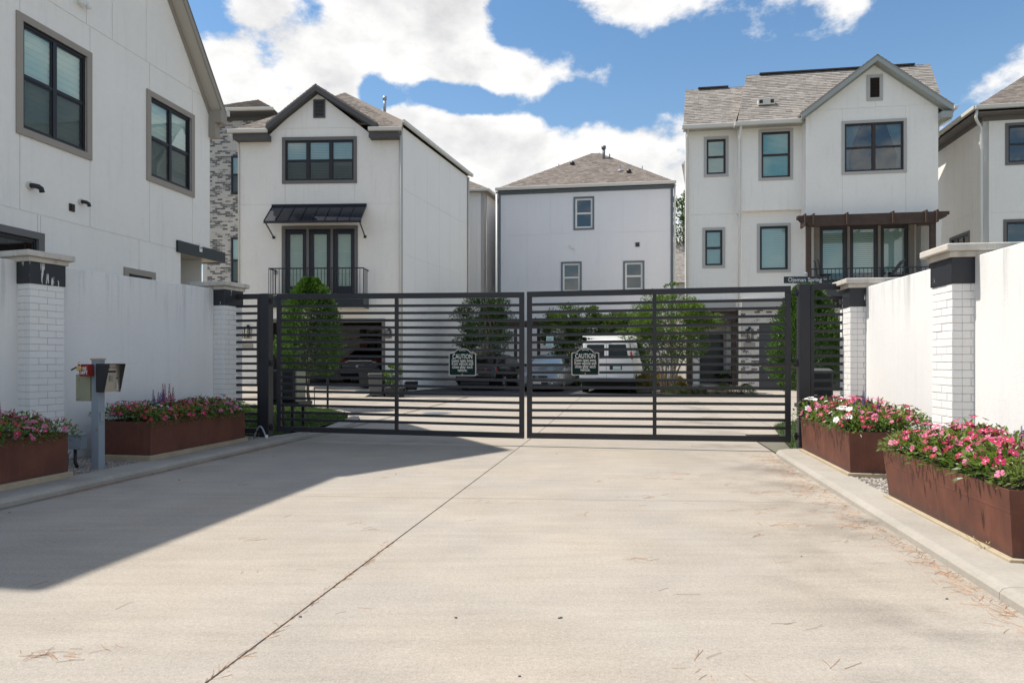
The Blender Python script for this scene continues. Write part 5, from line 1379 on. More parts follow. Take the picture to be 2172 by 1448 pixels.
lantern(F2, 519, 690, 534, 717, 'black cage lantern seen through the fence panel left of the garage')
lantern(F2, 820, 696, 831, 717, 'black cage lantern right of the open garage')
q = F2.rect(512, 729, 537, 741); mb = MB(); mb.fbox(F2, *q, 0, .03); part('number_plate', mb, M_trim_t, h2)
# side wall with panels
L2s = F2s.S(992) 
zs0, zs1 = F2s.px(860, 268)[1], F2s.px(985, 372)[1]; zs = (zs0+zs1)/2; zs = zE+.33
j1 = F2s.px(857, 402)[1]; j2 = F2s.px(855, 539)[1]
ps = [(0, .2), (L2s, .2), (L2s, zs), (0, zs)]
js = [1.22*k for k in range(1, 7)]
wall(F2s, ps, [], [(.2, j2, js), (j2, j1, js), (j1, zs, js)], M_panel_side, h2, gap=.010)
mb = MB(); mb.fbox(F2s, -.02, .2, .10, zs, .001, .02); mb.fbox(F2s, L2s-.10, .2, L2s, zs, .001, .02); part('corner_board', mb, M_trim_l, h2)
mb = MB(); BL = F2.P(S2(509), 0, -.2); BR = F2s.P(L2s, 0, -.2); BLb = F2.P(S2(509), 0, -6.5)
for a, b in ((BL, BLb), (BLb, BR)): mb.face([(a.x, a.y, .2), (b.x, b.y, .2), (b.x, b.y, zE), (a.x, a.y, zE)])
mb.face([(BL.x, BL.y, 3.3), (F2.P(0, 0, -.2).x, F2.P(0, 0, -.2).y, 3.3), (BR.x, BR.y, 3.3), (BLb.x, BLb.y, 3.3)]); part('rear_wall', mb, M_stucco_2, h2)
pipe_path('downspout', [F2.P(-.02, zE-.05, .06), F2.P(-.02, .5, .06)], .038, M_cream, h2)
pipe_path('downspout', [F2.P(S2(509)-.25, zE, .25), F2.P(S2(509)-.05, zE-.25, .02), F2.P(S2(509)-.03, zE-.6, .03), F2.P(S2(509)-.03, .5, .03)], .035, M_cream, h2)
pipe_path('downspout', [F2s.P(L2s-.06, zs-.05, .07), F2s.P(L2s-.06, .4, .07)], .038, M_cream, h2)
# roof: main hip behind the gable
ov2 = .38; F2o = F2.off(ov2)
eL = F2o.px(484, 278); eR = (F2o.S(851)+.02, eL[1]); zr = eL[1]
PK = F2.px(731, 197, -3.6)
pk = F2.P(PK[0], PK[1], -3.6); bk_ = F2s.P(L2s+.2, zs+.1, .12)
fr_ = F2.P(eR[0], zr, ov2); fl_ = F2.P(eL[0], zr, ov2); sr_ = F2s.P(-.15, zs+.14, .13)
rend = pk+(F2s.P(3.2, 0)-F2s.P(0, 0))

hipL = lambda o: eL[0]+(PK[0]-eL[0])*(ov2-o)/(ov2+3.6)
hipR = lambda o: eR[0]+(PK[0]-eR[0])*(ov2-o)/(ov2+3.6)
zpl = lambda o: zr+(PK[1]-zr)*(ov2-o)/(ov2+3.6)
oq = -.12; P = F2.P
roof_plane([fl_, P(gl[0]+.04, zr, ov2), P(gl[0]+.04, zpl(oq), oq), P(hipL(oq), zpl(oq), oq)], h2)
roof_plane([P(gr[0]-.04, zr, ov2), fr_, P(hipR(oq), zpl(oq), oq), P(gr[0]-.04, zpl(oq), oq)], h2)
roof_plane([P(hipL(oq), zpl(oq), oq), P(hipR(oq), zpl(oq), oq), pk], h2)
roof_plane([fr_, sr_, pk], h2, shingles=False)
roof_plane([sr_, bk_, rend, pk], h2, shingles=False)
blc = F2.P(eL[0], zr, -8); roof_plane([bk_, blc, rend], h2, shingles=False); roof_plane([blc, fl_, pk, rend], h2, shingles=False)
gutter('gutter', F2s.P(-.2, zs+.10, .16), F2s.P(L2s+.2, zs+.10, .16), h2, M_cream, .12, .13)
for (x0, x1) in ((484, 568), (782, 852)):
    a, b = F2o.S(x0), F2o.S(x1); gutter('gutter', F2.P(a, zr-.03, ov2+.06), F2.P(b, zr-.03, ov2+.06), h2, M_cream, .12, .13)
    a2, b2 = max(F2o.S(x0), S2(509)-.1), min(b, -.0)
    mb = MB(); mb.fbox(F2, a2, zr-.30, b2-.02, zr-.10, .001, ov2); part('boxed_eave', mb, M_trim_d, h2)
# front gable roof
GO = .28; GL, GR, GA = F2.px(563, 262, GO), F2.px(798, 257, GO), F2.px(668.5, 178, GO)
gz_ = (GL[1]+GR[1])/2; GL = (GL[0], gz_-.02); GR = (GR[0], gz_-.02)
for (e, sgn) in ((GL, -1), (GR, 1)): roof_plane([F2.P(e[0], e[1], GO), F2.P(e[0], e[1], -2.6), F2.P(GA[0], GA[1], -3.6), F2.P(GA[0], GA[1], GO)], h2, M_shingle)
rake(F2, [GL, GA], h2, M_trim_d, M_trim_d, .24, GO-.001, frz=.03); rake(F2, [GA, GR], h2, M_trim_d, M_trim_d, .24, GO-.001, frz=.03)
pipe_path('flue_pipe', [at(816, 240, 29), at(816, 209, 29)], .06, M_galv, h2); pipe_path('flue_cap', [at(816, 212, 29), at(816, 205.5, 29)], .085, M_galv, h2)

# ------------------------------------------------------------------ house 7: narrow sliver between house 2 and 3
Y7 = 35.0; F7 = FR(((1026-1086)/FL*Y7, Y7), (1, -.045)); F7s = FR(((1026-1086)/FL*Y7, Y7), (.279, .96))
c = F7.P(-2, 0); h7 = thing('house', 'sliver of a white panelled house between the two middle houses', 'house', (c.x, c.y+3, .5)); zE7 = F7.px(1010, 408)[1]
wall(F7, [(-5, .2), (0, .2), (0, zE7), (-5, zE7)], [], [(.2, F7.px(1000, 598)[1], [F7.S(1011)]), (F7.px(1000, 598)[1], F7.px(1000, 499)[1], [F7.S(1011)]), (F7.px(1000, 499)[1], zE7, [F7.S(1011)])], M_panel_side, h7)
wall(F7s, [(0, .2), (7, .2), (7, zE7), (0, zE7)], [], [(.2, F7s.px(1030, 600)[1], [1.2, 2.4, 3.6]), (F7s.px(1030, 600)[1], F7s.px(1030, 510)[1], [1.2, 2.4, 3.6]), (F7s.px(1030, 510)[1], zE7, [1.2, 2.4, 3.6])], M_panel_side, h7)
mb = MB(); mb.fbox(F7, -.14, .2, 0, zE7, .001, .02); mb.fbox(F7s, 0, .2, .10, zE7, .001, .02); part('corner_board', mb, M_trim_l, h7)
pf = [F7.P(-5.2, zE7+.1, .3), F7.P(.3, zE7+.1, .3), F7s.P(7.3, zE7+.1, .3)]; pk7 = F7.P(-2.6, zE7+1.9, -2.6)
roof_plane([pf[0], pf[1], pk7], h7); roof_plane([pf[1], pf[2], pk7], h7, shingles=False); roof_plane([pf[2], F7.P(-5.2, zE7+.1, -7.5), pk7], h7, shingles=False)
gutter('gutter', F7.P(-5, zE7+.05, .33), F7.P(.33, zE7+.05, .33), h7, M_cream); gutter('gutter', F7s.P(-.2, zE7+.05, .33), F7s.P(7.3, zE7+.05, .33), h7, M_cream)
pipe_path('downspout', [F7s.P(.2, zE7, .08), F7s.P(.2, .3, .08)], .04, M_cream, h7)

# ------------------------------------------------------------------ house 3: cool white panelled house, centre
F3 = FR(((1240-1086)/FL*33, 33), (1, -.16)); S3 = F3.S
c = F3.P(0, 0); h3 = thing('house', 'cool white panelled house with hipped roof in the centre behind the vehicles', 'house', (c.x, c.y+4, .5))
aL, aR = S3(1058), S3(1427); zE3 = F3.px(1240, 402)[1]
wins3 = [F3.rect(1216.5, 418, 1260.5, 487), F3.rect(1190, 555.5, 1234, 622), F3.rect(1322, 553.5, 1367, 617.5)]
tw3 = .085
za, zb_ = F3.px(1240, 495)[1], F3.px(1240, 596)[1]
jv = [S3(x) for x in (1068, 1118, 1167, 1218, 1269, 1321, 1372)]
wall(F3, [(aL, .2), (aR, .2), (aR, zE3), (aL, zE3)], [inset(r, tw3) for r in wins3], [(.2, zb_, jv), (zb_, za, jv), (za, zE3, jv)], M_panel_blue, h3, gap=.016)
for r in wins3: window(F3, r, tw3, h3, 1, 2, M_frame_w, M_trim_bl, None, False, G_dark, fw=.06)
mb = MB(); mb.fbox(F3, aL-.02, .2, aL+.10, zE3-.12, .001, .03); mb.fbox(F3, aR-.10, .2, aR+.02, zE3-.12, .001, .03); mb.fbox(F3, aL-.04, zE3-.12, aR+.04, zE3, .001, .035); part('trim_board', mb, M_trim_bl, h3)
mb = MB(); a, b = F3.P(aL, 0, -.2), F3.P(aL, 0, -8.2); d_, e_ = F3.P(aR, 0, -8.2), F3.P(aR, 0, -.2)
for p, q in ((a, b), (b, d_), (d_, e_)): mb.face([(p.x, p.y, .2), (q.x, q.y, .2), (q.x, q.y, zE3), (p.x, p.y, zE3)])
part('rear_wall', mb, M_panel_blue, h3)
ov3 = .16; zr3 = zE3+.16; e0, e1 = F3.P(aL-.12, zr3, ov3), F3.P(aR+.12, zr3, ov3)
pA, pB = F3.px(1254, 326, -4.0), F3.px(1272, 326, -4.0); A3, B3 = F3.P(pA[0], pA[1], -4.0), F3.P(pB[0], pA[1], -4.0)
roof_plane([e0, e1, B3, A3], h3, M_shingle, expo=.15)
roof_plane([e1, F3.P(aR+.12, zr3, -8.3), B3], h3, M_shingle, shingles=False); roof_plane([F3.P(aR+.12, zr3, -8.3), F3.P(aL-.12, zr3, -8.3), A3, B3], h3, shingles=False); roof_plane([F3.P(aL-.12, zr3, -8.3), e0, A3], h3, M_shingle, shingles=False)
gutter('gutter', F3.P(aL-.14, zr3-.03, ov3+.06), F3.P(aR+.14, zr3-.03, ov3+.06), h3, M_cream, .13, .14)
mb = MB(); mb.fbox(F3, aL-.14, zE3-.02, aR+.14, zE3+.02, .036, ov3); part('soffit', mb, M_trim_bl, h3)
pipe_path('downspout', [F3.P(aR+.08, zE3, .1), F3.P(aR+.08, .4, .1)], .045, M_cream, h3); pipe_path('downspout', [F3.P(aL-.09, zE3, .1), F3.P(aL-.09, .4, .1)], .045, M_white, h3)
def on_roof3(x, y): return at(x, y, 33+2.2)
for (x, y0, y1, r) in ((1280.5, 345, 314, .075), (1293, 345, 327, .03), (1362, 372, 352, .03), (1185, 365, 348, .03), (1196, 360, 347, .02)): pipe_path('vent_pipe', [at(x, y0, 36), at(x, y1, 36)], r, M_pipe, h3)
pipe_path('flue_cap', [at(1280.5, 316, 36), at(1280.5, 310, 36)], .12, M_pipe, h3)
pl3n = (e1-e0).cross(A3-e0).normalized()
def hit3(x, y):
    d = Vector(((x-1086)/FL, 1, (770-y)/FL)); o = Vector((0, 0, H)); t = (e0-o).dot(pl3n)/d.dot(pl3n); return o+d*t
for (x, y) in ((1214, 350), (1334, 367)): q = hit3(x, y); mb = MB(); mb.sphere(q+Z3*.08, .13, 10, 6, (1, 1, .9)); part('roof_vent', mb, M_black, h3, smooth=True)
q = hit3(1315, 363); mb = MB(); mb.cyl(q-Z3*.05, q+Z3*.30, .035, 8); mb.tube([q-Z3*.02, q+Z3*.08], [.16, .05], 10); part('vent_pipe', mb, M_galv, h3)
q = F3.rect(1210, 519, 1218, 527.5); mb = MB(); mb.fbox(F3, *q, .0, .05); mb.fbox(F3, q[0]+.05, q[1]+.04, q[2]-.05, q[3]-.05, .0505, .06); part('vent_hood', mb, M_white, h3)
q = F3.rect(1348, 514.5, 1356.5, 523); mb = MB(); mb.fbox(F3, *q, .0, .04); part('vent_hood', mb, M_brickv, h3)

# ------------------------------------------------------------------ house 4: right-hand gabled house
Y4 = 24.5
RO = -2.9
F4 = FR(((1850-1086)/FL*Y4, Y4), (1, -.155)); S4 = F4.S
c = F4.P(-2, 0); h4 = thing('house', 'three storey white stucco house with grey gable and timber pergola balcony on the right', 'house', (c.x, c.y+4, .25))
FM = F4.off(-.45); FM2 = F4.off(-.62); FLL = F4.off(-.85)
tw4 = .10
# gable bay
zg0 = F4.px(1850, 453)[1]; sa4, sb4 = S4(1709), S4(1990)
zs4 = F4.px(1850, 236)[1]; gA = F4.px(1860, 131)
zsL = F4.px(1715, 243)[1]; zsR = F4.px(1985, 225)[1]; zs4 = (zsL+zsR)/2
W4 = F4.rect(1785, 258, 1923, 366); L4 = F4.rect(1838, 160, 1872, 213)
zj = F4.px(1850, 228)[1]
wall(F4, [(sa4, zg0), (sb4, zg0), (sb4, zs4), (gA[0], gA[1]), (sa4, zs4)], [inset(W4, tw4)], [(zg0, zj, [S4(1787), S4(1921)]), (zj, 14, [S4(1857)])], M_stucco_w, h4)
window(F4, W4, tw4, h4, 2, 2, M_frame_br, M_trim_l, 'curtain', False, G_dark, fw=.05, mull=.09)
louver(F4, L4, h4, M_trim_l, M_frame_br, .11)
plain(F4, sa4-.02, zg0, sa4, zs4, -2, -.2, h4, M_stucco_w, 'side_wall'); plain(F4, sb4-.2, zg0-4.5, sb4, zs4, -5.6, -.201, h4, M_stucco_w, 'side_wall')
mb = MB(); mb.fbox(F4, sa4, zg0-.02, sb4, zg0, -1.4, -.001); part('bay_soffit', mb, M_stucco_w, h4)
# mid bay
m0, m1 = FM.S(1572), FM.S(1712); zmE = FM.px(1640, 262)[1]; zm0 = FM.px(1640, 446)[1]
Wm = FM.rect(1609, 276, 1682, 381)
wall(FM, [(m0, zm0), (m1, zm0), (m1, zmE), (m0, zmE)], [inset(Wm, tw4)], [(zm0, zmE, [])], M_stucco_w, h4)
window(FM, Wm, tw4, h4, 1, 2, M_frame_br, M_trim_l, 'slat', False, G_teal, fw=.05)
n0, n1 = FM2.S(1572), FM2.S(1722); Wn = FM2.rect(1605.5, 475, 1677, 577); zn0 = FM2.px(1640, 655)[1]
wall(FM2, [(n0, zn0), (n1, zn0), (n1, zm0+.05), (n0, zm0+.05)], [inset(Wn, tw4)], [(zn0, zm0+.05, [])], M_stucco_w, h4)
window(FM2, Wn, tw4, h4, 1, 1, M_frame_b, M_trim_l, 'slat', False, fw=.06, sp=.07)
# left bay
l0, l1 = FLL.S(1454), FLL.S(1574); zlE = FLL.px(1510, 276)[1]
Wl = FLL.rect(1493, 291.5, 1545, 374); Wl2 = FLL.rect(1490, 483.5, 1538, 568); zl0 = FLL.px(1510, 655)[1]
zjl = FLL.px(1510, 455)[1]
wall(FLL, [(l0, zl0), (l1, zl0), (l1, zlE), (l0, zlE)], [inset(Wl, tw4), inset(Wl2, tw4)], [(zl0, zjl, []), (zjl, zlE, [])], M_stucco_w, h4)
for r in (Wl, Wl2): window(FLL, r, tw4, h4, 1, 2, M_frame_br if r is Wl else M_frame_b, M_trim_l, 'slat', False, fw=.05)
q_ = FLL.P(l0, 0); F4s = FR((q_.x, q_.y), (.285, .958))
plain(F4s, .2, .3, 5.2, zlE, .0, .2, h4, M_stucco_w, 'side_wall'); plain(FLL, l0+.9, .3, l0+8.6, 9, -5.2, -5.0, h4, M_stucco_w, 'rear_wall')
mb = MB(); zq = FLL.px(1500, 268, .35)[1]; zr_ = F4.px(1500, 189, RO)[1]
for so in (0, .2): mb.face([F4s.P(.2, zq-.3, .2-so), F4s.P(2.0, zr_-.12, .2-so), F4s.P(5.2, zq-.3, .2-so)])
part('gable_wall', mb, M_stucco_w, h4)
plain(FLL, l1-.2, zm0-.05, l1, zlE, -.2, .30, h4, M_stucco_w, 'side_wall')
# side gutter and downspout of the lower roof on the far left side
gs0, gz0, gz1_ = l0-.20, FLL.px(1450, 372)[1], FLL.px(1450, 325)[1]
mb = MB(); Q = F4s.P; mb.hexa([Q(1.2, gz0+.25, -.12), Q(4, gz0+.25, -.12), Q(4, gz0, .0), Q(1.2, gz0, .0), Q(1.2, gz1_, -.12), Q(4, gz1_, -.12), Q(4, gz1_+.15, .0), Q(1.2, gz1_+.15, .0)]); part('side_eave', mb, M_trim_l, h4)
gutter('gutter', F4s.P(1.2, gz1_-.03, -.16), F4s.P(4, gz1_-.03, -.16), h4, M_white, .09, .11)
# belt above the ground floor
mb = MB(); za_ = FM2.px(1640, 633)[1]; zb2 = FM2.px(1640, 657)[1]
mb.fbox(FM2, n0, zb2, n1+.0, za_, .001, .10); mb.fbox(FLL, l0, zb2+.0, l1-.25, za_, .001, .10); part('belt_course', mb, M_trim_l, h4)
# lower floor: brick, garage door
gA0, gA1 = FM2.S(1610), FM2.S(1800); zg1 = FM2.px(1700, 688)[1]; bs_ = (FM2.S(1569), .25, FM2.S(1970), zn0)
gh = (gA0, 0, gA1, zg1)
mb = MB(); cells(mb, FM2, [(bs_[0], .1), (bs_[2], .1), (bs_[2], zn0), (bs_[0], zn0)], [gh], bs_[0], .1, bs_[2], zn0, -.2, -.001); part('ground_floor_wall', mb, M_mortl, h4)
brick_field(FM2, bs_, [gh], h4, M_brick4, L=.20, hgt=.062, joint=.012)
gd = MB(); gd.fbox(FM2, gA0, .24, gA1, zg1, -.12, -.10); gdo = part('garage_door', gd, M_char, h4)
nn_ = 6; ph = (zg1-.24)/nn_
for k in range(nn_): mb = MB(); mb.fbox(FM2, gA0+.01, .25+k*ph, gA1-.01, .24+(k+1)*ph-.008, -.0999, -.08); part('door_section', mb, M_char, gdo)
mb = MB(); mb.fbox(FM2, gA0-.02, zg1, gA1+.02, zg1+.05, -.1, .03); part('lintel', mb, M_brickv, h4)
# porch at the far left of the ground floor
pz1 = FLL.px(1510, 657)[1]
Fp = FLL.off(-1.4)
mb = MB(); mb.fbox(Fp, l0-.2, .2, l1+.2, pz1, -.2, -.001); part('porch_wall', mb, M_stucco_w, h4)
mb = MB(); mb.fbox(FLL, l0, pz1, l1, pz1+.05, -1.4, -.01); part('porch_ceiling', mb, M_wood, h4)
for (x0, x1, m_, F_) in ((1457, 1468, M_wood, FLL), (1553, 1561, M_wood, FLL), (1470, 1483, M_stucco_w, FLL.off(-.5)), (1541, 1553, M_stucco_w, FLL.off(-.9))):
    a, b = F_.S(x0), F_.S(x1); mb = MB(); mb.fbox(F_, a, .2, b, pz1, -.25, -.0); part('porch_post', mb, m_, h4)
mb = MB(); mb.fbox(FLL, l0, pz1-.45, l1-.05, pz1-.001, -.18, -.02); part('porch_beam', mb, M_wood, h4)
dq = Fp.rect(1485, 706, 1534, 815); mb = MB(); mb.fbox(Fp, dq[0], .45, dq[2], dq[3], 0, .05); fd = part('front_door', mb, M_black, h4)
for k in range(5): mb = MB(); z = .75+k*.38; mb.fbox(Fp, dq[0]+.14, z, dq[2]-.14, z+.16, .0505, .056); part('door_glass', mb, M_carglass, fd)
mb = MB(); mb.fbox(FLL, l0, .2, l1-.1, .42, -1.4, -.0); part('porch_step', mb, M_kerb, h4)
mb = MB(); mb.fbox(FLL, FLL.S(1500), .2, FLL.S(1545), .33, .001, .40); part('brick_step', mb, M_brickv, h4)
# balcony zone: recessed wall, french doors
FR4 = F4.off(-1.35); r0, r1 = FR4.S(1722), FR4.S(1978)
zbf = FR4.px(1830, 612)[1]; zrt = zg0
D4 = (FR4.S(1738), zbf, FR4.S(1928), FR4.px(1830, 478)[1]); tt = .10
D4o = (D4[0]-tt, zbf, D4[2]+tt, D4[3]+tt)
wall(FR4, [(r0-.3, zbf-.4), (r1+.3, zbf-.4), (r1+.3, zrt+.1), (r0-.3, zrt+.1)], [D4], [(zbf-.4, zrt+.1, [])], M_stucco_w, h4)
mb = MB(); mb.fbox(FR4, D4o[0]-.08, D4[3], D4o[2]+.08, D4[3]+.2, -.01, .03); mb.fbox(FR4, D4o[0]-.08, zbf, D4[0], D4[3], -.01, .029); mb.fbox(FR4, D4[2], zbf, D4o[2]+.08, D4[3], -.01, .029)
dw = (D4[2]-D4[0]-2*.09)/3
for k in (1, 2): x = D4[0]+k*dw+(k-1)*.09; mb.fbox(FR4, x, zbf, x+.09, D4[3], -.05, .02)
part('door_trim', mb, M_trim_t, h4)
for k in range(3): x = D4[0]+k*(dw+.09); door(FR4, x+.004, zbf, x+dw-.004, D4[3]-.004, h4, M_char, None, .80, stile=.13, rail=.14, handle=(k == 0), sp=.075, o=-.03)
mb = MB(); mb.fbox(F4, S4(1712), zbf-.42, S4(1990), zbf, -1.36, .42); part('balcony_floor', mb, M_char, h4)
mb = MB(); mb.fbox(F4, S4(1990)-.2, zbf-.4, S4(1990), zg0, -1.35, -.9); part('side_wall', mb, M_stucco_w, h4)
# pergola (on the balcony)
po = .45; Fq = F4.off(po); pg = thing('pergola', 'dark stained timber pergola over the balcony of the right house', 'pergola', tuple(F4.P(0, zbf, po)))
pb0, pb1 = Fq.px(1850, 477)[1], Fq.px(1850, 453.5)[1]; pb1 = pb0+ (pb1-pb0)
e0_, e1_ = Fq.S(1691), Fq.S(2012)
def beam_profile(F, a, b, z0, z1, o0, o1):
    h = z1-z0; pts = [(a+.42, z0), (b-.42, z0), (b-.40, z0+h*.12), (b-.34, z0+h*.15), (b-.32, z0+h*.30), (b-.20, z0+h*.38), (b-.10, z0+h*.52), (b-.06, z0+h*.68), (b, z0+h*.70), (b, z1), (a, z1), (a, z0+h*.70), (a+.06, z0+h*.68), (a+.10, z0+h*.52), (a+.20, z0+h*.38), (a+.32, z0+h*.30), (a+.34, z0+h*.15), (a+.40, z0+h*.12)]
    mb = MB(); mb.prism(F, pts, o0, o1); return mb
part('beam', beam_profile(F4, e0_, e1_, pb0, pb1, po+.02, po+.07), M_wood, pg)
part('beam', beam_profile(F4, e0_, e1_, pb0, pb1, po-.14, po-.09), M_wood, pg)
for x in (1715.5, 1979): s = Fq.S(x); mb = MB(); mb.fbox(F4, s-.09, zbf-.02, s+.09, pb1-.06, po-.089, po+.019); part('post', mb, M_wood, pg)
for x in (1706, 1724, 1795, 1892, 1962, 1985):
    s = Fq.S(x); mb = MB(); mb.fbox(F4, s-.028, pb0+.02, s+.028, pb1+.05, .01, po+.16); part('rafter', mb, M_wood, pg)
s = Fq.S(1955); mb = MB(); mb.fbox(F4, s-.12, pb0-.07, s+.28, pb0-.001, po-.08, po+.01); part('brace', mb, M_wood, pg)
rz = Fq.px(1850, 567)[1]
railing(F4, Fq.S(1721), Fq.S(1973), zbf, rz, 0, po+.0, h4, .135, sides=False)
# patio chair
ch = thing('patio_chair', 'grey patio chair behind the railing of the right balcony', 'chair', tuple(F4.P(S4(1893), zbf, -.6)))
s = FR4.S(1893); P = FR4.P; mb = MB(); mb.hexa([P(s-.25, zbf+.4, .75), P(s+.25, zbf+.4, .75), P(s+.25, zbf+.4, .30), P(s-.25, zbf+.4, .30), P(s-.25, zbf+.44, .75), P(s+.25, zbf+.44, .75), P(s+.25, zbf+.44, .30), P(s-.25, zbf+.44, .30)]); part('seat', mb, M_trim_g, ch)
mb = MB(); mb.hexa([P(s-.20, zbf+.44, .34), P(s-.20, zbf+.44, .76), P(s-.24, zbf+.44, .76), P(s-.24, zbf+.44, .34), P(s+.17, zbf+.95, .34), P(s+.17, zbf+.95, .76), P(s+.12, zbf+.95, .76), P(s+.12, zbf+.95, .34)]); part('backrest', mb, M_trim_g, ch)
for a in (-.22, .20):
    for b in (.34, .70): mb = MB(); mb.fbox(FR4, s+a, zbf, s+a+.03, zbf+.4, b, b+.03); part('leg', mb, M_black, ch)
ch = thing('bistro_chair', 'black curved metal chair at the left end of the right balcony', 'chair', tuple(F4.P(S4(1735), zbf, -.6)))
s = FR4.S(1738); mb = MB(); mb.tube([P(s-.2, zbf, .9), P(s-.22, zbf+.45, .9), P(s-.28, zbf+.95, .9), P(s-.33, zbf+1.02, .9)], .015, 6); mb.tube([P(s-.2, zbf, .5), P(s-.22, zbf+.45, .5), P(s-.28, zbf+.95, .5), P(s-.33, zbf+1.02, .5)], .015, 6); part('back_frame', mb, M_black, ch)
mb = MB(); mb.cyl(P(s, zbf+.44, .7), P(s, zbf+.46, .7), .24, 14); part('seat', mb, M_black, ch)
for a in (.18,):
    for b in (.52, .88): mb = MB(); mb.tube([P(s+a, zbf, b), P(s+a, zbf+.44, b)], .013, 6); part('leg', mb, M_black, ch)
# roofs
rg = F4.px(1780, 151, RO); zrid = rg[1]
em = FM.px(1640, 259, .40); el = FLL.px(1500, 268, .35)
q0, q1 = FM.S(1559, .40), FM.off(.4).S(1712)
s_rr = F4.px(1973, 135, RO)[0]; s_r2 = F4.off(-.05).S(2000)
sM0 = FM.S(1566, .40)-.05
P4 = F4.P; omid = -.45+.40; olft = -.85+.35
sright = sb4+.30
ridL = F4.px(1583, 163, RO); ridR = F4.px(1973, 135, RO); zrid = (ridL[1]+ridR[1])/2
roof_plane([P4(sM0, em[1], omid), P4(sright, em[1], omid), P4(ridR[0], zrid, RO), P4(ridL[0], zrid, RO)], h4, M_shingle2, expo=.145, tw=.30)
roof_plane([P4(ridR[0]+.5, em[1], -5.9), P4(ridL[0]+.5, em[1], -5.9), P4(ridL[0], zrid, RO), P4(ridR[0], zrid, RO)], h4, M_shingle2, shingles=False)
rl = (F4.px(1454, 190, RO)[0], F4.px(1500, 189, RO)[1]); lx0 = FLL.S(1449, .35)
roof_plane([P4(lx0, el[1], olft), P4(sM0-.002, el[1], olft), P4(ridL[0]-.002, rl[1], RO), P4(rl[0], rl[1], RO)], h4, M_shingle2, expo=.145, tw=.30)
roof_plane([P4(ridL[0]+.5, el[1], -5.9), P4(rl[0]+.6, el[1], -5.9), P4(rl[0], rl[1], RO), P4(ridL[0], rl[1], RO)], h4, M_shingle2, shingles=False)
board('ridge_vent', P4(ridL[0]+.5, zrid+.02, RO), P4(ridL[0]+5.6, zrid+.02, RO), h4, M_ridge, .25, .05); board('ridge_vent', P4(ridR[0]-1.9, zrid+.02, RO), P4(ridR[0]-.6, zrid+.02, RO), h4, M_ridge, .25, .05)
board('ridge_vent', P4(rl[0]+.5, rl[1]+.02, RO), P4(rl[0]+1.7, rl[1]+.02, RO), h4, M_ridge, .25, .05)
mb = MB(); mb.face([P4(sM0+.02, em[1], omid-.02), P4(ridL[0]+.4, em[1], -5.85), P4(ridL[0]+.01, zrid-.02, RO)]); part('roof_step_wall', mb, M_cream, h4)
gutter('gutter', P4(q0-.02, em[1]-.02, omid+.07), P4(S4(1700)+.0, em[1]-.02, omid+.07), h4, M_cream, .13, .14)
gutter('gutter', P4(lx0-.05, el[1]-.02, olft+.07), P4(sM0+.0, el[1]-.02, olft+.07), h4, M_cream, .13, .14)
mb = MB(); mb.fbox(FM, q0, zmE-.02, m1, em[1]-.06, .001, .38); part('soffit', mb, M_sage, h4)
mb = MB(); mb.fbox(FLL, l0-.1, zlE-.02, l1, el[1]-.06, .001, .33); part('soffit', mb, M_sage, h4)
o4 = .32
gL, gR, gP = F4.px(1700, 244, o4), F4.px(2024, 216, o4), F4.px(1861.5, 115, o4); zz4 = (gL[1]+gR[1])/2; gL = (gL[0], zz4); gR = (gR[0], zz4)
for e in (gL, gR): roof_plane([P4(e[0], e[1], o4), P4(e[0], e[1], -.9), P4(gP[0], gP[1], -2.5), P4(gP[0], gP[1], o4)], h4, M_shingle2)
rake(F4, [gL, gP], h4, M_sage, M_sage, .22, o4-.001, frz=.05); rake(F4, [gP, gR], h4, M_sage, M_sage, .22, o4-.001, frz=.05)
mb = MB(); mb.face([P4(sb4-.01, em[1]-.3, -.3), P4(ridR[0]-.25, zrid-.12, RO), P4(sb4-.3, em[1]-.3, -5.7)]); part('gable_wall', mb, M_stucco_w, h4)
gutter('gutter', P4(gR[0]+.05, gR[1]-.10, o4+.05), P4(gR[0]+.05, gR[1]-.10, -1.0), h4, M_cream)
mb = MB(); mb.fbox(F4, sb4, gR[1]-.42, gR[0]-.02, gR[1]-.20, -1.0, o4-.04); part('boxed_eave', mb, M_sage, h4)
pipe_path('downspout', [P4(gR[0]+.02, gR[1]-.2, .15), P4(gR[0]-.02, gR[1]-.45, .12), P4(sb4+.05, gR[1]-.62, -.1), P4(sb4+.05, gR[1]-1.0, -.12)], .045, M_white, h4)
rv4 = F4.px(1625, 231, -1.0); mb = MB(); cc = P4(rv4[0], 0, 0)
zv = em[1]+(zrid-em[1])*((-1.0-omid)/(RO-omid)); s_ = rv4[0]
mb.fbox(F4, s_-.30, zv+.0, s_+.30, zv+.22, -1.25, -.9); rvt = part('roof_vent', mb, M_cream, h4)
for a in (-.26, .14): mb = MB(); mb.fbox(F4, s_+a, zv+.05, s_+a+.12, zv+.18, -.899, -.89); part('mesh', mb, M_black, rvt)
ds = FM.S(1568); pipe_path('downspout', [FM.P(ds, em[1]-.05, .40), FM.P(ds, em[1]-.35, .15), FM.P(ds, em[1]-.6, .05), FM.P(ds, .4, .05)], .05, M_white, h4)
ds = FLL.S(1457.5); pipe_path('downspout', [FLL.P(ds, el[1]-.05, .35), FLL.P(ds, el[1]-.4, .08), FLL.P(ds, 3.2, .05)], .045, M_white, h4)
lantern(FM2, 1584, 694, 1596, 720, 'black cage lantern on the whitewashed brick beside the grey garage door')
q = FM2.rect(1577, 727, 1602, 738); mb = MB(); mb.fbox(FM2, *q, .012, .03); part('number_plate', mb, M_trim_t, h4)

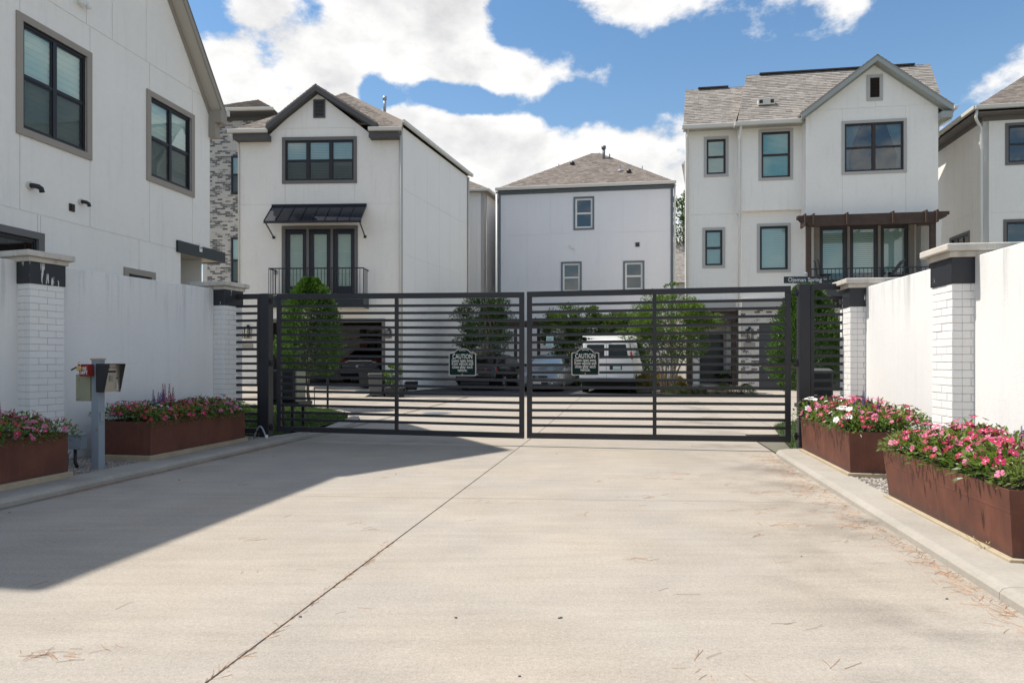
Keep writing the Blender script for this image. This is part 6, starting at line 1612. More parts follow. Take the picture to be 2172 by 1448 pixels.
# ------------------------------------------------------------------ house 5: right edge
Y5 = 25.4; p5 = ((2085-1086)/FL*Y5, Y5)
F5 = FR(p5, (CA, -SA)); F5s = FR(p5, (-SA, -CA))
c = F5.P(2, 0); h5 = thing('house', 'white stucco house cut off by the right edge with white downspout', 'house', (c.x, c.y+4, .2))
zE5 = F5.px(2090, 245)[1]; W5 = (F5.S(2132), F5.px(2132, 351)[1], F5.S(2132)+1.1, F5.px(2132, 262)[1]); W5b = (F5.S(2128), F5.px(2128, 466)[1]-1.4, F5.S(2128)+1.6, F5.px(2128, 466)[1])
zj5 = F5.px(2100, 452)[1]
wall(F5, [(0, .1), (5.5, .1), (5.5, zE5), (0, zE5)], [inset(W5, .1), inset(W5b, .1)], [(.1, zj5, [F5.S(2165)]), (zj5, zE5, [])], M_stucco_w, h5)
window(F5, W5, .10, h5, 1, 2, M_frame_b, M_trim_g, None, False, G_dark, fw=.05); window(F5, W5b, .10, h5, 1, 1, M_frame_b, M_trim_g, None, False, G_dark, fw=.05)
sx0 = F5s.S(2015); sx1 = F5s.S(2057); z5t = F5s.px(2036, 497)[1]; W5s = (min(sx0, sx1), z5t-1.0, max(sx0, sx1), z5t)
zj5b = F5s.px(2040, 462)[1]; zj5a = F5s.px(2040, 283)[1]
pj = [F5s.S(x) for x in (2062, 2043, 2024, 2007)]
wall(F5s, [(-8, .1), (0, .1), (0, zE5), (-8, zE5)], [inset(W5s, .1)], [(.1, zj5b, pj), (zj5b, zj5a, pj), (zj5a, zE5, [])], M_stucco_w, h5, gap=.012)
window(F5s, W5s, .10, h5, 3, 1, M_frame_b, M_trim_g, None, False, fw=.04)
plain(F5, 5.3, .1, 5.5, zE5, -8, -.2, h5, M_stucco_w, 'side_wall'); plain(F5, 0, .1, 5.5, zE5, -8.2, -8, h5, M_stucco_w, 'rear_wall')
ov5 = .45; P5 = F5.P; zr5 = zE5+.18
e = [P5(-ov5, zr5, ov5), P5(6, zr5, ov5), P5(6, zr5, -8.5), P5(-ov5, zr5, -8.5)]; pk5 = P5(3.2, zr5+2.5, -3.0); pk5b = P5(3.2, zr5+2.5, -5.2)
roof_plane([e[0], e[1], pk5], h5, M_shingle); roof_plane([e[3], e[0], pk5, pk5b], h5, M_shingle); roof_plane([e[1], e[2], pk5b, pk5], h5, shingles=False); roof_plane([e[2], e[3], pk5b], h5, shingles=False)
gutter('gutter', P5(-ov5-.05, zr5-.04, ov5+.06), P5(6, zr5-.04, ov5+.06), h5, M_cream, .13, .14); gutter('gutter', P5(-ov5-.06, zr5-.04, ov5+.1), P5(-ov5-.06, zr5-.04, -8.5), h5, M_cream, .13, .14)
mb = MB(); mb.fbox(F5, -ov5, zE5-.04, 6, zE5+.0, .001, ov5); mb.fbox(F5, -ov5, zE5-.04, -.001, zE5+.0, -8.5, .0005); mb.fbox(F5, 0.01, zE5-.22, 5.5, zE5-.041, .001, .03); mb.fbox(F5, -.03, zE5-.22, -.001, zE5-.041, -8, 0); part('soffit', mb, M_trim_g, h5)
pipe_path('downspout', [P5(-ov5+.05, zr5-.12, ov5-.02), P5(-ov5+.03, zr5-.36, ov5-.05), P5(-ov5+.08, zr5-.46, ov5-.10), P5(-.16, zr5-.52, .06), P5(-.08, zr5-.64, .05), P5(-.07, .2, .05)], .05, M_white, h5)
cat_ = MB(); s, z = F5.S(2158), F5.px(2158, 343)[1]; cat_.sphere(F5.P(s, z+.06, -.12), .07, 10, 6, (1.6, 1, .8)); cat_.sphere(F5.P(s+.08, z+.14, -.12), .045, 10, 6, (1, 1, 1.3)); single('ornament', cat_, M_tealobj, 'small teal ornament on the sill of the upper right window', 'ornament', tuple(F5.P(s, z, -.12)), smooth=True)

# ------------------------------------------------------------------ far house glimpsed between house 3 and 4
F8 = FR(((1445-1086)/FL*48, 48), (1, -.1)); h8 = thing('house', 'distant brown roofed house glimpsed between the grey and the right house', 'house', tuple(F8.P(0, .6)))
a, b = F8.S(1405), F8.S(1500); z1_ = F8.px(1445, 600)[1]; z2_ = F8.px(1445, 513)[1]
plain(F8, a, .4, b, z1_, -.2, 0, h8, M_brick4); roof_plane([F8.P(a-.3, z1_, .3), F8.P(b+.3, z1_, .3), F8.P(b+.3, F8.px(1445, 513, -4)[1], -4), F8.P(a-.3, F8.px(1445, 513, -4)[1], -4)], h8, M_shingle2)
# ================================================================== VEHICLES
def ring(st):
    y, w, zb, zbelt, zr, wr = st
    zm = zb+(zbelt-zb)*.55
    R = [(0, zb), (w*.90, zb), (w*.99, zb+.10), (w, zm), (w*.965, zbelt), (wr+(w*.965-wr)*.06, zr-.07*(zr-zbelt > .2)-.02*(zr-zbelt <= .2)), (wr*.86, zr-.012), (wr*.45, zr), (0, zr+.006)]
    return R
def car_body(sts, name, m, parent):
    rs = [ring(s) for s in sts]; mb = MB(); n = len(rs[0]); full = []
    for s, r in zip(sts, rs):
        f = [(x, s[0], z) for x, z in r]+[(-x, s[0], z) for x, z in r[-2:0:-1]]; full.append(f)
    k = len(full[0]); base = 0
    for f in full: mb.v += f
    for i in range(len(full)-1):
        for j in range(k):
            a, b = i*k+j, i*k+(j+1) % k; mb.f.append((a, b, b+k, a+k)); mb.t.append(.5)
    mb.f.append(tuple(range(k))[::-1]); mb.f.append(tuple(range((len(full)-1)*k, len(full)*k))); mb.t += [.5, .5]
    me = mb.mesh(name, m); bm = bmesh.new(); bm.from_mesh(me); bmesh.ops.recalc_face_normals(bm, faces=bm.faces); bm.to_mesh(me); bm.free()
    me.polygons.foreach_set('use_smooth', [True]*len(me.polygons))
    o = link(name, me, parent)
    md = o.modifiers.new('soft', 'BEVEL'); md.width = .035; md.segments = 2; md.limit_method = 'ANGLE'; md.angle_limit = RAD(28)
    return rs
def patch(sts, i0, i1, a, b, out, name, m, parent, side=1, ins=.0, t0=0.0, t1=1.0):
    """panel lying on the body between two stations and two ring indices (a,b may be fractional)"""
    rs = [ring(s) for s in sts]
    def pt(i, u):
        r = rs[i]; k = int(u); f = u-k; k2 = min(k+1, len(r)-1); return Vector((r[k][0]*(1-f)+r[k2][0]*f, sts[i][0], r[k][1]*(1-f)+r[k2][1]*f))
    mb = MB(); P = {}
    cols = list(range(i0, i1+1))
    def row(u):
        L = [pt(i, u) for i in cols]; s = L[0].lerp(L[1], t0) if t0 else L[0]; e = L[-2].lerp(L[-1], t1) if t1 < 1 else L[-1]
        return [s]+L[1:-1]+[e]
    ra, rb = row(a), row(b)
    for i in range(len(ra)-1):
        q = [ra[i], ra[i+1], rb[i+1], rb[i]]; nrm = (q[1]-q[0]).cross(q[3]-q[0]).normalized()
        c = sum(q, Vector())/4; ctr = Vector((0, c.y, .8))
        if nrm.dot(c-ctr) < 0: nrm = -nrm
        q = [p+nrm*out for p in q]
        if side < 0: q = [Vector((-p.x, p.y, p.z)) for p in q]
        mb.face(q)
    return part(name, mb, m, parent)
def across(sts, i0, i1, u, out, name, m, parent, t0=.0, t1=1., xs=1.0):
    rs = [ring(s) for s in sts]
    def pt(i, k): r = rs[i]; f = u[1]; return None
    def L(i): r = rs[i]; a = Vector((r[u][0]*xs, sts[i][0], r[u][1])); b = Vector((r[u+1][0]*xs, sts[i][0], r[u+1][1])); c = Vector((0, sts[i][0], r[-1][1])); return [a, b, c, Vector((-b.x, b.y, b.z)), Vector((-a.x, a.y, a.z))]
    A_, B_ = L(i0), L(i1); A2 = [p.lerp(q, t0) for p, q in zip(A_, B_)]; B2 = [p.lerp(q, t1) for p, q in zip(A_, B_)]
    mb = MB()
    for k in range(4):
        q = [A2[k], A2[k+1], B2[k+1], B2[k]]; nrm = (q[1]-q[0]).cross(q[3]-q[0]).normalized(); c = sum(q, Vector())/4
        if nrm.z < 0: nrm = -nrm
        mb.face([p+nrm*out for p in q])
    return part(name, mb, m, parent)
def lbox(name, a, b, m, parent, bevel=0, tone=.5): mb = MB(); mb.box(a, b, tone); return part(name, mb, m, parent, bevel=bevel)
def wheel(x, y, r, w, parent, sgn):
    mb = MB(); mb.cyl((x, y, r), (x+sgn*w, y, r), r, 22); t = part('wheel', mb, M_rubber, parent, bevel=.015)
    mb = MB(); mb.cyl((x+sgn*w, y, r), (x+sgn*(w+.008), y, r), r*.62, 14); part('rim', mb, M_galv, t)
    mb = MB()
    for k in range(5):
        a = k*1.2566; mb.beam(Vector((x+sgn*(w+.012), y, r)), Vector((x+sgn*(w+.012), y+math.cos(a)*r*.58, r+math.sin(a)*r*.58)), .03, .05, up=Vector((1, 0, 0)))
    part('spoke', mb, M_steel, t)
def place(t, x, y, z, dirx, diry): t.location = (x, y, z); t.rotation_euler = (0, 0, -math.atan2(dirx, diry))
def car(name, label, cat, sts, paint, glass, wheels, tr, ww, glasses):
    t = thing(name, label, cat); car_body(sts, 'body', paint, t)
    lbox('underbody', (-sts[2][1]*.9, sts[0][0]+.25, .16), (sts[2][1]*.9, sts[-1][0]-.25, .40), M_rubber, t)
    for y in wheels:
        for s in (-1, 1): wheel(s*(sts[2][1]-.20), y, tr, .205, t, s)
    return t
# --- silver saloon, nose to the camera
SS = [(0, .70, .24, .58, .62, .55), (.06, .80, .20, .64, .69, .66), (.30, .86, .18, .72, .78, .74), (.75, .88, .18, .78, .87, .78), (1.25, .88, .18, .84, .95, .80), (2.05, .88, .18, .90, 1.40, .57), (2.7, .88, .18, .92, 1.44, .58), (3.35, .88, .18, .93, 1.40, .56), (4.10, .87, .18, .95, 1.04, .70), (4.50, .85, .20, .92, 1.02, .68), (4.60, .78, .26, .86, .92, .6)]
sal = car('saloon_car', 'silver saloon car parked nose to the camera between the black car and the white van', 'car', SS, M_paint_s, M_windsh, (.85, 3.55), .315, .2, None)
across(SS, 4, 5, 5, .006, 'windscreen', M_windsh, sal, .06, .93, .95); across(SS, 7, 8, 5, .006, 'rear_window', M_carglass, sal, .1, .9, .95)
for s in (-1, 1):
    patch(SS, 5, 7, 4.1, 4.9, .005, 'side_window', M_carglass, sal, s); patch(SS, 4, 5, 4.1, 4.8, .005, 'side_window', M_carglass, sal, s, t0=.35)
    mb = MB(); mb.hexa([(s*.52, -.0, .54), (s*.80, .075, .56), (s*.80, .14, .56), (s*.52, .10, .54), (s*.50, .035, .66), (s*.80, .20, .69), (s*.80, .30, .70), (s*.50, .12, .67)]); part('headlight', mb, M_lampw, sal, bevel=.01)
    mb = MB(); mb.cyl((s*.58, -.012, .33), (s*.58, .03, .33), .055, 12); part('fog_lamp', mb, M_plastic, sal); mb = MB(); mb.cyl((s*.58, -.016, .33), (s*.58, -.011, .33), .036, 10); part('fog_lens', mb, M_lampw, sal)
    mb = MB(); mb.sphere((s*1.0, 1.42, 1.0), .10, 10, 6, (1.1, .55, .75)); mb.beam((s*.86, 1.42, .95), (s*.98, 1.42, .97), .05, .04); part('wing_mirror', mb, M_paint_s, sal, smooth=True)
lbox('grille', (-.40, -.012, .52), (.40, .03, .61), M_black, sal, .005)
mb = MB()
for k in range(12): mb.box((-.38+k*.066, -.016, .525), (-.372+k*.066, -.012, .605))
part('grille_bars', mb, M_plasticg, sal)
lbox('lower_intake', (-.42, -.010, .27), (.42, .03, .36), M_black, sal); lbox('number_plate', (-.16, -.018, .30), (.16, -.010, .38), M_lampw, sal)
mb = MB(); mb.tube([(.05*math.cos(a*.524), -.02, .585+.05*math.sin(a*.524)) for a in range(13)], .007, 6); mb.box((-.06, -.024, .577), (.06, -.018, .593)); part('badge', mb, M_chrome, sal)
lbox('splitter', (-.78, .02, .17), (.78, .3, .24), M_plastic, sal)
mb = MB(); mb.sphere((-.42, 1.75, 1.05), .10, 8, 6); sb = part('seat_cover', mb, M_navy, sal)
p_ = G(1140, 832); place(sal, p_.x, p_.y+.35, gz(p_.y+1), .27, .96)
# --- black car, tail to the camera
SK = [(0, .74, .34, .80, .86, .62), (.08, .86, .26, .86, .97, .74), (.35, .90, .20, .90, 1.08, .76), (1.15, .90, .18, .93, 1.40, .60), (1.9, .90, .18, .92, 1.46, .60), (2.7, .90, .18, .90, 1.42, .58), (3.5, .90, .18, .88, 1.00, .78), (4.3, .87, .18, .74, .84, .74), (4.65, .74, .22, .60, .66, .6)]
blk = car('hatchback_car', 'black car with red tail lights parked tail to the camera behind the left caution sign', 'car', SK, M_paint_k, M_carglass, (.95, 3.75), .33, .2, None)
across(SK, 2, 3, 5, .006, 'rear_window', M_carglass, blk, .05, .92, .95)
for s in (-1, 1):
    patch(SK, 3, 5, 4.1, 4.9, .005, 'side_window', M_carglass, blk, s); patch(SK, 5, 6, 4.1, 4.8, .005, 'side_window', M_carglass, blk, s, t1=.8)
    mb = MB(); mb.hexa([(s*.42, -.015, .76), (s*.86, .10, .76), (s*.86, .18, .76), (s*.42, .06, .76), (s*.46, -.005, .86), (s*.87, .10, .88), (s*.87, .18, .88), (s*.46, .06, .86)]); tl = part('tail_light', mb, M_lampr, blk, bevel=.008)
    mb = MB(); mb.hexa([(s*.58, .018, .785), (s*.70, .050, .785), (s*.70, .07, .785), (s*.58, .05, .785), (s*.58, .018, .84), (s*.70, .050, .845), (s*.70, .07, .845), (s*.58, .05, .84)]); part('reversing_lamp', mb, M_whitep, tl)
    mb = MB(); mb.sphere((s*1.0, 3.2, .98), .10, 10, 6, (1.1, .5, .7)); part('wing_mirror', mb, M_paint_k, blk, smooth=True)
lbox('bumper', (-.80, -.03, .34), (.80, .10, .60), M_paint_k, blk, .03); lbox('number_plate', (-.16, -.040, .60), (.16, -.02, .70), M_galv, blk); lbox('diffuser', (-.6, -.02, .22), (.6, .12, .335), M_plastic, blk)
p_ = G(1006, 829); place(blk, p_.x, p_.y+.2, gz(p_.y+1), .33, .94)
# --- white van, tail to the camera
SV = [(0, .97, .50, 1.20, 1.88, .80), (.04, .99, .46, 1.22, 1.93, .83), (.25, 1.0, .42, 1.22, 1.97, .84), (1.5, 1.0, .40, 1.22, 1.99, .84), (3.2, 1.0, .40, 1.20, 1.98, .83), (3.6, 1.0, .40, 1.18, 1.90, .80), (4.4, .99, .40, 1.12, 1.22, .85), (5.2, .94, .40, .95, 1.02, .82), (5.4, .85, .45, .8, .86, .7)]
van = car('van', 'white van with roof rack parked tail to the camera behind the right caution sign', 'van', SV, M_paint_w, M_carglass, (.95, 4.3), .37, .2, None)
FVn = FR((0, -.0), (1, 0))
for (a, b) in ((-.80, -.075), (.075, .80)):
    sgn = -1 if a < 0 else 1; mb = MB()
    inn, outn = (b, a) if sgn < 0 else (a, b)
    mb.hexa([(min(inn, outn*.99), -.02, 1.27), (max(inn, outn*.99), -.02, 1.27), (max(inn, outn*.99), .02, 1.27), (min(inn, outn*.99), .02, 1.27),
             (min(inn, outn*.87), -.006, 1.78), (max(inn, outn*.87), -.006, 1.78), (max(inn, outn*.87), .02, 1.78), (min(inn, outn*.87), .02, 1.78)])
    part('rear_window', mb, M_carglass, van, bevel=.01)
lbox('door_gap', (-.004, -.004, .56), (.004, .0, 1.85), M_black, van)
lbox('number_plate_recess', (.12, -.022, .86), (.56, -.003, 1.02), M_black, van, .01); lbox('number_plate', (.24, -.030, .875), (.52, -.0225, .99), M_signw, van)
for s in (-1, 1):
    mb = MB(); mb.hexa([(s*.875, -.022, 1.25), (s*.965, -.012, 1.25), (s*.965, .03, 1.25), (s*.875, .03, 1.25), (s*.845, -.014, 1.50), (s*.925, -.004, 1.50), (s*.925, .04, 1.50), (s*.845, .04, 1.50)]); part('tail_light', mb, M_lampr, van, bevel=.006)
    patch(SV, 2, 4, 4.15, 4.85, .006, 'side_window', M_windsh, van, s); patch(SV, 0, 2, 4.15, 4.85, .006, 'side_window', M_carglass, van, s, t0=.6)
    mb = MB(); mb.box((s*.99-.02*(s < 0), .6, .78), (s*.99+.02*(s > 0), 4.6, .84)); part('side_moulding', mb, M_galv, van)
lbox('high_brake_light', (-.14, -.016, 1.86), (.14, .03, 1.91), M_lampr, van, .006); lbox('bumper', (-.99, -.14, .42), (.99, .02, .56), M_plastic, van, .02)
mb = MB(); mb.box((-.35, -.142, .565), (.35, -.04, .575)); part('step_plate', mb, M_galv, van)
mb = MB(); mb.tube([(-.1, -.004, .60), (-.02, -.005, .565), (.3, -.006, .56)], .005, 4); mb.cyl((.40, -.17, .50), (.40, -.14, .50), .02, 8); part('tow_fitting', mb, M_galv, van)
mb = MB()
for s in (-1, 1): mb.tube([(s*.74, .5, 2.07), (s*.80, 3.2, 2.07)], .02, 6); 
for y in (.55, 1.4, 2.3, 3.1): mb.tube([(-.95, y, 2.09), (.95, y, 2.09)], .022, 6); [mb.tube([(s*.76, y, 1.93), (s*.78, y, 2.09)], .018, 6) for s in (-1, 1)]
part('roof_rack', mb, M_white, van)
p_ = G(1286, 835); place(van, p_.x+.03, p_.y+.2, gz(p_.y), .255, .967)
# --- dark saloon inside the garage
SG = [(0, .72, .36, .82, .90, .62), (.10, .84, .24, .88, 1.0, .72), (.55, .88, .2, .92, 1.04, .74), (1.4, .88, .2, .92, 1.40, .57), (2.2, .88, .2, .92, 1.44, .58), (2.9, .88, .2, .9, 1.38, .56), (3.6, .88, .2, .86, .98, .76), (4.5, .80, .2, .7, .8, .66)]
gar = car('saloon_car', 'dark grey saloon car inside the open garage, seen from behind', 'car', SG, M_paint_g, M_carglass, (.95, 3.6), .32, .2, None)
across(SG, 2, 3, 5, .006, 'rear_window', M_carglass, gar, .08, .92, .95)
for s in (-1, 1):
    mb = MB(); mb.hexa([(s*.50, -.03, .80), (s*.84, .12, .80), (s*.84, .20, .80), (s*.50, .08, .80), (s*.54, -.01, .93), (s*.85, .12, .95), (s*.85, .20, .95), (s*.54, .08, .93)]); tl = part('tail_light', mb, M_lampr, gar, bevel=.008)
    mb = MB(); mb.hexa([(s*.50, -.045, .80), (s*.72, .045, .80), (s*.72, .10, .80), (s*.50, .02, .80), (s*.50, -.04, .85), (s*.72, .05, .855), (s*.72, .10, .855), (s*.50, .02, .85)]); part('reversing_lamp', mb, M_whitep, tl)
lbox('chrome_strip', (-.49, -.045, .875), (.49, .0, .90), M_chrome, gar, .004); lbox('bumper', (-.80, -.05, .36), (.80, .12, .62), M_paint_g, gar, .03); lbox('number_plate', (-.16, -.062, .62), (.16, -.02, .72), M_galv, gar)
mb = MB(); mb.tube([(.06*math.cos(a*.524), -.012, .965+.04*math.sin(a*.524)) for a in range(13)], .006, 6); mb.tube([(.03*math.cos(a*.524), -.014, .97+.025*math.sin(a*.524)) for a in range(13)], .005, 6); part('badge', mb, M_chrome, gar)
place(gar, at(764, 800, 27.2).x, 27.2, .46, -.045*0+.02, 1)

# ================================================================== STREET FURNITURE BEYOND THE GATE
# street name sign
Ys = 14.6; FS = FR((at(1709, 593, Ys).x, Ys), (1, -.03)); q = FS.rect(1662.5, 586.5, 1757, 600.5)
ss = thing('street_sign', 'black street name sign on a pole behind the right gate post', 'street sign', (FS.p0.x, Ys, 0))
mb = MB(); mb.fbox(FS, *q, -.004, .004); part('blade', mb, M_black, ss, bevel=.003)
w_ = q[2]-q[0]; tm = text_fit('Ojeman Spring', .088, w_*.76, FS, q[0]+w_*.475, q[1]+(q[3]-q[1])*.24, .0045); part('lettering', tm, M_whitep, ss)
tm = text_fit('Ln', .042, w_*.065, FS, q[0]+w_*.93, q[1]+(q[3]-q[1])*.52, .0045); part('lettering', tm, M_whitep, ss)
mb = MB(); xx = at(1711, 600, Ys).x; mb.cyl((xx, Ys+.03, 0), (xx, Ys+.03, q[3]+.05), .03, 10); part('pole', mb, M_galv, ss); mb = MB(); mb.sphere((xx, Ys+.03, q[3]+.06), .035, 8, 6); part('finial', mb, M_galv, ss)
# guest parking signs
for (x0, x1, lab) in ((1044.5, 1060, 'pale guest parking sign behind the black car, in front of the dark tree'), (1158.5, 1174, 'pale guest parking sign behind the silver car, beside the vine')):
    Yg = 28.6; Fg = FR((at((x0+x1)/2, 720, Yg).x, Yg), (1, 0)); q = Fg.rect(x0, 713, x1, 736); t = thing('parking_sign', lab, 'parking sign', (Fg.p0.x, Yg, .3), 'guest parking signs')
    mb = MB(); mb.fbox(Fg, *q, -.004, .004); part('board', mb, M_signw, t)
    h_ = q[3]-q[1]; part('lettering', text_mb('GUEST', .085, Fg, 0, q[1]+h_*.66, .005, bold=.0012, xs=.9), M_tealsign, t); part('lettering', text_mb('PARKING', .065, Fg, 0, q[1]+h_*.34, .005, xs=.8), M_tealsign, t); part('lettering', text_mb('ONLY', .085, Fg, 0, q[1]+h_*.07, .005, bold=.001, xs=.9), M_tealsign, t)
    mb = MB(); mb.box((Fg.p0.x-.03, Yg+.005, .2), (Fg.p0.x+.03, Yg+.04, q[3]-.05)); part('post', mb, M_galv, t)
# wheelie bin
bp = G(797, 841); t = thing('wheelie_bin', 'dark grey wheelie bin standing in front of the open garage', 'bin', bp)
def frust(name, x, y, z0, z1, w0, d0, w1, d1, m, parent, bevel=.01):
    mb = MB(); mb.hexa([(x-w0/2, y-d0/2, z0), (x+w0/2, y-d0/2, z0), (x+w0/2, y+d0/2, z0), (x-w0/2, y+d0/2, z0), (x-w1/2, y-d1/2, z1), (x+w1/2, y-d1/2, z1), (x+w1/2, y+d1/2, z1), (x-w1/2, y+d1/2, z1)]); return part(name, mb, m, parent, bevel=bevel)
x, y, z = bp.x+.02, bp.y+.1, bp.z
frust('bin_body', x, y, z+.03, z+.72, .40, .46, .48, .58, M_plasticg, t, .02); frust('lid', x, y, z+.721, z+.79, .52, .62, .46, .54, M_plastic, t, .02)
mb = MB(); mb.cyl((x-.24, y+.25, z+.09), (x-.18, y+.25, z+.09), .09, 12); part('wheel', mb, M_rubber, t); mb = MB(); mb.cyl((x+.18, y+.25, z+.09), (x+.24, y+.25, z+.09), .09, 12); part('wheel', mb, M_rubber, t)
mb = MB(); mb.tube([(x-.24, y+.32, z+.74), (x-.24, y+.38, z+.76), (x+.24, y+.38, z+.76), (x+.24, y+.32, z+.74)], .014, 6); part('handle', mb, M_galv, t)
t = thing('wheelie_bin', 'black wheelie bin tucked behind the grey bin, half inside the garage', 'bin', at(776, 800, 24.6)); x, y, z = at(778, 800, 24.4).x, 24.4, .38
frust('bin_body', x, y, z+.03, z+.74, .40, .5, .5, .6, M_plastic, t, .02); frust('lid', x, y, z+.741, z+.80, .54, .64, .48, .56, M_plastic, t, .02)
bp = G(836, 842); pl_ = thing('square_planter', 'low black square planter holding a shrub right of the grey bin', 'planter', bp); frust('box', bp.x, bp.y+.25, bp.z, bp.z+.30, .50, .50, .60, .60, M_plastic, pl_, .012)
shx, shy, shz = bp.x, bp.y+.25, bp.z+.30
bp = G(872, 827, .1); pl_ = thing('flower_pot', 'small black pot at the foot of the middle house side wall', 'flower pot', bp); frust('pot', bp.x, bp.y+.2, bp.z, bp.z+.32, .34, .34, .42, .42, M_plastic, pl_, .012); mb = MB(); mb.box((bp.x-.18, bp.y+.02, bp.z+.3), (bp.x+.18, bp.y+.38, bp.z+.305)); part('soil', mb, M_soil, pl_)
# lawn sign
q = at(818, 796, 22.9); t = thing('yard_sign', 'small tilted white and blue sign on a wire stake by the black planter', 'yard sign', q)
Fy = FR((q.x, q.y), (1, -.1)); P = Fy.P; z = q.z; mb = MB(); mb.prism(Fy, [(-.11, z-.09), (.07, z-.05), (.10, z+.09), (-.08, z+.06)], 0, .01); part('board', mb, M_whitep, t)
for k in (0, 1): mb = MB(); mb.prism(Fy, [(-.10, z-.065+k*.055), (.072, z-.03+k*.055), (.078, z-.005+k*.055), (-.095, z-.04+k*.055)], .0105, .013); part('blue_stripe', mb, M_navy, t)
mb = MB(); mb.tube([P(0, z-.08, 0), P(.05, z-.45, 0)], .008, 6); part('stake', mb, M_white, t)
# stakes near the left tree
for (px_, y0, y1, r, lab, m) in ((667, 822, 869, .010, 'thin black stake just right of the left tree trunk', M_black), (695, 800, 873, .026, 'thicker black metal post at the grass edge behind the left gate leaf', M_black)):
    b = G(px_, y1); mb = MB(); tz = H-(y0-770)/FL*b.y; t = thing('metal_stake', lab, 'stake', b); mb.cyl(b, (b.x, b.y, tz), r, 10); part('shaft', mb, m, t); mb = MB(); mb.cyl((b.x, b.y, tz), (b.x, b.y, tz+.02), r*1.3, 10); part('cap', mb, m, t)
# low steel rail behind the left post
# dark timber garden pergola by house 3
Yp = 29.8; t = thing('garden_pergola', 'dark brown timber pergola frame behind the silver car', 'pergola', at(1120, 800, Yp))
for x in (1093.5, 1142.5, 1215, 1322): b = at(x, 800, Yp); mb = MB(); mb.box((b.x-.07, Yp-.07, .3), (b.x+.07, Yp+.07, at(x, 690, Yp).z)); part('post', mb, M_wood, t)
a, b = at(1060, 686, Yp), at(1340, 682, Yp); mb = MB(); mb.beam(a, b, .06, .20); part('beam', mb, M_wood, t); mb = MB(); mb.beam(a+Vector((0, 1.6, 0)), b+Vector((0, 1.6, 0)), .06, .20); part('beam', mb, M_wood, t)
for k in range(9): p = a.lerp(b, .05+k*.11); mb = MB(); mb.box((p.x-.025, Yp-.35, p.z+.11), (p.x+.025, Yp+1.95, p.z+.22)); part('rafter', mb, M_wood, t)
# black metal fence right of the van
Yf = 29.5; t = thing('metal_fence', 'black metal picket fence between the van and the right house', 'fence', at(1380, 800, Yf))
x0, x1 = at(1345, 0, Yf).x, at(1455, 0, Yf).x
for z in (.55, 1.55): mb = MB(); mb.box((x0, Yf-.015, z), (x1, Yf+.015, z+.035)); part('rail', mb, M_black, t)
for k in range(19): x = x0+(x1-x0)*k/18; mb = MB(); mb.box((x-.009, Yf-.009, .4), (x+.009, Yf+.009, 1.68)); part('picket', mb, M_black, t)

# ================================================================== TREES AND SHRUBS
def foliage(center, rad, n, size, seed, shape='egg', clumps=0, lm_=None, lumps=.18, inner=.75, up=.3, wr=.5):
    rnd = random.Random(seed); mb = MB(); cx, cy, cz = center; rx, ry, rz = rad; cl = []
    for k in range(clumps):
        d = rv(rnd); f = rnd.uniform(.45, 1.0); cl.append((Vector((cx+d.x*rx*f, cy+d.y*ry*f, cz+d.z*rz*f)), rnd.uniform(.22, .42)*min(rx, rz)))
    off = Vector((seed*3.1, seed*1.7, 0))
    for k in range(n):
        if clumps:
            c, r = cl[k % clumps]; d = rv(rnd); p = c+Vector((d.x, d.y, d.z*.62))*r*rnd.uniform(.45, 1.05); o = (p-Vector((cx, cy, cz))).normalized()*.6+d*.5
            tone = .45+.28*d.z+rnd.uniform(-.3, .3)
        else:
            t = rnd.uniform(0, 1)**.9; a = rnd.random()*6.283
            prof = {0: .62, 1: .90, 2: 1.0, 3: 1.0, 4: .97, 5: .91, 6: .82, 7: .68, 8: .50, 9: .20} if shape == 'egg' else {0: .80, 1: .95, 2: 1.0, 3: .99, 4: .96, 5: .88, 6: .76, 7: .60, 8: .42, 9: .12} if shape == 'topiary' else {0: .85, 1: 1.0, 2: .98, 3: .94, 4: .88, 5: .8, 6: .7, 7: .56, 8: .4, 9: .1}
            i = min(8, int(t*9)); f = t*9-i; R = prof[i]*(1-f)+prof[i+1]*f
            q = Vector((math.cos(a), math.sin(a), t*3)); nz = mnoise.noise(q*1.6+off)
            lump = 1+lumps*nz+lumps*.6*mnoise.noise(q*4.1+off)
            rr = R*lump*(rnd.uniform(inner, 1.02) if rnd.random() > .05 else rnd.uniform(1.0, 1.14))
            p = Vector((cx+math.cos(a)*rx*rr, cy+math.sin(a)*ry*rr, cz-rz+2*rz*t)); o = Vector((math.cos(a), math.sin(a), .2+t-.3))+rv(rnd)*.6
            tone = .42+.35*nz+rnd.uniform(-.32, .32)
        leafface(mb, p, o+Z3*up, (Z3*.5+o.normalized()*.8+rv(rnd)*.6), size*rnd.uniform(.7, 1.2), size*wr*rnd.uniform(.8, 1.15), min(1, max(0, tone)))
    return mb
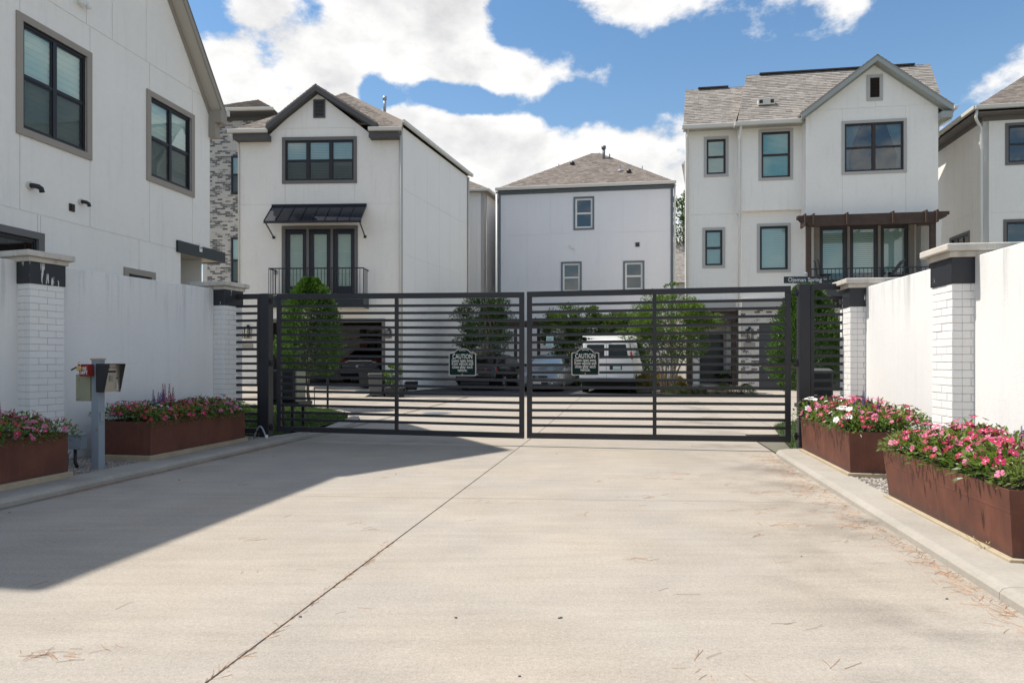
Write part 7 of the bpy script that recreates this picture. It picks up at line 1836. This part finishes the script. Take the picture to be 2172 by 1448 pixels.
def tree(label, center, rad, n, size, seed, lm_, stems, group=None, clumps=0, shape='egg', bark=None, lumps=.18, cat='tree', name='tree', inner=.75, twigs=0, wr=.5):
    b = stems[0][0]; t = thing(name, label, cat, tuple(b), group)
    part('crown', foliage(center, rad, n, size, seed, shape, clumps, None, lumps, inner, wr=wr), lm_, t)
    mb = MB(); rnd = random.Random(seed+50)
    for st in stems:
        pts = st[:-1]; r = st[-1]; pts = [Vector(p) for p in pts]
        mb.tube(pts, [r*(1-.55*k/(len(pts)-1)) for k in range(len(pts))], 8)
        for k in range(twigs):
            d = rv(rnd); mb.tube([pts[-1], pts[-1].lerp(Vector((center[0]+d.x*rad[0]*.8, center[1]+d.y*rad[1]*.8, center[2]+d.z*rad[2]*.7)), .5)+Vector((0, 0, .05)), (center[0]+d.x*rad[0]*.85, center[1]+d.y*rad[1]*.85, center[2]+d.z*rad[2]*.75)], [r*.45, r*.3, r*.12], 5)
    part('trunk', mb, bark or M_bark, t, smooth=True)
    return t
# left topiary
b = G(660, 868); Yt = b.y; c = at(658, 694, Yt)
tree('clipped egg shaped evergreen tree behind the left gate leaf', (c.x, Yt, c.z), (.76, .72, 1.24), 24000, .066, 3, L_dark, [[(b.x-.02, Yt, b.z), (b.x-.09, Yt, b.z+.45), (c.x, Yt, c.z-.6), .055]], 'clipped evergreen trees inside the gate', shape='egg', lumps=.26, inner=.6, twigs=6)
Yt = 13.9; c = at(1711, 716, Yt); gzt = gz(Yt)
tree('clipped evergreen tree behind the right gate post, under the street sign', (c.x, Yt, c.z), (.70, .62, 1.06), 20000, .066, 7, L_dark, [[(c.x, Yt, gzt), (c.x+.02, Yt, c.z-.7), (c.x, Yt, c.z), .05]], 'clipped evergreen trees inside the gate', shape='egg', lumps=.26, inner=.6, twigs=6)
# dark loose tree in front of house 2's side wall
Yt = 27.6; c = at(1028, 694, Yt)
tree('dark loose tree beside the white side wall, behind the black car', (c.x, Yt, c.z), (1.15, 1.0, 1.36), 11000, .095, 12, L_tree, [[(c.x, Yt, .3), (c.x+.03, Yt, c.z-.4), (c.x, Yt, c.z+.9), .06]], clumps=55, twigs=14)
# crape myrtle
Yt = 23.9; c = at(1425, 692, Yt); b0 = Vector((at(1418, 0, Yt).x, Yt, .2)); rndm = random.Random(2)
stems = [[tuple(b0+Vector((k*.09-.25, .05*(k % 2), 0))), tuple(b0+Vector((k*.13-.32, .1*(k % 3)-.1, .75))), tuple(Vector((c.x+(k-2.5)*.35, Yt+rndm.uniform(-.3, .3), c.z-.3))), .05] for k in range(6)]
tree('bright green multi stemmed crape myrtle right of the white van', (c.x, Yt, c.z+.0), (1.62, 1.0, 1.25), 17000, .085, 22, L_myrt, stems, clumps=85, bark=M_barkc, twigs=3, name='crape_myrtle')
mbx = foliage((c.x+.05, Yt, at(0, 615, Yt).z), (.28, .25, .42), 380, .07, 31, clumps=7); o = link('upper_shoots', mbx.mesh('upper_shoots', L_myrt, ORG['crape_myrtle']), bpy.data.objects['crape_myrtle'])
# vine over the garden pergola
Yt = 29.6
for (x, yy, rx, rz, n, sd_, lab) in ((1192, 695, 1.0, .95, 7000, 41, 'climbing vine on the left end of the garden pergola'), (1255, 690, 1.3, .80, 9000, 42, 'climbing vine over the pergola above the white van'), (1318, 705, 1.1, 1.05, 8000, 43, 'tall green shrub between the van and the crape myrtle')):
    c = at(x, yy, Yt-.3); t = thing('climbing_plant', lab, 'climbing plant', (c.x, c.y, .4), 'climbing plants on the garden pergola'); part('foliage', foliage((c.x, c.y, c.z), (rx, .6, rz), n, .10, sd_, clumps=50), L_vine, t)
    mb = MB(); mb.tube([(c.x, c.y, .4), (c.x+.05, c.y, 1.3), (c.x-.03, c.y, c.z)], [.05, .04, .03], 7); part('stem', mb, M_bark, t, smooth=True)
def shrub(px_, yb, Yt, rx, rz, n, size, seed, m, lab, group=None, name='shrub', cat='shrub', zb=None, clumps=0):
    c = at(px_, 770, Yt); z0 = (gz(Yt)+.06) if zb is None else zb; t = thing(name, lab, cat, (c.x, Yt, z0), group)
    part('foliage', foliage((c.x, Yt, z0+rz*.85), (rx, rx*.8, rz), n, size, seed, 'mound', clumps, inner=.35), m, t)
    mb = MB()
    for k in range(4): mb.tube([(c.x, Yt, z0-.02), (c.x+(k-1.5)*rx*.35, Yt, z0+rz)], .010, 5)
    part('stem', mb, M_bark, t)
shrub(1200, 800, 29.0, 1.0, 1.0, 3800, .10, 51, L_vine, 'dark shrub behind the silver car, below the vine', 'shrubs behind the parked vehicles')
shrub(1352, 800, 29.2, .9, .95, 3400, .10, 52, L_vine, 'dark green shrub just right of the white van', 'shrubs behind the parked vehicles')
shrub(1262, 800, 29.4, 1.3, 1.15, 4200, .10, 53, L_vine, 'dark green shrub hidden mostly by the white van', 'shrubs behind the parked vehicles')
for (x, r, h_, sd_, m, lab) in ((1368, .38, .28, 61, L_gold, 'golden grass clump right beside the white van'), (1396, .42, .30, 62, L_gold, 'golden grass clump left of the crape myrtle trunks'), (1438, .30, .22, 63, L_gold, 'golden grass clump at the foot of the crape myrtle')):
    shrub(x, 0, 25.2, r, h_, 1500, .11, sd_, m, lab, 'golden grass clumps by the crape myrtle', 'ornamental_grass', 'ornamental grass', zb=.30)
for (x, Yb, r, h_, sd_, lab) in ((1433, 23.0, .34, .17, 71, 'low shrub at the left end of the bed by the right house'), (1462, 22.95, .26, .13, 72, 'small flat shrub second from the left in the bed'), (1486, 23.0, .26, .15, 73, 'low shrub in the middle of the bed, below the front door'), (1535, 23.0, .42, .21, 74, 'largest grey green shrub in the bed below the porch step'), (1582, 23.0, .38, .19, 75, 'low shrub at the right end of the bed by the brick wall')):
    shrub(x, 0, Yb, r, h_, 1500, .045, sd_, L_shrub, lab, 'low shrubs in the bed by the right house')
t = thing('shrub', 'bright green shrub growing in the low black square planter', 'shrub', (shx, shy, shz)); part('foliage', foliage((shx-.12, shy, shz+.36), (.34, .3, .36), 1100, .085, 81, clumps=12), L_myrt, t)
mb = MB(); mb.tube([(shx, shy, shz-.05), (shx-.1, shy, shz+.4)], .015, 6); part('stem', mb, M_bark, t)
# potted palm on the porch
c = FLL.P(FLL.S(1546), .42, -.55); t = thing('potted_plant', 'green potted plant on a stand beside the front door', 'potted plant', tuple(c)); frust('pot', c.x, c.y, .42, .75, .22, .22, .30, .30, M_plastic, t, .01)
part('foliage', foliage((c.x, c.y, 1.15), (.25, .25, .42), 260, .16, 91, clumps=8, wr=.3), L_myrt, t)
# distant tree
Yt = 52; c = at(1450, 468, Yt); tree('distant tree with a thin crown seen between the middle and right houses', (c.x, Yt, c.z), (1.9, 1.5, 2.4), 2600, .20, 95, L_tree, [[(c.x, Yt, .5), (c.x+.1, Yt, 5), (c.x, Yt, c.z), .18]], clumps=24, twigs=10)
# kerb stop / small stone plate at the bed
b = G(1402, 836); mb = MB(); mb.box((b.x-.22, b.y, b.z-.02), (b.x+.22, b.y+.5, b.z+.13)); struct('bed_edge', mb, M_kerb, bevel=.01)
